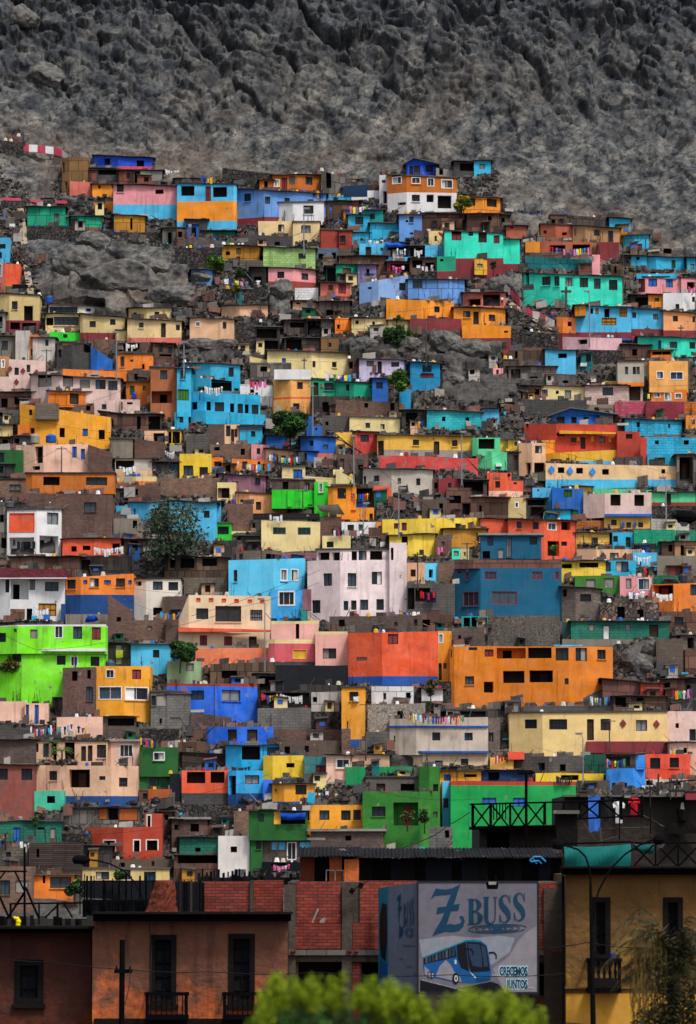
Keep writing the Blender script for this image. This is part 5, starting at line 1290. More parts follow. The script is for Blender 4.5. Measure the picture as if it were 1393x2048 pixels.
def cell(x, y, s=0):
    ix = np.floor(x); iy = np.floor(y); f1 = np.full(x.shape, 9.); f2 = np.full(x.shape, 9.); idv = np.zeros(x.shape)
    for a in (-1, 0, 1):
        for b in (-1, 0, 1):
            cx = ix+a+hsh(ix+a, iy+b, s); cy = iy+b+hsh(ix+a, iy+b, s+5); d = np.hypot(cx-x, cy-y)
            m = d < f1; f2 = np.where(m, f1, np.minimum(f2, d)); idv = np.where(m, hsh(ix+a, iy+b, s+9), idv); f1 = np.where(m, d, f1)
    return f1, f2, idv
def facet(x, y, s=0, k=.6, step=.5):
    """fractured rock: every cell is its own tilted plane"""
    ix = np.floor(x); iy = np.floor(y); f1 = np.full(x.shape, 9.); r = np.zeros(x.shape); f2 = np.full(x.shape, 9.)
    for a in (-1, 0, 1):
        for b in (-1, 0, 1):
            jx, jy = ix+a, iy+b; cx = jx+hsh(jx, jy, s); cy = jy+hsh(jx, jy, s+5); dx, dy = x-cx, y-cy; d = np.abs(dx)**1.4+np.abs(dy)**1.4
            h = (hsh(jx, jy, s+9)-.5)*2*k*dx+(hsh(jx, jy, s+11)-.5)*2*k*dy+hsh(jx, jy, s+13)*step
            m = d < f1; f2 = np.where(m, f1, np.minimum(f2, d)); r = np.where(m, h, r); f1 = np.where(m, d, f1)
    return r-.25*np.clip(1-(f2-f1)*9, 0, 1)
gx = np.concatenate([np.arange(-700, -40, 30), np.arange(-40, 1434, 2.6), np.arange(1450, 2130, 30)])
gy = np.concatenate([np.arange(-400, -20, 20), np.arange(-20, 700, 2.6), np.arange(700, 1780, 4.0), np.arange(1790, 2110, 30)])
PX, PY = np.meshgrid(gx, gy)
YY = np.interp(PY, RX, RY)+2.2*np.sin(PX/260.0+.6)+1.3*np.sin(PX/97.0+PY/400.0)
free = np.ones(PX.shape)
for X, yt, yb, CY, D in CARVE:
    m = (PX > X[0]-4) & (PX < X[-1]+4) & (PY < yb-1)
    if not m.any(): continue
    topr = np.interp(PX, X, yt); front = np.interp(PX, X, CY)
    m &= PY > topr-3
    YY = np.where(m, np.maximum(YY, front+.7), YY); free = np.where(m, 0, free)
cx = (PX-696.5)/F; cy = (1024-PY)/F; rx, ry, rz = cx, cp-cy*sp_, sp_+cy*cp
T_ = YY/ry; WX = rx*T_; WY = YY.copy(); WZ = CZ+rz*T_
cliff = np.clip((352-PY+14*np.sin(PX/60.)+10*np.sin(PX/23.))/55, 0, 1)

right = np.clip((PX-980)/120, 0, 1)*np.clip((470-PY-(1393-PX)*.1)/60, 0, 1)*.5; cliff = np.maximum(cliff, right)
OUT = [(230,565,190,95,1.0),(100,480,90,70,.6),(930,690,120,55,.8),(960,770,110,60,.6),(575,600,60,50,.9),(735,705,80,28,.8),(1295,1320,60,42,.8),(430,700,70,28,.8),(1010,570,60,28,.8),(60,340,90,60,.5),(1290,450,120,40,.6),(1060,740,80,50,.5),(1200,720,70,40,.5)]
out = np.zeros(PX.shape)
for a, b, c, d, e in OUT: out = np.maximum(out, e*np.clip(1.6*(1-((PX-a)/c)**2-((PY-b)/d)**2), 0, 1))
S = WZ*1.3
rot = math.radians(-34); A_ = WX*math.cos(rot)+S*math.sin(rot); B_ = -WX*math.sin(rot)+S*math.cos(rot)
wx = WX+3*pn(WX/9, S/9, 3); ws = S+3*pn(WX/9+7, S/9, 4)
big = ridged(wx/24, ws/34, 4, 1); mid = ridged((A_+2*pn(WX/5, S/5, 8))/11, (B_+1.5*pn(WX/5, S/5, 9))/4.5, 4, 21)
f1, f2, idv = cell((wx+1.5*pn(WX/3, S/3, 2))/5.5, ws/7.5, 3); blk = np.clip((f2-f1)*2.2, 0, 1)
g1, g2, idg = cell(wx/1.9+pn(WX, S, 6)*.4, ws/2.6, 13); blk2 = np.clip((g2-g1)*2, 0, 1)
strata = ridged(A_/3.6, B_/.9, 3, 61)
fine = fbm(WX/.9, S/.9, 4, 41)
upper = np.clip((300-PY)/250, 0, 1)
wa = A_+1.6*pn(A_/5, B_/5, 201); wb = B_+1.2*pn(A_/4, B_/4, 203)
F1 = facet(wx/9+.25*pn(WX/3, S/3, 205), ws/12, 211); F2 = facet(wa/5.2, wb/2.4, 221, .9, .7); F3 = facet(wa/2.1+.2*pn(WX/1.1, S/1.1, 207), wb/1.05, 231, .9, .8); F4 = facet((WX+.5*S)/.9, (S-.4*WX)/.62, 241, .9, .9)
gul = np.minimum(1, np.abs(pn((WX+.35*S)/13+.5*pn(WX/8, S/8, 91), S/60, 93))*5.5); gul2 = np.minimum(1, np.abs(pn((WX-.55*S)/6+.6*pn(WX/4, S/4, 95), S/22, 97))*4)
pit = np.clip((fbm(WX/3.2, S/3.2, 3, 99)-.30)*6, 0, 1)
D_c = 2.2*gul*(.35+upper)+.5*gul2-.7*pit+2.6*big*(.4+.8*upper)+F1*2.0*(.4+1.0*upper)+F2*1.0*(.6+.6*upper)+F3*.8*(.8+.6*upper)+F4*.34+.2*strata+.06*fine
lump = fbm(WX/6, S/6, 2, 71); D_o = .9*ridged(wx/9, ws/7, 3, 31)+.8*np.clip(lump+.4, 0, 2)+F2*.7+F3*.3+F4*.12+.12*fine
D_v = .22*fbm(WX/2.2, S/2.2, 4, 51)+.3*F3+.22*F4+.2*fine
D_ = cliff*(D_c-2.6)*(.62+.5*upper)+(1-cliff)*(out*D_o+(1-out)*D_v)
D_ *= np.where(free > 0, 1, .0)
# keep rock lumps from swallowing the houses that stand in front of them
WYd = WY-.85*D_; WZd = WZ+.40*D_
V = np.stack([WX, WYd, WZd], -1)
ny, nx = PX.shape
idx = np.arange(ny*nx).reshape(ny, nx)
Fq = np.stack([idx[:-1,:-1], idx[1:,:-1], idx[1:,1:], idx[:-1,1:]], -1).reshape(-1, 4)
def grid_mesh(name, V, Fq, m, smooth=False):
    me = bpy.data.meshes.new(name); V = V.reshape(-1, 3)
    me.vertices.add(len(V)); me.vertices.foreach_set('co', V.astype(np.float32).ravel())
    me.loops.add(Fq.size); me.loops.foreach_set('vertex_index', Fq.astype(np.int32).ravel())
    me.polygons.add(len(Fq)); me.polygons.foreach_set('loop_start', np.arange(0, Fq.size, 4, dtype=np.int32)); me.update(calc_edges=True); me.validate()
    if smooth: me.polygons.foreach_set('use_smooth', [True]*len(Fq))
    me.materials.append(m); o = bpy.data.objects.new(name, me); COL.objects.link(o); return o
def rockmat():
    m = bpy.data.materials.new('hill_rock'); t, N, L = nodes(m); b = N['Principled BSDF']; b.inputs['Roughness'].default_value = .95; b.inputs['Specular IOR Level'].default_value = .15
    tc = N.new('ShaderNodeTexCoord'); ge = N.new('ShaderNodeNewGeometry')
    def nz(s, d, sc=None, rotv=None, r=.6):
        n = N.new('ShaderNodeTexNoise'); n.inputs['Scale'].default_value = s; n.inputs['Detail'].default_value = d; n.inputs['Roughness'].default_value = r
        if sc:
            mp = N.new('ShaderNodeMapping'); mp.vector_type = 'TEXTURE'; mp.inputs['Scale'].default_value = [1/q for q in sc]; mp.inputs['Rotation'].default_value = rotv or (0,0,0); L.new(tc.outputs['Object'], mp.inputs[0]); L.new(mp.outputs[0], n.inputs[0])
        else: L.new(tc.outputs['Object'], n.inputs[0])
        return n.outputs[0]
    def ramp(src, els):
        r = N.new('ShaderNodeValToRGB'); e = r.color_ramp.elements; e[0].position, e[0].color = els[0][0], (*els[0][1], 1); e[1].position, e[1].color = els[-1][0], (*els[-1][1], 1)
        for p, c in els[1:-1]: q = e.new(p); q.color = (*c, 1)
        L.new(src, r.inputs[0]); return r.outputs[0]
    def mix(f, a, b_, mode='MIX'):
        x = N.new('ShaderNodeMix'); x.data_type = 'RGBA'; x.blend_type = mode
        if isinstance(f, float): x.inputs[0].default_value = f
        else: L.new(f, x.inputs[0])
        for k, q in ((6, a), (7, b_)):
            if isinstance(q, tuple): x.inputs[k].default_value = (*q, 1)
            else: L.new(q, x.inputs[k])
        return x.outputs[2]
    base = ramp(nz(.5, 8, (1,1,.6)), [(.33, (.026,.030,.035)), (.45, (.074,.078,.080)), (.60, (.140,.137,.124)), (.76, (.25,.24,.21))])
    st = ramp(nz(2.1, 8, (.55,.7,1.5), (0,-.6,0), .72), [(.34, (.42,.43,.46)), (.45, (.9,.9,.92)), (.58, (1.1,1.1,1.08)), (.72, (1.5,1.47,1.4))])
    s2 = ramp(nz(.35, 7, (1.6,.8,.35), (0,.25,0), .62), [(.40, (.5,.51,.55)), (.52, (1,1,1)), (.68, (1.35,1.33,1.28))])
    st = mix(1.0, st, s2, 'MULTIPLY')
    c = mix(1.0, base, st, 'MULTIPLY')
    vs = N.new('ShaderNodeTexVoronoi'); vs.feature = 'DISTANCE_TO_EDGE'; vs.inputs['Scale'].default_value = .55; wn = N.new('ShaderNodeTexNoise'); wn.inputs['Scale'].default_value = .8; wn.inputs['Detail'].default_value = 6; L.new(tc.outputs['Object'], wn.inputs[0])
    wa = N.new('ShaderNodeVectorMath'); wa.operation = 'MULTIPLY_ADD'; wa.inputs[1].default_value = (2.2, 2.2, 2.2); L.new(wn.outputs['Color'], wa.inputs[0]); m1 = N.new('ShaderNodeMapping'); m1.vector_type = 'TEXTURE'; m1.inputs['Rotation'].default_value = (0, -.6, 0); m1.inputs['Scale'].default_value = (1.6, 1.2, .7); L.new(tc.outputs['Object'], m1.inputs[0]); L.new(m1.outputs[0], wa.inputs[2]); L.new(wa.outputs[0], vs.inputs[0])
    crk = ramp(vs.outputs[0], [(.0, (.18,.18,.21)), (.03, (.6,.6,.64)), (.08, (1,1,1))]); c = mix(.9, c, crk, 'MULTIPLY')
    br = ramp(nz(.045, 4), [(.5, (0,0,0)), (.66, (1,1,1))])
    sx = N.new('ShaderNodeSeparateXYZ'); L.new(tc.outputs['Object'], sx.inputs[0])
    lo = N.new('ShaderNodeMapRange'); lo.inputs[1].default_value = 112; lo.inputs[2].default_value = 88; L.new(sx.outputs[2], lo.inputs[0])
    mm = N.new('ShaderNodeMath'); mm.operation = 'MULTIPLY'; L.new(br, mm.inputs[0]); L.new(lo.outputs[0], mm.inputs[1]); m5 = N.new('ShaderNodeMath'); m5.operation = 'MULTIPLY'; m5.inputs[1].default_value = .34; L.new(mm.outputs[0], m5.inputs[0])
    c = mix(m5.outputs[0], c, mix(nz(3, 5), (.10,.075,.05), (.30,.205,.13)))
    hi = N.new('ShaderNodeMapRange'); hi.inputs[1].default_value = 90; hi.inputs[2].default_value = 118; L.new(sx.outputs[2], hi.inputs[0]); h2 = N.new('ShaderNodeMath'); h2.operation = 'MULTIPLY'; h2.inputs[1].default_value = .72; L.new(hi.outputs[0], h2.inputs[0])
    c = mix(h2.outputs[0], c, mix(nz(.6, 6), (.014,.018,.026), (.066,.074,.088)))
    vl = N.new('ShaderNodeMapRange'); vl.inputs[1].default_value = 74; vl.inputs[2].default_value = 60; L.new(sx.outputs[2], vl.inputs[0]); v2 = N.new('ShaderNodeMath'); v2.operation = 'MULTIPLY'; v2.inputs[1].default_value = .6; L.new(vl.outputs[0], v2.inputs[0])
    c = mix(v2.outputs[0], c, mix(nz(2.0, 7), (.018,.016,.015), (.095,.083,.072)))
    L.new(c, b.inputs['Base Color'])
    bp = N.new('ShaderNodeBump'); bp.inputs['Strength'].default_value = .7; bp.inputs['Distance'].default_value = .4; L.new(nz(1.2, 7, (.8,.9,1.25), (0,-.6,0), .6), bp.inputs['Height']); L.new(bp.outputs[0], b.inputs['Normal'])
    return m
ROCKM = rockmat()
hill = grid_mesh('hill', V, Fq, ROCKM, False); tag(hill, kind='structure')
gm = MB(); gm.poly([(-1500, -300, 0), (1500, -300, 0), (1500, 1500, 0), (-1500, 1500, 0)], 'tile'); g_ = gm.build('ground'); tag(g_, kind='structure')
def hill_at(px, py, up=0):
    """point on the hillside in the survey grid"""
    j = int(np.clip(np.searchsorted(gx, px), 0, nx-1)); i = int(np.clip(np.searchsorted(gy, py), 0, ny-1))
    p = V[i, j]; return Vector((float(p[0]), float(p[1]), float(p[2])+up))
def rock(px, py, rw, rh, seed, label, group=None, m=None, depth=None):
    bm = bmesh.new(); bmesh.ops.create_icosphere(bm, subdivisions=4, radius=1); p = hill_at(px, py); k = p.y/F
    sx, sz = rw*k, rh*k; rs = random.Random(seed); pl = []
    for _ in range(30):
        d = Vector((rs.uniform(-1,1), rs.uniform(-1,.6), rs.uniform(-1,1))).normalized(); pl.append((d, rs.uniform(.66, .95)))
    for v in bm.verts:
        c = v.co.copy()
        for d, q in pl:
            e = c.dot(d)
            if e > q: c -= d*(e-q)*.96
        c *= 1+.11*noise.fractal(c*3+Vector((seed, 0, 0)), .8, 2, 5); v.co = Vector((c.x*sx, c.y*min(sx, sz)*1.0, c.z*sz))
    me = bpy.data.meshes.new('boulder'); bm.to_mesh(me); bm.free(); me.materials.append(m or ROCK2)
    o = bpy.data.objects.new('boulder', me); COL.objects.link(o); o.location = p+Vector((0, 0, sz*.2)); tag(o, label, 'boulder', group); return o
def rock2():
    m = bpy.data.materials.new('boulder_rock'); t, N, L = nodes(m); b = N['Principled BSDF']; b.inputs['Roughness'].default_value = .95
    tc = N.new('ShaderNodeTexCoord'); n = N.new('ShaderNodeTexNoise'); n.inputs['Scale'].default_value = 1.4; n.inputs['Detail'].default_value = 9; n.inputs['Roughness'].default_value = .65; L.new(tc.outputs['Object'], n.inputs[0])
    r = N.new('ShaderNodeValToRGB'); e = r.color_ramp.elements; e[0].position = .35; e[0].color = (.030,.030,.031,1); e[1].position = .68; e[1].color = (.165,.155,.138,1); L.new(n.outputs[0], r.inputs[0]); L.new(r.outputs[0], b.inputs['Base Color'])
    bp = N.new('ShaderNodeBump'); bp.inputs['Strength'].default_value = .7; bp.inputs['Distance'].default_value = .15; L.new(n.outputs[0], bp.inputs['Height']); L.new(bp.outputs[0], b.inputs['Normal']); return m
ROCK2 = rock2()
for k, (x, y, a, b_, l) in enumerate([(240,575,95,52,'broad smooth boulder in the middle of the left rock outcrop'),(160,545,60,45,'rounded pale boulder left of the broad smooth one'),(300,545,45,32,'dark boulder with hollows on the right of the outcrop'),(345,600,55,28,'low boulder at the right foot of the outcrop, above the khaki houses'),
  (185,495,36,24,'boulder above the outcrop beside the green sheet huts'),(400,560,30,22,'boulder left of the blue hut with red triangles'),(563,598,26,26,'tall grey boulder under the pink grilled window house'),(525,607,24,12,'flat boulder on top of the small beige house'),
  (730,700,34,16,'wide boulder left of the hillside bushes'),(820,700,26,20,'boulder right of the hillside bushes'),(890,700,36,28,'slanted boulder below the orange terrace wall'),(945,710,46,26,'pale slanted boulder at the rubble slope'),(1000,575,38,22,'bare boulder beside the red and white stairs'),
  (905,765,26,14,'dark boulder near the deep cyan house'),(1255,1330,18,24,'upright dark boulder left of the boulder pile'),(1272,1340,24,20,'big wedge boulder at the front of the boulder pile'),(1300,1315,22,20,'folded boulder on the right of the boulder pile'),(1293,1347,14,12,'round boulder at the foot of the boulder pile'),(1315,1350,13,9,'smallest boulder at the right end of the boulder pile'),
  (400,700,48,16,'sack covered mound rock above the sky cyan corner house'),(455,703,26,12,'grey rock right of the sack covered mound'),(45,85,40,30,'knobbly boulder high on the left cliff'),(92,175,44,34,'big rounded boulder with a pale streak on the left cliff')]):
    rock(x, y, a, b_, k*3+1, l)
# dirt path and rubble
def on_hill_strip(name, pts, wpx, m, up=.25, label=None, cat=None, kind='structure'):
    mb = MB(); L_ = []; R_ = []
    fine_ = [(a[0]+(b[0]-a[0])*t/4, a[1]+(b[1]-a[1])*t/4) for a, b in zip(pts, pts[1:]) for t in range(4)]+[pts[-1]]
    for x, y in fine_:
        ps = [hill_at(x+q*wpx, y) for q in (-.6, -.3, 0, .3, .6)]; yy = min(p.y for p in ps); p = at(x, y, yy-.25); k = p.y/F*wpx/2; L_.append(p+Vector((-k, 0, 0))); R_.append(p+Vector((k, 0, 0)))
    for a, b, c, d in zip(L_, R_, R_[1:], L_[1:]): mb.poly([a, b, c, d], m)
    o = mb.build(name); tag(o, label, cat, kind=kind); return o
on_hill_strip('path', [(40,412),(44,440),(47,470),(50,500),(53,530),(57,560),(63,592)], 13, 'pathc', .45)
on_hill_strip('path', [(95,395),(100,370),(106,348),(118,320),(124,300)], 26, 'ply', .5)
on_hill_strip('path', [(500,665),(506,700),(515,735),(520,765)], 26, 'con', .5)
on_hill_strip('path', [(1000,590),(1030,612),(1060,632),(1090,650),(1115,662)], 14, 'pathc', .5)
def painted_wall(name, label, pts, hpx, c1, c2):
    """low parapet whose bays are painted in turn"""
    r = empty('parapet_wall', at(pts[0][0], pts[0][1], YT(*pts[0])), label, 'wall'); o = r.location
    for i, (a, b) in enumerate(zip(pts, pts[1:])):
        A = at(a[0], a[1], YT(*a)-.6)-o; B = at(b[0], b[1], YT(*b)-.6)-o; h = hpx*YT(*a)/F; m = MB()
        m.prism([A, B, B+Vector((0, 0, h)), A+Vector((0, 0, h))], (0, .22, 0), c1 if i % 2 == 0 else c2); m.build('wall_bay', r)
painted_wall('p', 'red and white painted parapet at the top left', [(45,300),(58,303),(75,304),(91,306),(107,308),(124,313),(134,322)], 15, 'pin', 'whi')
painted_wall('p', 'crimson painted kerb above the green sheet huts', [(4,400),(42,402),(60,403),(86,406),(110,406),(134,407),(160,410)], 6, 'pin', 'sto')
painted_wall('p', 'red and white painted parapet going down beside the long stairs', [(985,572),(1003,577),(1021,592),(1040,612),(1052,628),(1066,637),(1080,640),(1092,648),(1110,656)], 16, 'pin', 'dwh')
rs = random.Random(5); st = MB(); sc = MB(); I0 = []
TOPR = np.full(gx.shape, 1800.)
for X, yt, yb, CY, D in CARVE: TOPR = np.where((gx > X[0]-12) & (gx < X[-1]+12), np.minimum(TOPR, min(yt)), TOPR)
vis = np.argwhere((PY > TOPR[None, :]+14) & (free > 0) & (cliff < .3) & (out < .5) & (PY > 330) & (PY < 1760) & (PX > -60) & (PX < 1450))
pick = vis[np.random.RandomState(3).choice(len(vis), 12000)]
stn = []; stv = []; 
cube = [(-1,-1,-1),(1,-1,-1),(1,1,-1),(-1,1,-1),(-1,-1,1),(1,-1,1),(1,1,1),(-1,1,1)]; cf = ((0,3,2,1),(4,5,6,7),(0,1,5,4),(1,2,6,5),(2,3,7,6),(3,0,4,7))
vv = []; ff = []; mi = []
for i, j in pick:
    p = V[i, j]; r = rs.choice((.06,.08,.11,.15,.22)); b0 = len(vv); a = rs.uniform(0, 6.3); ca, sa = math.cos(a), math.sin(a); e = (rs.uniform(.7,1.5), rs.uniform(.7,1.3), rs.uniform(.4,.9))
    for x, y, z in cube:
        x *= r*e[0]*rs.uniform(.5,1); y *= r*e[1]*rs.uniform(.5,1); z *= r*e[2]*rs.uniform(.6,1); vv.append((p[0]+x*ca-y*sa, p[1]-.1+x*sa+y*ca, p[2]+z+.05))
    ff += [tuple(b0+k for k in q) for q in cf]; mi += [rs.choice((0,0,0,0,1,2))]*6
me = bpy.data.meshes.new('rubble'); me.from_pydata(vv, [], ff)
for c in ('sto', 'con', 'rufc'): me.materials.append(flat(c))
me.polygons.foreach_set('material_index', mi); o = bpy.data.objects.new('rubble', me); COL.objects.link(o); tag(o, 'loose stones and broken blocks strewn over the bare slope between houses', 'rubble', kind='stuff')
# scrap timber and sheet leaning about on the slope
pick = vis[np.random.RandomState(9).choice(len(vis), 1500)]; sc = MB()
SCC = ['timber','ply','con','tin','dgr','rus','gry','bro']
for i, j in pick:
    p = Vector([float(q) for q in V[i, j]])+Vector((0, -.3, .1)); 
    if p.z > 82: continue
    k = rs.random()
    if k < .6:
        d = Vector((rs.uniform(-1,1), rs.uniform(-.3,.3), rs.uniform(-.1,1.0)))*rs.uniform(.4,1.7); sc.bar(p, p+d, rs.uniform(.02,.05), rs.choice(SCC), 3)
    elif k < .85:
        wd, h = rs.uniform(.4,1.3), rs.uniform(.3,1.1); t = rs.uniform(-.25,.25); sc.prism([p, p+Vector((wd,0,t)), p+Vector((wd,.2,h+t)), p+Vector((0,.2,h))], (0,.04,0), rs.choice(SCC))
    else:
        q = p+Vector((rs.uniform(.2,.7), rs.uniform(.2,.5), rs.uniform(.15,.5))); sc.box(p, q, rs.choice(SCC+['blt','whi','cya','mar']))
o = sc.build('scrap_heap'); tag(o, 'scrap boards, poles and sheets lying about between the hillside houses', 'scrap', kind='stuff')
# clutter kept on the flat roofs
sc = MB()
for h in HOUSES:
    if not h['far'] or h['typ'] == 'W' and 'terrace' not in h['label'] and h['rs'].random() < .5: continue
    r = random.Random(h['label']); L = h['P'][-1].x-h['P'][0].x; n = int(L*r.choice((.3, .8, 1.6, 2.4)))
    for _ in range(n):
        t = r.random(); i = min(len(h['P'])-2, int(t*(len(h['P'])-1))); u = r.random(); a = h['P'][i].lerp(h['P'][i+1], u); z = h['T'][i]+(h['T'][i+1]-h['T'][i])*u
        p = Vector((a.x, a.y+r.uniform(.12, .45) if h['typ'] != 'W' else a.y+.2, z)); k = r.random()
        if k < .35:
            d = Vector((r.uniform(-.8,.8), r.uniform(0,.6), r.uniform(.1,.9))); sc.bar(p, p+d, r.uniform(.015,.04), r.choice(SCC), 3)
        elif k < .55:
            sc.box(p, p+Vector((r.uniform(.3,1.1), r.uniform(.2,.5), r.uniform(.08,.45))), r.choice(SCC+['bri']))
        elif k < .75:
            wd, hh = r.uniform(.4,1.4), r.uniform(.25,.8); sc.prism([p, p+Vector((wd,0,0)), p+Vector((wd,.2,hh)), p+Vector((0,.2,hh*.8))], (0,.04,0), r.choice(SCC))
        else:
            q = r.uniform(.1,.28); c = r.choice([flat('d8d8d4'), flat('b8b0a0'), flat('2a5aa8'), flat('8a2a2a'), flat('3a3a3c'), flat('c89a3a'), flat('4a4642')])
            for zz in range(2): sc.bar(p+Vector((0,0,zz*q*.7)), p+Vector((0,0,(zz+1)*q*.7)), q*(1-.15*zz), c, 6, q*.8*(1-.3*zz))
o = sc.build('roof_clutter'); tag(o, 'bricks, poles, buckets and boards stored on the rooftops', 'clutter', kind='stuff')
# ---------------------------------------------------------------- things around the houses
def behind(px, py):
    """nearest facade seen at this direction: depth and record"""
    best = None
    for h in HOUSES:
        if not h['far'] or not (h['X'][0]-2 <= px <= h['X'][-1]+2): continue
        if min(h['yt'])-22 <= py <= h['yb']+2 and (best is None or h['Y0'] < best['Y0']): best = h
    return (best['Y0'] if best else YT(px, py), best)
def nearlabel(px, py):
    b = min((h for h in HOUSES if h['far']), key=lambda h: max(0, h['X'][0]-px, px-h['X'][-1])+max(0, h['yt'][0]-py, py-h['yb'])*1.3+abs((h['X'][0]+h['X'][-1])/2-px)*.05); return b['label']
USED = set()
def short(l, n):
    w_ = l.split()[:n]
    while w_ and w_[-1] in ('a','an','the','of','and','with','in','on','under','over','at','by','to','below','above','beside','its','left','right','no','behind','from','between','middle','front'): w_.pop()
    return ' '.join(w_)
CLO = ['d8d8dc','c8ccd8','1e3c8c','b02434','e0e0e0','16161c','c87aa0','2a7ab0','d88c2a','7a2030','3a8a5a','e8d050','6a6a8a','20a0d0','4a3a60']
PALS = {'w':['e0e0e4','d0d4dc','c8ccd4','dcdcd8'], 'm':CLO, 'b':['1e3c8c','3060b0','182848','2a4a90','c83040','d8a020'], 'p':['c84a80','d070a0','b02454','d8c0d0'],'d':['16161c','2a2a30','3a2a34','d8d8dc','1e2c5c'], 'r':['b01424','c02030','1e3c8c','16161c','d8d8dc']}
def laundry(x0, y0, x1, y1, n, pal='m', Y=None, big=1.0, label=None, sag=.25):
    r = random.Random(int(x0*13+y0)); xm, ym = (x0+x1)/2, (y0+y1)/2
    if Y is None: Y = behind(xm, ym+4)[0]-.45
    A, B = at(x0, y0, Y), at(x1, y1, Y); lab = label or 'clothes line of %s garments by the %s' % ({'w':'white','m':'mixed','b':'blue','p':'pink','d':'dark','r':'red'}[pal], short(nearlabel(xm, ym), 8))
    if lab in USED: lab = 'second '+lab
    if lab in USED: lab = lab.replace('second', 'third')
    USED.add(lab)
    root = empty('clothes_line', A, lab, 'clothes line', 'clothes lines on the hillside' if Y > 300 else None); m = MB(); P = []
    for k in range(9):
        t = k/8; P.append(A.lerp(B, t)-A-Vector((0, 0, sag*4*t*(1-t))))
    m.tube(P, .014, 'frm', 3); m.build('cord', root)
    L = (B-A).length
    for k in range(n):
        t = (k+.5+r.uniform(-.2, .2))/n; p = A.lerp(B, t)-A-Vector((0, 0, sag*4*t*(1-t))); wd = min(L/n*.95, r.uniform(.3, .6)*big); h = r.uniform(.4, .85)*big; g = MB(); c = flat(r.choice(PALS[pal])); kind = r.random()
        y = r.uniform(-.05, .05); f = lambda u, v: p+Vector((u*wd, y+.05*math.sin(u*9+v*4), -v*h))
        if kind < .4:   # shirt: body and two sleeves
            q = [(-.25,0),(.25,0),(.5,.12),(.45,.34),(.27,.26),(.28,1),(-.28,1),(-.27,.26),(-.45,.34),(-.5,.12)]
        elif kind < .65: q = [(-.3,0),(.3,0),(.38,1),(.08,1),(0,.35),(-.08,1),(-.38,1)]
        else: q = [(-.45,0),(0,.02),(.45,0),(.46,.6),(.4,1),(0,.95),(-.42,1.02),(-.46,.5)]
        pts = [f(u, v) for u, v in q]; c0 = sum(pts, Vector())/len(pts)
        for a, b in zip(pts, pts[1:]+pts[:1]): g.poly([a, b, c0+Vector((0, -.03, 0))], c)
        for a, b in zip(pts, pts[1:]+pts[:1]): g.poly([b+Vector((0,.02,0)), a+Vector((0,.02,0)), c0+Vector((0, .01, 0))], c)
        g.build('garment', root)
    return root
for ln in LAUNDRY.strip().splitlines():
    a = ln.split(); laundry(*[float(q) for q in a[:4]], int(a[4]), a[5])
# poles and street lamps on the hill
def street_lamp(x, ytop, ybot, arm, label, Y=None, cat='street lamp'):
    if Y is None: Y = min(behind(x, ybot-3)[0]-.5, YT(x, ybot))
    b, t = at(x, ybot, Y), at(x, ytop, Y); r = empty('street_lamp' if arm else 'utility_pole', b, label, cat if arm else 'utility pole'); h = (t-b).z; s = Y/420
    m = MB(); m.bar((0,0,-1), (0,0,h), .075*s, 'stl' if arm else 'timber', 6, .05*s); m.build('pole', r)
    if arm:
        k = 1 if arm > 0 else -1; L = abs(arm)*Y/F; m = MB(); P = [Vector((k*L*u, 0, h+.45*math.sin(u*1.5))) for u in (0, .25, .5, .75, 1)]; m.tube(P, .035*s, 'stl', 5); m.build('arm', r)
        m = MB(); p = P[-1]; m.box(p+Vector((-.32, -.14, -.1)), p+Vector((.32, .14, .06)), 'gry'); hd = m.build('lamp_head', r)
        m = MB(); m.box(p+Vector((-.24, -.1, -.14)), p+Vector((.24, .1, -.101)), 'white'); m.build('glass_cover', hd)
    else:
        m = MB(); m.bar((-.55,0,h*.93), (.55,0,h*.93), .05, 'timber', 4); m.build('crossarm', r)
    return r
for ln in LAMPS.strip().splitlines():
    a, l = ln.split('|'); a = [float(q) for q in a.split()]; street_lamp(a[0], a[1], a[2], a[3], l)
def cross(x, y0, y1, label, s=1, fig=False):
    Y = min(behind(x, y1-2)[0]-.5, YT(x, y1)); b, t = at(x, y1, Y), at(x, y0, Y); h = (t-b).z; m = MB(); w_ = .06*s; m.box((-w_,-w_,-.3), (w_,w_,h), 'timber'); m.box((-h*.28,-w_*1.2,h*.68), (h*.28,w_*.8,h*.68+2*w_), 'timber')
    r = m.build('cross'); r.location = b; tag(r, label, 'cross'); return r
cross(1040/3.869+340, 715, 735, 'small wooden cross on the white roof walls of the peach house'); cross(1133, 573, 610, 'tall dark wooden cross in front of the turquoise villa', 2)
cross(1030/3.7346+1020, 652, 672, 'thin cross on the maroon base of the sky blue house'); cross(1281/3.7346+1020, 650, 672, 'thin cross on the base of the light orange house')
# water tanks
def tank(x, yb, wpx, hpx, col, label, Y=None):
    Y = Y or behind(x, yb)[0]+.9; b = at(x, yb, Y); r = wpx*Y/F/2; h = hpx*Y/F; o = empty('water_tank', b, label, 'water tank'); m = MB(); n = 18
    prof = [(0,0),(.92,0),(1,.06),(1,.28),(.96,.3),(1,.32),(1,.52),(.96,.54),(1,.56),(1,.74),(.8,.88),(.45,.94)]
    for (a, za), (c, zc) in zip(prof, prof[1:]):
        for k in range(n):
            t0, t1 = 2*math.pi*k/n, 2*math.pi*(k+1)/n; m.poly([(a*r*math.cos(t0), a*r*math.sin(t0), za*h), (a*r*math.cos(t1), a*r*math.sin(t1), za*h), (c*r*math.cos(t1), c*r*math.sin(t1), zc*h), (c*r*math.cos(t0), c*r*math.sin(t0), zc*h)], col)
    m.build('tank_body', o, True); m = MB(); m.bar((0,0,h*.93), (0,0,h), r*.42, col, 12, r*.36); m.build('lid', o); return o
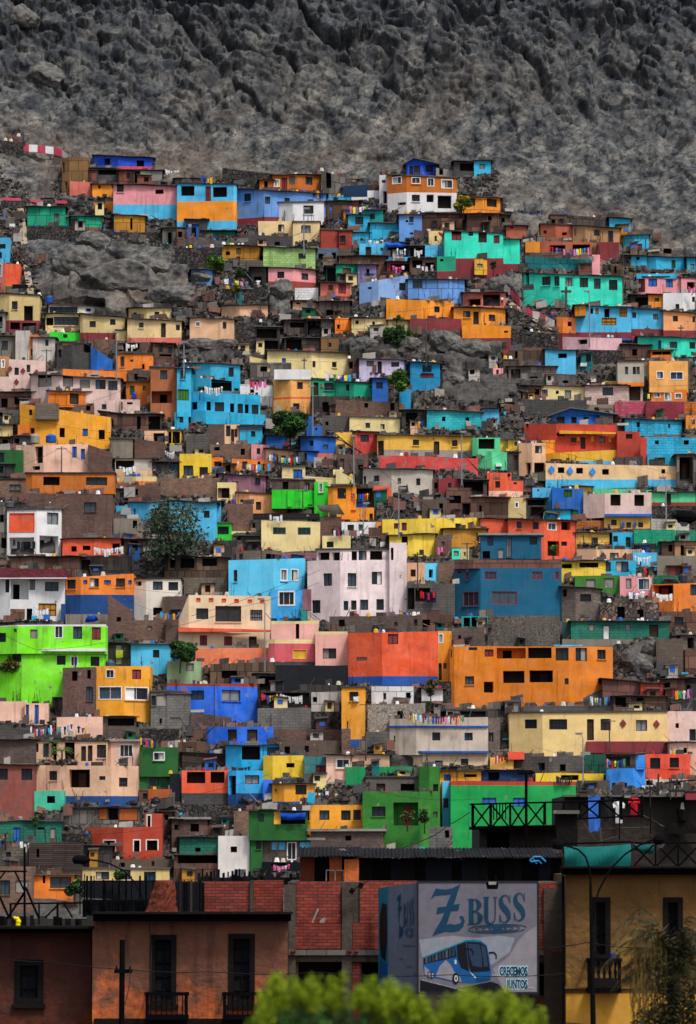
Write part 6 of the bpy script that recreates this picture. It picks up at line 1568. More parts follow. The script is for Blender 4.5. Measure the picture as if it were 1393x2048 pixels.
tank(98, 606, 15, 15, flat('1a4a90', .5), 'blue water tank on the roof of the striped cabin'); tank(102, 885, 21, 17, flat('1550a8', .5), 'blue water tank on the rough grey roof shed'); tank(70, 887, 18, 20, flat('8a8680'), 'grey cement water tank beside the blue one')
tank(268, 798, 8, 14, flat('1038b0', .5), 'small blue barrel by the door of the orange house'); tank(19, 1015, 19, 13, flat('4a4e54', .5), 'dark steel water tank above the white framed house'); tank(1367, 1165, 18, 18, flat('2c3440', .5), 'dark grey water tank behind the orange washing balcony')
tk = tank(312, 1627, 21, 33, flat('0c1c28', .5), 'dark navy water tank with lettering on the red chimney room'); tank(220, 1345, 18, 26, flat('3a4a58', .5), 'tall steel tank in the grey patched shack yard'); tank(1012, 659, 9, 12, flat('26302e'), 'black drum at the end of the orange centre door house')
def text_mesh(s, size, m, parent, loc, name='lettering', sx=1.0, ext=.004, bold=0.0, rot=None, shear=0):
    cu = bpy.data.curves.new(name, 'FONT'); cu.body = s; cu.size = size; cu.extrude = ext; cu.offset = bold; cu.align_x = 'LEFT'; cu.shear = shear; cu.resolution_u = 4
    o = bpy.data.objects.new(name, cu); COL.objects.link(o); dg = bpy.context.evaluated_depsgraph_get(); me = bpy.data.meshes.new_from_object(o.evaluated_get(dg)); bpy.data.objects.remove(o)
    me.materials.clear(); me.materials.append(mat(m) if isinstance(m, str) else m); o = bpy.data.objects.new(name, me); COL.objects.link(o); o.parent = parent; o.location = loc; o.rotation_euler = rot or (math.pi/2, 0, 0); o.scale = (sx, 1, 1); return o
text_mesh('Eternit', .26, 'whi', tk, (-.36, -.53, .62), ext=.01)
# trees and bushes
def leafm(c1, c2, k):
    if k in MATS: return MATS[k]
    m = bpy.data.materials.new(k); t, N, L = nodes(m); MATS[k] = m; b = N['Principled BSDF']; g = N.new('ShaderNodeNewGeometry'); r = N.new('ShaderNodeMix'); r.data_type = 'RGBA'
    r.inputs[6].default_value = (*c1, 1); r.inputs[7].default_value = (*c2, 1); L.new(g.outputs['Random Per Island'], r.inputs[0]); L.new(r.outputs[2], b.inputs['Base Color']); b.inputs['Roughness'].default_value = .7
    b.inputs['Specular IOR Level'].default_value = .2; return m
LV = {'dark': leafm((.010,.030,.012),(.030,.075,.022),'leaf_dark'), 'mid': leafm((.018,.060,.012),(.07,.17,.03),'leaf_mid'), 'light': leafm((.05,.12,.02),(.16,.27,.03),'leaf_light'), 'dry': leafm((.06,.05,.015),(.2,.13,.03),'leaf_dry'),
      'yel': leafm((.12,.12,.01),(.40,.33,.02),'leaf_yellow'), 'willow': leafm((.022,.045,.03),(.095,.13,.075),'leaf_willow'), 'neon': leafm((.06,.14,.004),(.32,.40,.01),'leaf_bright'), 'palm': leafm((.012,.018,.008),(.075,.062,.022),'leaf_palm')}
def crown(blobs, n, size, lm, rs, parent, name='crown', hang=0):
    vv = []; ff = []
    tot = sum(b[1][0]*b[1][2] for b in blobs)
    for (c, r) in blobs:
        for _ in range(int(n*r[0]*r[2]/tot)):
            d = Vector((rs.gauss(0,1), rs.gauss(0,1), rs.gauss(0,1))).normalized()*(rs.random()**.42)*rs.uniform(.8, 1.12); p = Vector((c[0]+d.x*r[0], c[1]+d.y*r[1], c[2]+d.z*r[2]))
            s = size*rs.uniform(.5, 1.4); a = Vector((rs.uniform(-1,1), rs.uniform(-1,1), rs.uniform(-.6,.6)-hang)).normalized(); b = a.orthogonal().normalized(); b.rotate(__import__('mathutils').Quaternion(a, rs.uniform(0, 6.3)))
            i = len(vv); vv += [p-a*s, p+b*s*.45, p+a*s, p-b*s*.45]; ff.append((i, i+1, i+2, i+3))
    me = bpy.data.meshes.new(name); me.from_pydata(vv, [], ff); me.materials.append(LV[lm]); o = bpy.data.objects.new(name, me); COL.objects.link(o); o.parent = parent; return o
def tree(x, yb, wpx, hpx, lm, n, label, cat='tree', trunk=True, Y=None, lm2=None, seed=1, nb=9, size=.2, low=.35, hang=0):
    rs = random.Random(seed*77+int(x)); Y = Y or min(behind(x, yb-4)[0]-1.2, YT(x, yb)-.4); k = Y/F; b = at(x, yb, Y); W_, H_ = wpx*k, hpx*k
    o = empty('tree' if trunk else 'shrub', b, label, cat); bl = []
    for i in range(nb):
        a = rs.uniform(0, 6.28); q = rs.uniform(.15, 1)**.5; z = H_*(low+(1-low)*rs.uniform(.12, .88)); e = 1-abs((z/H_-low)/(1-low)-.45)*.8
        r = min(W_, H_)*rs.uniform(.16, .27); bl.append(((math.cos(a)*q*W_*.34*e, math.sin(a)*q*W_*.22, z), (r*1.15, r, r*.85)))
    crown(bl, n, size, lm, rs, o, hang=hang)
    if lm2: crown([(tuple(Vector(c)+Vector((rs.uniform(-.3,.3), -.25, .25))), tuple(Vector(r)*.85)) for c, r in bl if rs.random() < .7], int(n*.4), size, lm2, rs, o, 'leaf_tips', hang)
    m = MB(); tr = max(.07, W_*.022)
    fork = Vector((rs.uniform(-.1,.1)*W_*.3, 0, H_*(low*.75 if trunk else .1)))
    m.bar((0,0,-.8), fork, tr, 'wood', 7, tr*.7)
    for c, r in bl: 
        mid = fork.lerp(Vector(c), .5)+Vector((rs.uniform(-.2,.2), 0, .1)); m.bar(fork, mid, tr*.5, 'wood', 5, tr*.32); m.bar(mid, c, tr*.32, 'wood', 4, tr*.12)
    m.build('trunk' if trunk else 'stem', o); return o
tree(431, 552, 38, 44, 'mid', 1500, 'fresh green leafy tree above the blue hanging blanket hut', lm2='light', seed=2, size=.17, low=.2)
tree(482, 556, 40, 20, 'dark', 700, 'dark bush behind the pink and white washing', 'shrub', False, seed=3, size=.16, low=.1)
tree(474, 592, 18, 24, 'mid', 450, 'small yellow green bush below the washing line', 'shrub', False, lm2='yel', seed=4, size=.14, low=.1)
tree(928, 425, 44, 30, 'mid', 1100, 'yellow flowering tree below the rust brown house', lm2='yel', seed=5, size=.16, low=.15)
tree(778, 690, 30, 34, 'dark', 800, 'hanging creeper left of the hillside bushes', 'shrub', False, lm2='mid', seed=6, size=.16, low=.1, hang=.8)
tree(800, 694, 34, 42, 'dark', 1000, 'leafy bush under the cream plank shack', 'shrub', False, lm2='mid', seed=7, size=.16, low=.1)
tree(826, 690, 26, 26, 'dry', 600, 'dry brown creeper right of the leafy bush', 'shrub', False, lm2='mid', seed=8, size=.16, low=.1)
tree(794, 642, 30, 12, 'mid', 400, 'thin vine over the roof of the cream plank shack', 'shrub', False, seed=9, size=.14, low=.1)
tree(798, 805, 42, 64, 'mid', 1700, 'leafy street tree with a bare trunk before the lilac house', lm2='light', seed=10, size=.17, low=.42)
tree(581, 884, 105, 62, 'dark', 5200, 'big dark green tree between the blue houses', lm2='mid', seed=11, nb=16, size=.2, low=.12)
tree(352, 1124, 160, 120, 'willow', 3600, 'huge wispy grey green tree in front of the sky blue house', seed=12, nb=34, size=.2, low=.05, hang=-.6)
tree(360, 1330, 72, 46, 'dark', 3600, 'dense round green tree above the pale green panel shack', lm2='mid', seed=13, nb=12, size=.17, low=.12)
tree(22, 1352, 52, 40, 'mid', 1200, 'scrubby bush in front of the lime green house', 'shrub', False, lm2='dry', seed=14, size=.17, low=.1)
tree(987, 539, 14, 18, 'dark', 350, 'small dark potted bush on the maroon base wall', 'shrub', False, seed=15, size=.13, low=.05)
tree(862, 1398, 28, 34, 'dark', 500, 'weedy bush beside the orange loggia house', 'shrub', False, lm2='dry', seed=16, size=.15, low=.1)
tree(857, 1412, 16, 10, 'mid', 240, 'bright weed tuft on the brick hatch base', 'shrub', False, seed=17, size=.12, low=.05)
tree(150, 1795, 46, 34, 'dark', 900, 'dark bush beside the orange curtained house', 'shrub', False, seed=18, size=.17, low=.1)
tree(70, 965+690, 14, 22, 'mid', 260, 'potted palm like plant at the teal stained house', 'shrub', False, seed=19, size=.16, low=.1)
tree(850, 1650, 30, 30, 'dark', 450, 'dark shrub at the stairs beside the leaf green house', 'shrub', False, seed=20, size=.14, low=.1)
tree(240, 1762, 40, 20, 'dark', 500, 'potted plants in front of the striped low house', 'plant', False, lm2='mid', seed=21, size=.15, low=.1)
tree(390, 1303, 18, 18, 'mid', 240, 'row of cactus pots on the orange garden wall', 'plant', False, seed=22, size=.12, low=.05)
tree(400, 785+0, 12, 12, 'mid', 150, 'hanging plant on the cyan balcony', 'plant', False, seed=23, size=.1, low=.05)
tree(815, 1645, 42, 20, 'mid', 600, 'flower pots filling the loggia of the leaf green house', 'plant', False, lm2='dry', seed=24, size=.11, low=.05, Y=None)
tree(1107, 1107, 22, 14, 'mid', 300, 'plants filling the opening of the red orange house', 'plant', False, lm2='light', seed=25, size=.11, low=.05)
def palm(x, yb, hpx, label, Y=None, nf=11, L=1.1, lm='light'):
    Y = Y or behind(x, yb)[0]-.5; b = at(x, yb, Y); h = hpx*Y/F; o = empty('palm_tree', b, label, 'palm tree'); rs = random.Random(int(x)); m = MB(); m.bar((0,0,-.5), (0,0,h*.6), .1, 'wood', 6, .07); m.build('trunk', o)
    vv = []; ff = []
    for k in range(nf):
        a = 6.28*k/nf+rs.uniform(-.2,.2); up = rs.uniform(.3, 1.1); ln = L*rs.uniform(.8, 1.2); P = [Vector((math.cos(a)*ln*t, math.sin(a)*ln*t, h*.6+ln*(up*t-.95*t*t))) for t in [j/8 for j in range(9)]]
        for j in range(1, 9):
            for s in (-1, 1):
                for _ in range(2):
                    t = P[j].lerp(P[j-1], rs.random()); side = Vector((-math.sin(a), math.cos(a), 0))*s; q = t+side*ln*.28*(1.1-j/9)+Vector((math.cos(a)*.1, math.sin(a)*.1, -.12*ln)); i = len(vv); vv += [t, t+Vector((math.cos(a)*.05, math.sin(a)*.05, 0)), q]; ff.append((i, i+1, i+2))
    me = bpy.data.meshes.new('crown'); me.from_pydata(vv, [], ff); me.materials.append(LV[lm]); c = bpy.data.objects.new('crown', me); COL.objects.link(c); c.parent = o; return o
palm(124, 1522, 34, 'small palm in front of the veranda house'); palm(105, 1500, 26, 'small darker palm left of the veranda palm', lm='mid', L=.9); palm(11, 1690, 36, 'little banana plant at the left edge by the teal house', lm='mid', L=.8)
# people (small, far off)
def person(x, yb, hpx, label, top, legs, Y=None, pose=0):
    Y = Y or min(behind(x, yb-3)[0]-.4, YT(x, yb)); b = at(x, yb, Y); h = hpx*Y/F
    J = [(0,0,.53),(0,0,.66),(0,0,.80),(0,-.01,.86),(0,-.02,.93),(-.105,0,.79),(-.135,-.01,.64),(-.13,-.07-pose*.05,.5),(.105,0,.79),(.135,0,.64),(.13,-.06,.5),(-.055,0,.5),(-.06,-.02,.28),(-.06,.01,.04),(-.06,-.07,.02),(.055,0,.5),(.065,.01,.28),(.07,.03,.04),(.07,-.05,.02)]
    R = [.075,.08,.085,.034,.062,.045,.03,.022,.045,.03,.022,.06,.045,.028,.022,.06,.045,.028,.022]
    E = [(0,1),(1,2),(2,3),(3,4),(2,5),(5,6),(6,7),(2,8),(8,9),(9,10),(0,11),(11,12),(12,13),(13,14),(0,15),(15,16),(16,17),(17,18)]
    def sk(name, vs, es, rr, mm, par):
        me = bpy.data.meshes.new(name); me.from_pydata([Vector(v)*h for v in vs], es, []); o = bpy.data.objects.new(name, me); COL.objects.link(o); md = o.modifiers.new('skin', 'SKIN'); 
        for i, r in enumerate(rr): me.skin_vertices[0].data[i].radius = (r*h, r*h*.8)
        me.skin_vertices[0].data[0].use_root = True; o.modifiers.new('sub', 'SUBSURF').levels = 1; o.modifiers['sub'].render_levels = 1
        dg = bpy.context.evaluated_depsgraph_get(); m2 = bpy.data.meshes.new_from_object(o.evaluated_get(dg)); bpy.data.objects.remove(o); m2.materials.append(mm); o = bpy.data.objects.new(name, m2); COL.objects.link(o); o.parent = par; return o
    class _: pass
    me_add = bpy.data.meshes.new('x')
    body = None
    root = sk_root = None
    me = bpy.data.meshes.new('person'); 
    o = bpy.data.objects.new('person', me); COL.objects.link(o); me.from_pydata([Vector(v)*h for v in J], E, []); md = o.modifiers.new('skin', 'SKIN')
    for i, r in enumerate(R): me.skin_vertices[0].data[i].radius = (r*h, r*h*.8)
    me.skin_vertices[0].data[0].use_root = True; s = o.modifiers.new('sub', 'SUBSURF'); s.levels = 1; s.render_levels = 1
    dg = bpy.context.evaluated_depsgraph_get(); m2 = bpy.data.meshes.new_from_object(o.evaluated_get(dg)); bpy.data.objects.remove(o); m2.materials.append(flat('8a5a44'))
    p = bpy.data.objects.new('person', m2); COL.objects.link(p); p.location = b; tag(p, label, 'person')
    sk('shirt', [J[i] for i in (0,1,2,5,6,8,9)], [(0,1),(1,2),(2,3),(3,4),(2,5),(5,6)], [.088,.093,.096,.055,.042,.055,.042], flat(top), p)
    sk('trousers', [J[i] for i in (0,11,12,13,15,16,17)], [(0,1),(1,2),(2,3),(0,4),(4,5),(5,6)], [.084,.068,.052,.038,.068,.052,.038], flat(legs), p)
    m = MB(); c = Vector((0, -.01, .955))*h
    for k in range(6): m.bar(c+Vector((0,0,h*(-.02+.011*k))), c+Vector((0,0,h*(-.02+.011*(k+1)))), h*.058*math.cos(k*.25), flat('16120f'), 10, h*.058*math.cos((k+1)*.25))
    m.build('hair', p, True); return p
person(1005, 612, 21, 'person in a white shirt standing outside the pink open garage', 'd8d8dc', '1c1c24'); person(1106, 640, 20, 'person in pink walking down beside the painted parapet', 'c02878', '2a3a8a'); person(1141, 671, 12, 'small person in grey standing before the orange niche hut', '8a8a94', '3a3a4a')
person(1386, 852, 20, 'person in a pink top at the right edge room', 'd890a0', '3a8a9a', Y=None); person(100, 1012, 10, 'person in white leaning over the roof above the white framed house', 'e0e0e0', '5a5a60'); person(380, 468, 24, 'person in blue at the door of the grey board shack', '5a9ad0', '7a5030')
# blue awnings, flags, blankets
def cloth(name, pts, c, label, cat, Y=None, bulge=.25, n=8, kind=None):
    """sagging sheet between four pixel corners (tl, tr, br, bl)"""
    xm = sum(p[0] for p in pts)/4; ym = sum(p[1] for p in pts)/4
    if Y is None: Y = behind(xm, ym)[0]-.35
    q = [at(p[0], p[1], Y) for p in pts]; rs = random.Random(int(xm)); m = MB(); G = []
    for j in range(n+1):
        v = j/n; G.append([])
        for i in range(n+1):
            u = i/n; p = q[0].lerp(q[1], u).lerp(q[3].lerp(q[2], u), v); G[-1].append(p+Vector((0, -bulge*(.4*math.sin(u*11+v*3)+.5*math.sin(v*3.1))*.5, -.12*math.sin(u*3.14)*bulge)))
    for j in range(n):
        for i in range(n): m.poly([G[j][i], G[j+1][i], G[j+1][i+1], G[j][i+1]], flat(c))
    return solo(m, name, label, cat, smooth=True)
cloth('awning', [(560,1626),(612,1625),(612,1638),(563,1640)], '0a3a9a', 'sagging blue awning on the dark green balcony house', 'awning', bulge=.6)
cloth('tarp', [(768,483),(805,484),(818,492),(776,494)], '1a58b8', 'bright blue tarp sheet over the tarp covered cabin', 'tarp', bulge=.5)
cloth('blanket', [(416,545),(442,550),(445,567),(420,563)], '8a8e90', 'grey blanket hanging beside the blue hut with red triangles', 'blanket')
cloth('blanket', [(854,1184),(873,1184),(873,1205),(852,1205)], '14163c', 'dark patterned blanket hanging on the open porch', 'blanket', bulge=.1)
cloth('blanket', [(232,1301),(246,1300),(246,1315),(232,1316)], '9aa820', 'yellow green blanket on the grey patched shack', 'blanket', bulge=.1)
cloth('tarp', [(175,1230),(190,1229),(198,1240),(170,1245)], '0c3c9a', 'crumpled blue tarp covering a motorbike under the navy wall', 'tarp', bulge=.8)
cloth('sheet', [(686,372),(735,368),(735,393),(688,394)], '16304c', 'dark blue sheet hanging on the white low wall house', 'sheet', bulge=.1)
cloth('net', [(633,1010),(677,1008),(690,1030),(640,1022)], '5a5048', 'brown net draped before the orange barred box house', 'net', bulge=.3)
cloth('tarp', [(1110,1290),(1166,1290),(1166,1293),(1108,1294)], '3aa8e0', 'thin blue tarp edge on the orange loggia roof', 'tarp', bulge=.1)
cloth('banner', [(616,1583),(631,1586),(629,1608),(614,1604)], '28a0c8', 'small light blue banner sign at the left of the clothes line', 'banner', bulge=.05)
cloth('flag', [(877,463),(886,466),(885,474),(878,468)], '8a2030', 'limp red flag on the khaki wall house', 'flag', bulge=.1); cloth('flag', [(155,576),(160,580),(160,590),(156,588)], 'a02030', 'small red flag above the striped cabin', 'flag', bulge=.1)
cloth('flag', [(1288,1133),(1295,1142),(1293,1150),(1289,1147)], 'c02438', 'red and white flag by the small kiosk', 'flag', bulge=.1); cloth('flag', [(1381,1134),(1388,1139),(1387,1146),(1382,1144)], 'c02438', 'red flag near the right edge', 'flag', bulge=.1)
# hillside cables
def cable(name, pts, r, label, Y0, Y1):
    m = MB(); P = []
    for i, (x, y) in enumerate(pts): P.append(at(x, y, Y0+(Y1-Y0)*i/(len(pts)-1)))
    Q = []
    for a, b in zip(P, P[1:]):
        for k in range(6): t = k/6; Q.append(a.lerp(b, t)-Vector((0, 0, (b-a).length*.02*4*t*(1-t))))
    Q.append(P[-1]); m.tube(Q, r, 'frm', 3); return solo(m, name, label, 'cable')
cable('power_cable', [(383,1232),(600,1155),(640,1140)], .02, 'cable from the pole by the six square cream house to the pale pink tall house', 396, 402); cable('power_cable', [(340,1255),(480,1215),(640,1165)], .02, 'lower cable crossing the six square cream house', 396, 400)
cable('power_cable', [(73,1300),(212,1285)], .02, 'cable running from the tall pole across the lime house', 390, 391); cable('power_cable', [(0,1265),(73,1300)], .02, 'cable reaching the tall pole from the left edge', 389, 390); cable('power_cable', [(125,893),(170,925),(200,960)], .02, 'cable leaving the leaning pole downwards to the right', 420, 416)
cable('power_cable', [(125,893),(60,925),(0,945)], .02, 'cable leaving the leaning pole towards the left edge', 420, 416); cable('power_cable', [(695,880),(820,985),(900,1040)], .02, 'long cable falling across the white and grey block house', 424, 410)
cable('handrail', [(665,872),(685,882),(712,898)], .06, 'yellow stair rail beside the red room, upper run', 424, 423); cable('handrail', [(672,868),(700,890),(724,905)], .06, 'yellow stair rail beside the red room, lower run', 424, 423)
# thin service cables strung between the roofs
rc = random.Random(77); hs_ = [h for h in HOUSES if h['far'] and h['typ'] == 'H']; rc.shuffle(hs_)
for h in hs_[:46]:
    k = rc.randrange(len(h['P'])); a = Vector((h['P'][k].x, h['P'][k].y-.2, h['T'][k]+rc.uniform(.3, 1.1))); b = a+Vector((rc.choice((-1, 1))*rc.uniform(5, 16), rc.uniform(-3, 0), rc.uniform(-3.5, 2.5))); m = MB(); P = []
    for j in range(9): t = j/8; P.append(a.lerp(b, t)-Vector((0, 0, .5*4*t*(1-t))))
    m.tube(P, .014, 'frm', 3); solo(m, 'service_cable', 'thin cable leaving the top of the '+short(h['label'], 9), 'cable', 'thin cables strung between the hillside roofs')
# little lean-tos and washing filling the plain walls
rl = random.Random(41); LC = [('rusty','rst+q'),('grey','gry+q'),('faded teal','teb+q'),('brown','bro+q'),('pale','bei+q'),('dark','plyb'),('blue','blu+q'),('white','dwh+q'),('brick','bria'),('green','dgn+q'),('cream','crm'),('ochre','mus+q')]
cand = [h for h in HOUSES if h['far'] and h['typ'] in 'WS' and h['X'][-1]-h['X'][0] > 34 and h['yb']-max(h['yt']) > 16]; rl.shuffle(cand); nl = 0
for h in cand[:105]:
    X0, X1 = max(0, h['X'][0]), min(1393, h['X'][-1])
    if X1-X0 < 30: continue
    wd = rl.uniform(13, 27); x0 = rl.uniform(X0+2, X1-wd-2); hh = rl.uniform(11, min(24, h['yb']-max(h['yt']))); yb = h['yb']+rl.uniform(0, 2); Y = h['Y0']-rl.uniform(.7, 1.5); adj, cc = rl.choice(LC); d = min(1.3, h['Y0']-Y-.05)
    b = at(x0, yb, Y); e = at(x0+wd, yb-hh, Y); w_, z_ = e.x-b.x, e.z-b.z; r = empty('lean_to', b, 'small %s lean-to standing against the %s' % (adj, short(h['label'], 9)), 'lean-to', 'small lean-tos built against the hillside walls'); t = rl.uniform(-.2, .2); m = MB()
    a0, a1 = z_, z_+t; m.prism([(0,0,-1.2),(w_,0,-1.2),(w_,0,a1),(0,0,a0)], (0, d, 0), cc); m.build('cabin_wall', r)
    m = MB(); m.prism([(-.12,-.2,a0+.01),(w_+.12,-.2,a1+.01),(w_+.12,d,a1+.16),(-.12,d,a0+.16)], (0,0,.05), rl.choice(['tin','rus','roofc','conb','plyb'])); m.build('roof', r)
    m = MB(); q = rl.uniform(.1, max(.12, w_-.6)); hz = min(z_*.8, 1.5)*rl.choice((1, .5)); z0 = .0 if hz > 1 else z_*.35; m.prism([(q,-.03,z0),(q+min(.5, w_*.5),-.03,z0),(q+min(.5, w_*.5),-.03,min(z_-.1, z0+hz)),(q,-.03,min(z_-.1, z0+hz))], (0,.02,0), rl.choice(['dark','intr','wood','blt','frm'])); m.build('door', r)
cand = [h for h in HOUSES if h['far'] and h['typ'] in 'SH' and h['X'][-1]-h['X'][0] > 40 and 360 < h['yb'] < 1700]; rl.shuffle(cand)
for h in cand[:26]:
    X0, X1 = max(4, h['X'][0]), min(1389, h['X'][-1]); 
    if X1-X0 < 36: continue
    L = rl.uniform(22, min(46, X1-X0-6)); x0 = rl.uniform(X0+2, X1-L-2); y = max(h['yt'])-rl.uniform(4, 9); laundry(x0, y, x0+L, y+rl.uniform(-2, 2), int(L/6), rl.choice('mmwbd'), Y=h['Y0']+rl.uniform(.3, 1.2), label='roof washing line above the '+short(h['label'], 10), sag=.15)
    for xx in (x0, x0+L):
        pass
for i, h in enumerate(cand[26:44]):
    x = rl.uniform(h['X'][0]+8, h['X'][-1]-8); hh = rl.uniform(9, 13); tank(x, max(h['yt'])+1, hh*.9, hh, flat(rl.choice(['1c1d20','1c1d20','1c4a90','3a3c40','7a7a78']), .5), 'water tank on top of the '+short(h['label'], 10), Y=h['Y0']+.9)
from mathutils.geometry import tessellate_polygon
HEX['roofd'] = '232427'
# ---------------------------------------------------------------- the old street in front
def part_box(root, name, x0, y0, x1, y1, Y, d, m, org=None):
    o = root.location; a = at(x0, y1, Y)-o; b = at(x1, y0, Y)-o; mb = MB(); mb.box((a.x, a.y, a.z), (b.x, a.y+d, b.z), m); return mb.build(name, root)
L1 = find('old brown plaster house at lower left')['root']; L2 = find('old brown plaster house with two')['root']; L3 = find('half built')['root']; L4 = find('ochre colonial')['root']; L5 = find('sooty brown flat')['root']; L6 = find('blackened tower')['root']
part_box(L1, 'cornice', -262, 1853, 188, 1858, 117.4, .9, 'fdk'); part_box(L1, 'cornice_moulding', -262, 1858, 187, 1867, 117.65, .5, 'black')
part_box(L2, 'cornice', 184, 1825, 585, 1829, 116.7, 1.0, 'fdk'); part_box(L2, 'cornice_moulding', 186, 1829, 582, 1843, 116.95, .7, 'black'); part_box(L2, 'corner_pilaster', 566, 1842, 577, 2100, 117.35, .4, 'fdk')
part_box(L4, 'cornice', 1124, 1733, 1645, 1737, 116.3, 1.0, 'fdk'); part_box(L4, 'cornice_moulding', 1126, 1737, 1643, 1750, 116.55, .7, 'black'); part_box(L4, 'string_course', 1129, 1974, 1640, 1978, 116.9, .2, 'foch'); part_box(L4, 'downpipe', 1126, 1752, 1130, 2100, 116.8, .15, 'black')
part_box(L2, 'plinth_band', 188, 2038, 577, 2060, 117.3, .3, 'fdk')
def balcony(root, x0, x1, yt, yb, Y, turned=False):
    o = root.location; a = at(x0, yb, Y)-o; b = at(x1, yt, Y)-o; m = MB(); d = .75; W_ = b.x-a.x; H_ = b.z-a.z
    m.box((a.x, a.y, a.z), (b.x, a.y+d, a.z+.12), 'black'); s = m.build('balcony', root)
    m = MB(); m.box((a.x-.03, a.y-.03, b.z-.09), (b.x+.03, a.y+.07, b.z), 'black'); m.box((a.x, a.y, a.z+.121), (a.x+.09, a.y+.09, b.z-.091), 'black'); m.box((b.x-.09, a.y, a.z+.121), (b.x, a.y+.09, b.z-.091), 'black')
    for q in (a.x, b.x-.06): m.box((q, a.y+.1, b.z-.08), (q+.06, a.y+d, b.z-.01), 'black')
    if turned: m.box((a.x+.1, a.y+.01, a.z+.13), (b.x-.1, a.y+.08, a.z+.13+H_*.28), 'fdk')
    m.build('railing', s); m = MB(); n = int(W_/.13); z0 = a.z+.13+(H_*.28 if turned else 0)
    for k in range(1, n):
        x = a.x+W_*k/n
        if turned:
            h = (b.z-.09-z0)
            for f0, f1, r0, r1 in ((0,.12,.035,.035),(.12,.35,.03,.05),(.35,.6,.05,.02),(.6,.88,.02,.04),(.88,1,.04,.04)): m.bar((x, a.y+.04, z0+h*f0), (x, a.y+.04, z0+h*f1), r0, 'black', 7, r1)
        else: m.bar((x, a.y+.04, z0), (x, a.y+.04, b.z-.09), .016, 'black', 5)
    m.build('balusters', s)
balcony(L2, 291, 376, 1985, 2040, 116.7); balcony(L2, 446, 535, 1985, 2040, 116.7); balcony(L4, 1176, 1243, 1917, 1986, 116.2, True)
b = at(1226, 1917, 116.4); m = MB(); m.bar(b, b+Vector((0,0,.12)), .06, flat('1040a0'), 10, .075); m.bar(b+Vector((0,0,.12)), b+Vector((0,0,.13)), .08, flat('1040a0'), 10); solo(m, 'flower_pot', 'small blue pot standing on the carved balcony rail', 'pot')
b = at(1237, 1917, 116.4); m = MB(); m.bar(b, b+Vector((0,0,.1)), .05, 'tile', 10, .08)
for k in range(14): m.bar(b+Vector((0,0,.1)), b+Vector((math.cos(k*2.1)*.09, math.sin(k*2.1)*.09, .2+.03*(k%4))), .006, LV['light'], 3)
solo(m, 'flower_pot', 'dark pot with sprouting leaves beside the blue pot on the balcony', 'pot')
# brickwork between the cement columns
for (x0, y0, x1, y1) in ((593,1764,682,1847),(720,1762,837,1847),(588,1848,689,1898),(706,1848,838,1899),(1075,1766,1112,1848),(1075,1849,1106,1899),(706,1926,720,2060),(1078,2000,1106,2100)):
    part_box(L3, 'brick_panel', x0, y0, x1, y1, 118.93 if y0 not in (1848, 1849) else 118.86, .2, 'brk')
for (x0, x1, yt) in ((568,592,1770),(684,705,1773),(1089,1126,1776)): part_box(L3, 'cement_column', x0+.5, yt, x1, 2100, 118.8, .3, 'fcon')
part_box(L3, 'floor_beam', 577, 1900.5, 1088.5, 1911, 118.72, .35, 'con'); part_box(L3, 'floor_beam', 577, 1911.5, 1088.5, 1924, 118.83, .25, 'fcon')
for x in (583, 696, 709, 1105, 1118): 
    m = part_box(L3, 'loose_brick', x, 1899, x+9, 1904, 118.6, .12, 'brk')
# brick wall with sheets on the roof behind
r = empty('wall', at(485, 1824, 126), 'red brick rooftop wall with a cement column behind the balcony door house', 'wall'); part_box(r, 'brick_panel', 404, 1763, 500, 1832, 126, .25, 'brk'); part_box(r, 'brick_panel', 508, 1761, 567, 1832, 126, .25, 'brk'); part_box(r, 'column', 500.5, 1761, 507.5, 1832, 125.9, .35, 'fcon'); part_box(r, 'plinth', 380, 1825, 570, 1840, 125.7, .5, 'fdk')
def sheets(name, label, x0, x1, yt, yb, Y, step, cols, cat='shack', roof=None, jit=2):
    r = empty(name, at((x0+x1)/2, yb, Y), label, cat); o = r.location; rs = random.Random(int(x0)); x = x0; mb = MB()
    while x < x1-1:
        w_ = min(step*rs.uniform(.6, 1.4), x1-x); t = yt+rs.uniform(-jit, jit); a = at(x, yb, Y+rs.uniform(0,.06))-o; b = at(x+w_-.4, t, Y)-o; mb.box((a.x, a.y, a.z), (b.x, a.y+.05, b.z), rs.choice(cols)); x += w_
    mb.build('sheet_wall', r)
    a = at(x0, yb, Y+.3)-o; b = at(x1, yt+4, Y)-o; mb = MB(); mb.box((a.x, a.y, a.z), (b.x, a.y+1.6, b.z), 'black'); mb.build('shed_body', r)
    if roof:
        a = at(x0-4, yt, Y)-o; b = at(x1+4, yt-1, Y)-o; mb = MB(); n = int((b.x-a.x)/.11); pv = None
        for k in range(n*2+1):
            x_ = a.x+(b.x-a.x)*k/(n*2); z = a.z+(b.z-a.z)*k/(2*n)+(.02 if k % 2 else -.02)+rs.uniform(-.012,.012); p = (Vector((x_, a.y-.5, z)), Vector((x_, a.y+2.2, z+.25)))
            if pv: mb.prism([pv[0], p[0], p[1], pv[1]], (0,0,.02), roof)
            pv = p
        mb.build('corrugated_roof', r)
    return r
sheets('shack', 'black vertical plank shed on the roof left of the brick wall', 345, 405, 1762, 1828, 124, 4, ['black','fdk','blk2','dgr'])
sheets('shack', 'long sooty sheet shed with a dark corrugated roof above the billboard', 640, 1125, 1716, 1768, 124, 26, ['black','blk2','fdk','black'], roof='roofd')
s_ = sheets('shack', 'rust brown panel shed with a small white framed window on the brick house', 600, 719, 1714, 1768, 122, 22, ['black','blk2','rus','fbr2','fbr'], roof='roofd'); 
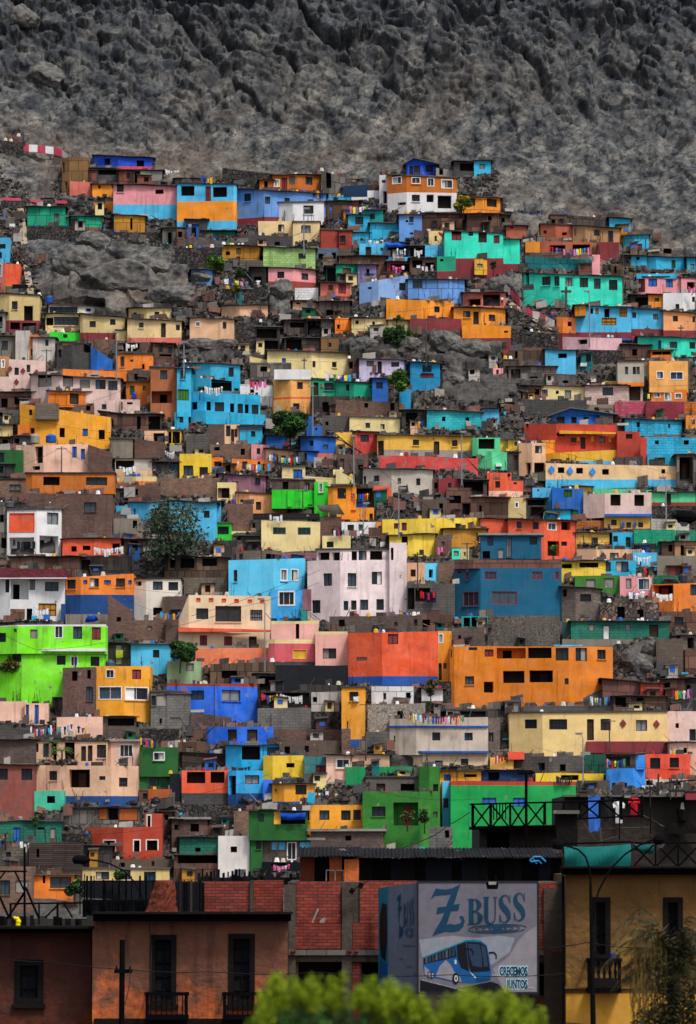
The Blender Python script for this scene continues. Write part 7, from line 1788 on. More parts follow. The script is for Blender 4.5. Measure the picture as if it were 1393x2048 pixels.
for (x0,y0,x1,y1) in ((652,1740,654,1762),(670,1740,672,1762),(686,1740,688,1762),(654,1740,686,1742)): part_box(s_, 'window_bar', x0, y0, x1, y1, 121.8, .06, 'gry')
part_box(s_, 'red_panel', 689, 1719, 718, 1764, 121.7, .05, 'fbr2')
sheets('shack', 'black broken board fence shed in front of the white block house', 395, 600, 1752, 1775, 138, 7, ['black','fdk','blk2'], jit=6)
r = empty('fence', at(450, 1760, 140), 'row of black burnt pickets before the white block house', 'fence')
for k, x in enumerate((404,412,420,427,436,445,455,463,470,478,488,497)): part_box(r, 'picket', x, 1738+(k*7)%9, x+3+(k%3), 1768, 140, .05, 'black')
r = empty('fence', at(240, 1800, 132), 'black picket fence with uneven tops on the dark roof at left', 'fence')
for k, x in enumerate((168,172,180,187,205,209,224,236,250,262,278,290,305,318)): part_box(r, 'picket', x, (1748,1752,1752,1752,1760,1762,1757,1762)[k%8], x+(4 if k%3 else 2), 1825, 132+.01*(k%3), .08, 'black')
part_box(r, 'rail', 165, 1762, 330, 1764, 131.8, .08, 'black'); part_box(r, 'rail', 165, 1800, 330, 1804, 131.8, .08, 'black'); part_box(r, 'backing', 165, 1803, 345, 1835, 132.2, .3, 'blk2')
sheets('shack', 'sooty rubbish ledge shed along the lower left roof', -20, 190, 1836, 1856, 128, 9, ['black','fdk','dgr'], jit=5)
# truss, poles and rails at the far left
def beams(name, label, cat, Y, segs, r=.05, m='black', d=.0):
    o0 = at(segs[0][0], segs[0][1], Y); root = empty(name, o0, label, cat)
    for k, (x0, y0, x1, y1, w_) in enumerate(segs):
        mb = MB(); mb.bar(at(x0,y0,Y+d*(k%2))-o0, at(x1,y1,Y+d*(k%2))-o0, w_*1.25*Y/F/2, m, 5); mb.build('post' if abs(x1-x0) < abs(y1-y0)*.25 else ('rail' if abs(y1-y0) < abs(x1-x0)*.25 else 'brace'), root)
    return root
beams('timber_frame', 'black timber mast with diagonal braces at the left edge of the roof', 'timber frame', 126, [(49,1694,49,1850,4),(-6,1743,54,1743,3),(10,1744,-4,1762,3),(30,1744,50,1785,3),(51,1775,78,1838,4),(49,1785,14,1838,4),(-5,1785,16,1832,4),(20,1808,165,1806,3),(21,1808,21,1838,4),(118,1808,90,1836,3),(78,1808,78,1850,3),(115,1806,115,1838,4),(128,1808,145,1836,3),(160,1760,160,1830,2)], d=.12)
beams('balcony_railing', 'black cross braced wooden balcony railing in front of the bright green house', 'railing', 129, [(940,1609,1290,1600,3),(945,1655,1128,1652,4),(1150,1638,1285,1632,3),(946,1609,946,1660,5),(982,1608,982,1656,5),(1021,1607,1021,1656,4),(1053,1545,1053,1740,5),(1090,1605,1090,1650,5),(1128,1603,1128,1640,4),(1160,1602,1160,1636,4),(1200,1600,1200,1634,4),(1243,1600,1243,1640,5),(1285,1592,1285,1636,5),
  (948,1612,980,1654,3),(980,1612,948,1654,3),(985,1612,1018,1654,3),(1018,1612,985,1654,3),(1024,1612,1050,1652,3),(1050,1612,1024,1652,3),(1056,1610,1088,1650,3),(1088,1610,1056,1650,3),(1162,1604,1198,1634,3),(1198,1604,1162,1634,3),(1202,1602,1241,1634,3),(1246,1602,1283,1632,3),(1035,1547,1070,1546,4),(988,1609,988,1640,2),(994,1609,994,1640,2),(1000,1609,1000,1640,2),(1006,1609,1006,1640,2),(1012,1609,1012,1640,2)], d=.1)
beams('timber_frame', 'cross braced black rail above the ochre house cornice', 'railing', 121, [(1128,1688,1262,1684,3),(1262,1686,1400,1686,3),(1262,1686,1262,1735,2),(1268,1733,1308,1690,3),(1268,1690,1310,1733,3),(1312,1686,1312,1735,3),(1314,1733,1356,1690,3),(1314,1690,1356,1733,3),(1357,1686,1357,1735,3),(1358,1733,1398,1692,3),(1358,1692,1398,1733,3),(1240,1600,1240,1682,2),(1302,1615,1302,1668,2)], d=.1)
cloth('tarp', [(1129,1693),(1263,1688),(1262,1732),(1130,1734)], '0a5e5c', 'wrinkled teal tarp stretched over the ochre house cornice', 'tarp', Y=120.6, bulge=.35, n=16)
cloth('tarp', [(1267,1688),(1308,1687),(1308,1708),(1268,1700)], '0a4c4c', 'torn teal tarp end behind the cross braced rail', 'tarp', Y=121.6, bulge=.3)
part_box(L6, 'pillar', 1114, 1626, 1156, 1735, 127.5, .9, 'fdk'); part_box(L6, 'pillar_cap', 1108, 1621, 1160, 1628, 127.3, 1.2, 'con3')
part_box(L5, 'cornice', 1127, 1590, 1640, 1594, 131.6, .6, 'con3'); part_box(L6, 'cornice', 940, 1654, 1130, 1660, 129.4, .8, 'black')
m = MB(); c = at(1366, 1668, 131.6)-L5.location
for k in range(8):
    a0, a1 = math.pi*k/8, math.pi*(k+1)/8; m.prism([c, c+Vector((math.cos(a0)*.5,0,math.sin(a0)*.42)), c+Vector((math.cos(a1)*.5,0,math.sin(a1)*.42))], (0,.2,0), 'fdk')
m.bar(c+Vector((0,0,.4)), c+Vector((0,0,.75)), .12, 'fdk', 8, .2); m.bar(c+Vector((0,0,.75)), c+Vector((0,0,.95)), .07, 'gry', 8, .04); m.build('pediment', L5)
laundry(1172, 1574, 1200, 1575, 1, 'b', Y=130.5, big=1.5, label='blue clothes hanging on the black balcony rail by the mast pole'); laundry(1203, 1582, 1280, 1588, 3, 'r', Y=130.5, big=1.3, label='big red and navy clothes hanging over the black balcony railing')
beams('timber_frame', 'leaning poles and beams on the sooty flat roof at right', 'timber frame', 130.5, [(1300,1560,1303,1640,2),(1318,1548,1316,1592,3),(1340,1556,1342,1600,2),(1330,1566,1393,1560,3),(1355,1558,1352,1596,3),(1128,1660,1300,1655,2),(1200,1655,1204,1690,3),(1285,1630,1330,1655,3),(1156,1630,1232,1738,2),(1140,1700,1240,1672,2)], m='plyb', d=.15)
for k_, (x_, y_, w_, h_, c_, n_) in enumerate(((1340,1594,26,13,'cona','grey block wall stub on the sooty roof by the leaning poles'),(1160,1594,16,10,'plya','brown crate on the sooty roof left of the red clothes'),(1372,1600,22,16,'crs','dark red panel leaning on the sooty roof edge'),(1250,1596,12,8,'gry','grey box on the sooty roof below the red clothes'))):
    m = MB(); a = at(x_, y_, 131.4); m.box(a, a+Vector((w_*131.4/F, .4, h_*131.4/F)), c_); m.box(a+Vector((-.03,-.03,h_*131.4/F+.004)), a+Vector((w_*131.4/F+.03,.43,h_*131.4/F+.05)), 'conb'); solo(m, ('wall_stub','crate','panel','box')[k_], n_, ('wall','crate','panel','box')[k_])
# chair upside down on the shed roof
beams('plastic_chair', 'light blue plastic chair lying on the dark roof behind the billboard', 'chair', 123, [(1060,1722,1068,1714,3),(1068,1714,1082,1714,3),(1082,1714,1092,1724,3),(1062,1724,1078,1722,3),(1078,1722,1084,1728,2),(1066,1716,1074,1728,2)], m=flat('1c78b0', .5))
# mound and boards
m = MB(); b = at(322, 1828, 123.5); rs = random.Random(4); N_ = 12
G = [[b+Vector(((i/N_-.5)*.95*(1-.45*j/8)+.12*j/8+rs.uniform(-.03,.03), -.3*math.sin(i/N_*3.1)+rs.uniform(-.03,.03), .92*j/8+rs.uniform(-.03,.03))) for i in range(N_+1)] for j in range(9)]
for j in range(8):
    for i in range(N_): m.poly([G[j][i], G[j][i+1], G[j+1][i+1], G[j+1][i]], 'fbr')
m.poly(G[8], 'fbr'); solo(m, 'mud_mound', 'brown rough adobe stump on the roof beside the black planks', 'adobe stump')
beams('plank', 'two grey planks leaning on the brick parapet', 'planks', 118.5, [(625,1846,637,1818,3),(641,1846,648,1838,4),(646,1846,651,1837,4)], m='gry')
b = at(36, 1851, 117.6); m = MB()
for k, (dx, dz, r) in enumerate(((0,.02,.07),(0.01,.1,.075),(-.02,.17,.065),(-.09,.2,.045))): 
    c = b+Vector((dx,0,dz)); 
    for j in range(6): a0 = -1.57+j*.523; m.bar(c+Vector((0,0,r*math.sin(a0))), c+Vector((0,0,r*math.sin(a0+.523))), max(.004, r*math.cos(a0)), flat('e8c800'), 9, max(.004, r*math.cos(a0+.523)))
solo(m, 'plastic_bag', 'crumpled bright yellow plastic bag standing on the left cornice', 'bag', smooth=True)
# lamps and poles of the street
def lamp_head(root, p, L, k):
    m = MB(); n = 10; prof = [(0,.02,.05),(.08,.07,.10),(.3,.13,.17),(.65,.15,.19),(.9,.11,.14),(1,.03,.05)]
    for (u0,h0,w0),(u1,h1,w1) in zip(prof, prof[1:]):
        for j in range(n):
            f = lambda u,h,w,t: p+Vector((k*u*L, w*math.cos(t), h*math.sin(t)*(1 if math.sin(t) > 0 else 1.1)))
            t0, t1 = 2*math.pi*j/n, 2*math.pi*(j+1)/n; m.poly([f(u0,h0,w0,t0), f(u1,h1,w1,t0), f(u1,h1,w1,t1), f(u0,h0,w0,t1)], 'lamp')
    h = m.build('lamp_head', root, True); m = MB(); c = p+Vector((k*L*.62,0,-.1)); m.bar(c, c-Vector((0,0,.1)), .13, glass(3), 10, .05); m.build('lamp_glass', h, True)
def big_lamp(label, base, path, Y, heads, extra=None):
    o = at(base[0], base[1], Y); o.z = 0; r = empty('street_lamp', o, label, 'street lamp'); pts = [at(x, y, Y)-o for x, y in path]; m = MB(); m.bar((pts[0].x, 0, 0), pts[0], .085, 'lamp', 8, .065); m.bar(pts[0], pts[1], .065, 'lamp', 8, .035); m.build('pole', r)
    m = MB(); m.tube(pts[1:], .024, 'lamp', 6); m.build('arm', r)
    if extra:
        m = MB(); m.tube([at(x, y, Y)-o for x, y in extra], .024, 'lamp', 6); m.build('arm', r)
    for (x, y, L, k) in heads: lamp_head(r, at(x, y, Y)-o, L, k)
    return r
big_lamp('tall black street lamp with two curved arms in front of the ochre house', (1187, 2100), [(1187,2040),(1182,1765),(1180,1738),(1172,1714),(1158,1700),(1140,1694),(1124,1690)], 104, [(1128,1690,.28,-1),(1306,1680,.30,1)], [(1187,1850),(1190,1810),(1200,1778),(1222,1738),(1252,1708),(1282,1690),(1310,1679)])
big_lamp('black street lamp with a hooded head curving over the left rooftops', (300, 1900), [(300,1900),(291,1812),(283,1790),(268,1763),(248,1742),(222,1729),(200,1723),(176,1720)], 130, [(181,1720,.55,-1)])
big_lamp('near black street lamp head poking in from the right edge', (1450, 2100), [(1462,2100),(1460,1080),(1440,1052),(1415,1040),(1392,1034)], 90, [(1397,1034,.47,-1)])
def big_pole(label, x, yt, arm, Y):
    o = at(x, 2100, Y); o.z = 0; r = empty('utility_pole', o, label, 'utility pole'); t = at(x+5, yt, Y)-o; m = MB(); m.bar((0,0,0), t, .085, 'black', 8, .07); m.build('pole', r)
    a = at(arm[0], arm[2], Y)-o; b = at(arm[1], arm[3], Y)-o; m = MB(); m.box((a.x, a.y-.1, a.z-.05), (b.x, a.y-.0, a.z+.05), 'black'); m.build('crossarm', r)
    for q in (a, b, t-Vector((0,0,.75))): m = MB(); c = q+Vector((.06 if q is not b else -.06,-.05,.05)); m.bar(c, c+Vector((0,0,.1)), .03, 'fdk', 7, .02); m.build('insulator', r)
big_pole('black utility pole with a short crossarm before the brown plaster house', 240, 1880, (229,265,1943,1944), 112)
cable('power_cable', [(-30,1914),(110,1925),(240,1938),(420,1944),(640,1945),(900,1950),(1128,1948)], .012, 'thin cable running level across the old street fronts', 111.8, 115); cable('power_cable', [(1100,1898),(1128,1893),(1175,1885),(1262,1896),(1400,1902)], .014, 'short cable sagging at the carved balcony', 115.5, 115.5); cable('power_cable', [(1128,2046),(1400,2050)], .018, 'lowest cable across the yellow base of the ochre house', 115, 115)
cable('power_cable', [(940,1625),(895,1652),(868,1672),(785,1702)], .02, 'cable from the black balcony down to the left roofs', 129, 126); cable('power_cable', [(298,1842),(303,1900),(300,2048)], .02, 'dark cable hanging down the plaster front beside the left balcony door', 117.2, 117.2); cable('power_cable', [(258,1905),(262,1935),(258,1975),(250,2010)], .012, 'loose wire hanging from the utility pole', 111.8, 111.8)
for (x, y, lab) in ((722,1772,'small black floodlight on the brick wall left of the billboard'),(704,1783,'second black floodlight lower on the cement column')):
    m = MB(); p = at(x, y, 118.4); m.prism([p+Vector(q) for q in ((-.09,0,-.02),(.02,0,-.1),(.1,0,.03),(-.01,0,.1))], (0,.12,0), 'black'); m.bar(p+Vector((.03,.05,.05)), p+Vector((.2,.3,.12)), .012, 'black', 4); solo(m, 'floodlight', lab, 'floodlight')
# ---------------------------------------------------------------- billboard
YB = 116.6; BO = at(956, 1986, YB); bb = empty('billboard', BO, 'grey bus advertisement billboard wrapped round a corner, with a blue bus and big teal letters', 'billboard')
def bp_(x, y, lay): return at(x, y, YB)-BO+Vector((0, -.004*lay, 0))
def fpoly(name, pts, lay, m, par=bb, tile=False, f=None):
    f = f or bp_; P = [f(x, y, lay) for x, y in pts]
    me = bpy.data.meshes.new(name); me.from_pydata(P, [], [tuple(t) for t in tessellate_polygon([P])]); me.materials.append(mat(m) if isinstance(m, str) else m)
    o = bpy.data.objects.new(name, me); COL.objects.link(o); o.parent = par; return o
HEX.update(bdg='74747c', bteal='0c5276', bblue='1064a4', bdk='0c0f16', bmtn='8c8890', bsh='4c4e58', bglass='28384a', bcy='0c7c90')
MATS['bdg'] = flat('62606a', .6); MATS['bteal'] = flat('073650', .6); MATS['bblue'] = flat('0b4c84', .5); MATS['bdk'] = flat('0b0d13', .5); MATS['bmtn'] = flat('7c7880', .6); MATS['bsh'] = flat('484a54', .6); MATS['bglass'] = flat('22344a', .5); MATS['bcy'] = flat('0a6a80', .6); MATS['bside'] = flat('566070', .6); MATS['bwh'] = flat('b0b4b8', .6)
m = MB(); a, b = bp_(838, 1985, 0), bp_(1075, 1766, 0); m.box((a.x, a.y, a.z), (b.x, a.y+.12, b.z), 'bdg'); FP = m.build('front_panel', bb)
m = MB(); m.box((a.x-.05, a.y-.02, a.z-.06), (b.x+.05, a.y+.14, a.z-.005), 'frm'); m.box((a.x-.05, a.y-.02, b.z+.005), (b.x+.03, a.y+.14, b.z+.05), 'frm'); m.box((a.x-.05, a.y-.03, a.z), (a.x-.005, a.y+.14, b.z), 'frm'); m.box((b.x+.005, a.y-.02, a.z), (b.x+.05, a.y+.14, b.z), 'frm')
for x in (960, 968, 1062): q = bp_(x, 1985, 0); m.bar(q+Vector((0,.2,-.05)), q+Vector((0,.2,-1.6)), .03, 'frm', 5)
m.build('frame', bb)
t7 = lambda pts: [(680+x/3.869, 1788+y/3.869) for x, y in pts]
fpoly('logo_letter', t7([(705,45),(718,12),(745,-42),(775,-36),(820,-33),(870,-42),(937,-74),(915,-20),(898,40),(882,84),(930,78),(918,130),(862,134),(828,242),(850,232),(890,240),(925,232),(943,214),(938,196),(926,182),(938,168),(958,178),(968,212),(958,252),(925,286),(875,296),(820,292),(770,306),(716,328),(740,282),(785,205),(812,142),(748,158),(756,106),(824,98),(850,32),(862,2),(830,8),(780,10),(735,16)]), 3, 'bteal')
def ribbon(pts, wd, lay, m, name, par=bb, f=None, close=False):
    """variable width stroke drawn on the panel"""
    f = f or bp_; n = len(pts); mb = MB(); L_ = []; R_ = []
    for i in range(n):
        a = pts[max(0, i-1)]; b = pts[min(n-1, i+1)]; 
        if close and i in (0, n-1): a, b = pts[-2], pts[1]
        dx, dy = b[0]-a[0], b[1]-a[1]; l = math.hypot(dx, dy) or 1; w_ = wd[i]/2 if isinstance(wd, list) else wd/2; L_.append(f(pts[i][0]-dy/l*w_, pts[i][1]+dx/l*w_, lay)); R_.append(f(pts[i][0]+dy/l*w_, pts[i][1]-dx/l*w_, lay))
    for i in range(n-1): mb.poly([L_[i], L_[i+1], R_[i+1], R_[i]], m)
    return mb, name, par
def bez(P, n=8):
    out = []
    for i in range(len(P)-1):
        p0 = P[max(0,i-1)]; p1 = P[i]; p2 = P[i+1]; p3 = P[min(len(P)-1,i+2)]
        for k in range(n):
            t = k/n; out.append(tuple(.5*((2*p1[j])+(-p0[j]+p2[j])*t+(2*p0[j]-5*p1[j]+4*p2[j]-p3[j])*t*t+(-p0[j]+3*p1[j]-3*p2[j]+p3[j])*t**3) for j in range(len(p1))))
    out.append(P[-1]); return out
def letter(ch, x0, y0, x1, y1, m='bteal', par=bb, f=None, lay=3):
    W_, H_ = x1-x0, y1-y0; Q = lambda u, v: (x0+u*W_, y0+v*H_); strokes = []
    if ch == 'B': strokes = [([(.26,.0),(.26,1)], .30), ([(.0,.02),(.5,.02)], .05), ([(.0,.98),(.5,.98)], .05)]; curves = [[(.3,.03,.05),(.6,.04,.1),(.78,.24,.3),(.6,.44,.1),(.35,.47,.05)], [(.35,.49,.05),(.68,.53,.1),(.85,.73,.32),(.66,.95,.1),(.3,.97,.05)]]
    elif ch == 'U': strokes = [([(.24,.0),(.24,.72)], .28), ([(.0,.02),(.48,.02)], .05), ([(.68,.02),(1,.02)], .05)]; curves = [[(.24,.7,.28),(.3,.9,.22),(.5,.98,.1),(.74,.9,.07),(.84,.7,.07),(.84,.0,.07)]]
    else: strokes = [([(.88,.0),(.88,.3)], .05), ([(.12,.70),(.12,1)], .05)]; curves = [[(.86,.26,.04),(.72,.06,.07),(.45,.02,.09),(.22,.14,.24),(.26,.34,.34),(.5,.5,.4),(.74,.66,.34),(.78,.86,.24),(.52,.98,.09),(.26,.94,.07),(.13,.72,.04)]]
    M = MB()
    for k, (s, w_) in enumerate(strokes):
        mb, _, _ = ribbon([Q(*p) for p in s], w_*W_, lay+.5*k, m, '', par, f); o = len(M.v); M.v += mb.v; M.f += [tuple(q+o for q in fc) for fc in mb.f]; M.m += [M.mi(m)]*len(mb.f); M.uv += mb.uv
    for k, c in enumerate(curves):
        z = bez(c, 7); mb, _, _ = ribbon([Q(p[0], p[1]) for p in z], [p[2]*W_ for p in z], lay+2+.5*k, m, '', par, f); o = len(M.v); M.v += mb.v; M.f += [tuple(q+o for q in fc) for fc in mb.f]; M.m += [M.mi(m)]*len(mb.f); M.uv += mb.uv
    return M.build('letter', par)
for ch, q in zip('BUSS', ((935,1798,966,1850),(966,1794,996,1849),(997,1790,1024,1846),(1026,1786,1053,1842))): letter(ch, *q)
def rings(cx_, cy_, rr, sq, par=bb, f=None, w_=1.6, tilt=-.035):
    M = MB()
    for k, r in enumerate(rr):
        P = [(cx_+r*math.cos(t), cy_+sq*r*math.sin(t)+tilt*r*math.cos(t)) for t in [2*math.pi*j/40+.35 for j in range(38 if k == 0 else 41)]]; mb, _, _ = ribbon(P, w_, 3, 'bteal', '', par, f); o = len(M.v); M.v += mb.v; M.f += [tuple(q+o for q in fc) for fc in mb.f]; M.m += [M.mi('bteal')]*len(mb.f); M.uv += mb.uv
    return M.build('ring_emblem', par)
rings(996, 1858, (58, 44, 31, 18, 8), .15)
fpoly('mountain_print', [(986,1938),(1000,1928),(1020,1912),(1036,1884),(1050,1868),(1074,1852),(1074,1984),(1010,1984),(998,1960)], .8, 'bmtn'); fpoly('cloud_print', [(839,1880),(870,1876),(905,1872),(950,1876),(1000,1872),(1030,1876),(1020,1905),(985,1930),(900,1925),(845,1915)], .5, flat('7a808a', .6))
fpoly('road_print', t7([(622,668),(700,690),(900,735),(1172,680),(1230,700),(1282,760),(622,760)]), 1.2, 'bdk')
BUS = empty('bus_picture', (0,0,0)); BUS.parent = bb
for pts, lay, mm in (([(646,492),(770,440),(905,392),(975,362),(1040,358),(1100,370),(1138,398),(1160,500),(1172,600),(1168,668),(1100,688),(1010,692),(875,680),(760,655),(700,648),(655,622),(646,560)],2,'bblue'), ([(648,488),(905,388),(975,360),(1040,355),(1100,366),(1092,374),(980,370),(905,400),(650,500)],2.6,'bcy'),
   ([(650,502),(893,404),(904,488),(650,545)],3,'bdk'), ([(740,640),(775,560),(820,514),(855,545),(885,600),(930,640),(945,684),(870,672)],3,'bmtn'), ([(655,560),(690,590),(715,640),(700,648),(658,622)],3,'bmtn'), ([(905,398),(975,372),(1000,600),(940,575),(912,500)],3.4,'bdk'),
   ([(982,372),(1088,378),(1136,408),(1163,598),(1020,606),(1000,560)],3.8,'bdk'), ([(990,385),(1080,390),(1100,470),(1104,570),(1030,560),(1004,480)],4.4,'bglass'), ([(1092,395),(1130,415),(1148,560),(1118,568),(1106,480)],4.4,'bglass'), ([(1005,600),(1050,640),(1062,655),(1040,650)],4.4,'bwh'), ([(1055,652),(1160,645),(1160,665),(1060,678)],4.4,flat('0a3a66')), ([(888,512),(903,510),(905,545),(890,545)],4,'bwh'), ([(1155,450),(1195,448),(1216,470),(1216,506),(1208,504),(1206,475),(1190,460),(1156,464)],4,'bdk'), ([(960,400),(985,420),(1020,425),(1040,450),(1035,480),(1025,478),(1025,450),(1005,435),(975,432)],5,'bdk')):
    fpoly('bus_print', t7(pts), lay, mm, BUS)
for k in range(9): x = 660+k*26; y = 500-(x-650)*.385; fpoly('bus_window', t7([(x+3,y+2),(x+20,y-4),(x+20,y+38+k*4),(x+3,y+40+k*3)]), 3.8, 'bglass' if k % 3 else 'bsh', BUS)
for (x, y, rx_, ry_) in ((898,655,27,44),(715,630,11,28),(690,627,10,26)):
    fpoly('wheel_print', t7([(x+rx_*math.cos(t), y+ry_*math.sin(t)) for t in [k*.3927 for k in range(16)]]), 5, 'bdk', BUS); fpoly('wheel_print', t7([(x+3+rx_*.55*math.cos(t), y+ry_*.6*math.sin(t)) for t in [k*.3927 for k in range(16)]]), 5.6, 'bwh', BUS); fpoly('wheel_print', t7([(x+3+rx_*.3*math.cos(t), y+ry_*.35*math.sin(t)) for t in [k*.785 for k in range(8)]]), 6.2, 'bsh', BUS)
for k in range(20): x = 640+k*21; y = 664+k*5.6; fpoly('road_line', t7([(x,y),(x+13,y+3.5),(x+13,y+7),(x,y+3.5)]), 2, 'bwh')
def btext(s, x, y, hpx, wpx, m, lay, par=bb, bold=.0):
    sz = hpx*YB/F/.72; o = text_mesh(s, sz, m, par, bp_(x, y, lay), bold=bold, ext=.001); wd = max(v.co.x for v in o.data.vertices) or 1; o.scale = (wpx*YB/F/wd, 1, 1); return o
MATS['bhalo'] = flat('9ac0c4', .6)
btext('CRECEMOS', 998.5, 1951.5, 18, 58, 'bhalo', 2.2, bold=.035); btext('CRECEMOS', 999.5, 1951, 17, 56, 'bteal', 3.2, bold=.012); btext('JUNTOS', 1013.5, 1977.5, 18, 43, 'bhalo', 2.2, bold=.035); btext('JUNTOS', 1014.5, 1977, 17, 41, 'bteal', 3.2, bold=.012); btext('...', 985, 1952, 17, 12, 'bwh', 3); btext('...', 1057, 1977, 17, 11, 'bwh', 3)
# side panel turning the corner
S0, S1 = at(836.5, 1766, YB+.1), at(777, 1773, YB+1.1); B0, B1 = at(836.5, 1984, YB+.1), at(777, 1990, YB+1.1); S2, B2 = at(757, 1778, YB+1.9), at(757, 1992, YB+1.9)
m = MB(); m.prism([p-BO for p in (B1, B0, S0, S1)], (.06, .1, 0), 'bside'); m.build('side_panel', bb); m = MB(); m.prism([p-BO for p in (B2, B1-Vector((.01,0,0)), S1-Vector((.01,0,0)), S2)], (.06, .1, 0), 'bcy'); m.build('teal_panel', bb)
def sf(x, y, lay):
    u = (836.5-x)/(836.5-777); v = (y-(1766+7*u))/((1984+6*u)-(1766+7*u)); t = S0.lerp(S1, u); b_ = B0.lerp(B1, u); n = (S1-S0).cross(B0-S0).normalized(); n = n if n.y < 0 else -n; return t.lerp(b_, v)-BO+n*.005*lay
def sf2(x, y, lay): u = (777-x)/20; v = (y-(1773+5*u))/217; t = S1.lerp(S2, u); b_ = B1.lerp(B2, u); n = (S2-S1).cross(B1-S1).normalized(); n = n if n.y < 0 else -n; return t.lerp(b_, v)-BO+n*.005*lay
tt = lambda pts: [(680+x/3.869, 1788+y/3.869) for x, y in pts]
fpoly('logo_letter', tt([(442,50),(452,18),(476,0),(472,60),(470,98),(484,96),(482,128),(468,132),(462,240),(482,262),(494,255),(492,320),(462,352),(464,280),(458,210),(458,135),(452,136),(452,104),(458,100),(460,62)]), 2, 'bteal', f=sf)
for ch, q in zip('BUSS', ((808,1807,813.5,1856),(814,1804,819,1855),(819.5,1800,824.5,1854),(825,1796,829.5,1853))): letter(ch, *q, f=sf, lay=2)
rings(820, 1866, (9, 6.5, 4), 1.1, f=sf, w_=1.0, tilt=0)
for k, (x, y, w_) in enumerate(((806,1890,25),(799,1917,9),(814,1932,10),(828,1948,8))): fpoly('small_print', [(x,y),(x+w_,y+1),(x+w_,y+4.5),(x,y+3.5)], 2, 'bsh', f=sf)
fpoly('bus_print', [(775,1810),(766,1806),(761,1830),(760,1880),(763,1915),(772,1925),(776,1880)], 2, 'bdk', f=sf2); fpoly('bus_print', [(776,1926),(770,1928),(762,1920),(760,1960),(766,1990),(776,1990)], 2, 'bblue', f=sf2)
r = empty('floodlight', at(985, 1770, 115.9), 'black floodlight hanging over the top edge of the billboard', 'floodlight'); m = MB(); m.prism([(-.17,0,.06),(.17,0,.06),(.15,0,-.12),(-.13,0,-.12)], (0,.2,0), 'black'); m.build('housing', r); m = MB(); m.prism([(-.1,-.01,.08),(.12,-.01,.08),(.1,-.01,.0),(-.09,-.01,.0)], (0,-.02,0), 'gry'); m.build('reflector', r); m = MB(); m.bar((-.12,.1,.06), (-.13,.45,.25), .012, 'black', 4); m.bar((.12,.1,.06), (.11,.45,.25), .012, 'black', 4); m.build('hanger', r)
# ---------------------------------------------------------------- near plants
rs = random.Random(12); YN = 20.0
def bushes(label, x0, x1, top, n, seed):
    rs = random.Random(seed); k = YN/F; o = empty('bush', at((x0+x1)/2, 2160, YN), label, 'bush'); b0 = o.location; bl = []
    for i in range(44):
        x = x0+(x1-x0)*(i+.5)/44+rs.uniform(-12, 12); y = top(x)+rs.uniform(0, 48); r = rs.uniform(10, 34)*k; p = at(x, y+r/k*.8, YN+rs.uniform(-.15, .15))-b0; bl.append(((p.x, p.y, p.z), (r*.75, r*.6, r*1.25)))
    low = [((c[0], c[1]+.05, c[2]-.17), (r[0]*1.9, r[1]*1.3, r[2]*1.2)) for c, r in bl]
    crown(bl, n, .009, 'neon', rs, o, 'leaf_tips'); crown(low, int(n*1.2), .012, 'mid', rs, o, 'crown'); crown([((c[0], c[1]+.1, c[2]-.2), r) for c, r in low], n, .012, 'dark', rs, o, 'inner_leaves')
    m = MB()
    for c, r in bl: m.bar((c[0]*.5, .05, -.6), c, .006, 'wood', 5, .003)
    m.build('stem', o)
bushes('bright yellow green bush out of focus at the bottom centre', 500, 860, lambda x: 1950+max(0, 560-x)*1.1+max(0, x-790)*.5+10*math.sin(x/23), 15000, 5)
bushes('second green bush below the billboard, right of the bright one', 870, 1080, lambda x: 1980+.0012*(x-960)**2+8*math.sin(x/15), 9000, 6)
o = empty('palm_tree', at(1345, 2200, 62), 'dark ragged palm in front of the ochre house at lower right', 'palm tree'); b0 = o.location; rs = random.Random(31); vv = []; ff = []; m = MB(); c0 = at(1348, 1925, 62)-b0
m.bar((0,0,-6), c0, .12, 'wood', 8, .09); m.build('trunk', o)
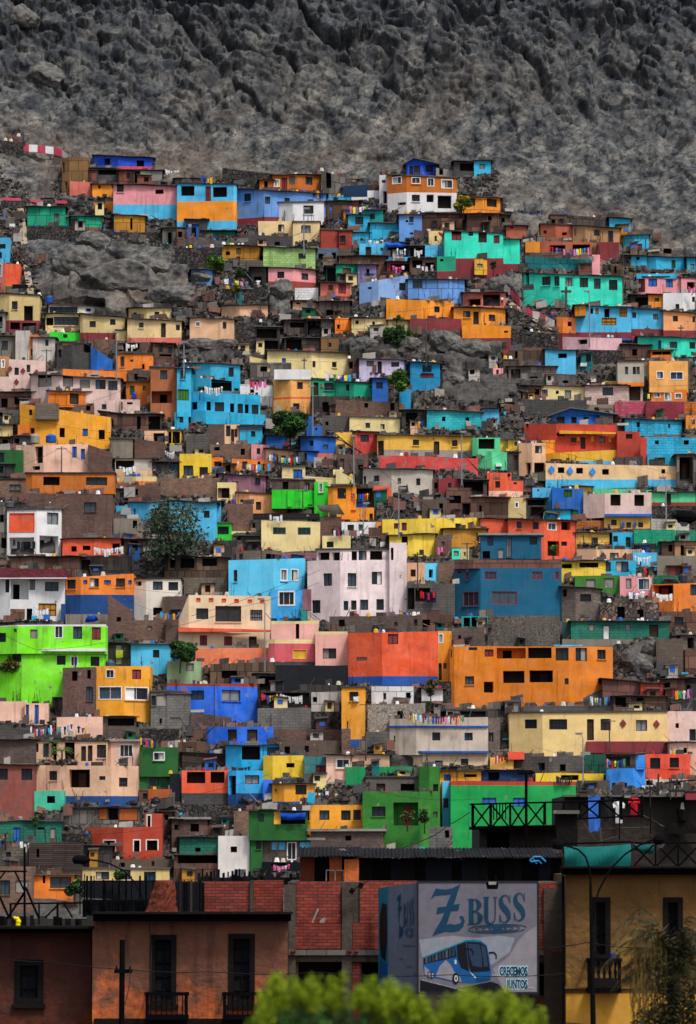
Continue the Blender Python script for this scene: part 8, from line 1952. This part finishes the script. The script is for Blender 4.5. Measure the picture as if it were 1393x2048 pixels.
for k in range(46):
    a = rs.uniform(0, 6.28); up = rs.uniform(-.2, 1.7); ln = rs.uniform(.8, 1.5); P = [c0+Vector((math.cos(a)*ln*t*.75, math.sin(a)*ln*t*.75, ln*(up*t-.62*up*t*t-.25*t*t))) for t in [j/12 for j in range(13)]]
    for j in range(1, 13):
        d = (P[j]-P[j-1]).normalized(); sd = d.cross(Vector((0,0,1))).normalized()
        for s in (-1, 1):
            for _ in range(3):
                t = P[j].lerp(P[j-1], rs.random()); q = t+sd*s*.22*rs.uniform(.6,1.2)*(1.2-j/13)+d*.16+Vector((0,0,-.14*rs.random())); i = len(vv); vv += [t, t+d*.018, q]; ff.append((i, i+1, i+2))
        i = len(vv); vv += [P[j-1], P[j], P[j]+Vector((0,0,.012)), P[j-1]+Vector((0,0,.015))]; ff.append((i, i+1, i+2, i+3))
me = bpy.data.meshes.new('crown'); me.from_pydata(vv, [], ff); me.materials.append(LV['palm']); c = bpy.data.objects.new('crown', me); COL.objects.link(c); c.parent = o
vv = []; ff = []
for k in range(260):
    p = at(rs.uniform(1262, 1330), rs.uniform(1850, 2000), 62)-b0+Vector((0, rs.uniform(-.3,.3), 0)); 
    for j in range(5):
        q = p+Vector((rs.uniform(-.02,.02), 0, -.09)); i = len(vv); vv += [p, p+Vector((.007,0,0)), q+Vector((.007,0,0)), q]; ff.append((i,i+1,i+2,i+3)); p = q
me = bpy.data.meshes.new('dry_fronds'); me.from_pydata(vv, [], ff); me.materials.append(LV['dry']); c = bpy.data.objects.new('dry_fronds', me); COL.objects.link(c); c.parent = o
crown([((at(x, y, 61.8)-b0)[:], (r, r*.6, r*1.1)) for x, y, r in ((1340,1950,.32),(1375,1900,.3),(1385,2010,.4),(1340,2040,.42),(1300,2060,.3))], 5200, .035, 'palm', rs, o, 'leaf_mass')

seen_labels = {}
for ob in list(COL.objects):
    if ob.parent is None and 'label' in ob.keys():
        l = ob['label']; seen_labels.setdefault(l, []).append(ob)
for l, obs in seen_labels.items():
    if len(obs) > 1: print('DUP', len(obs), l)
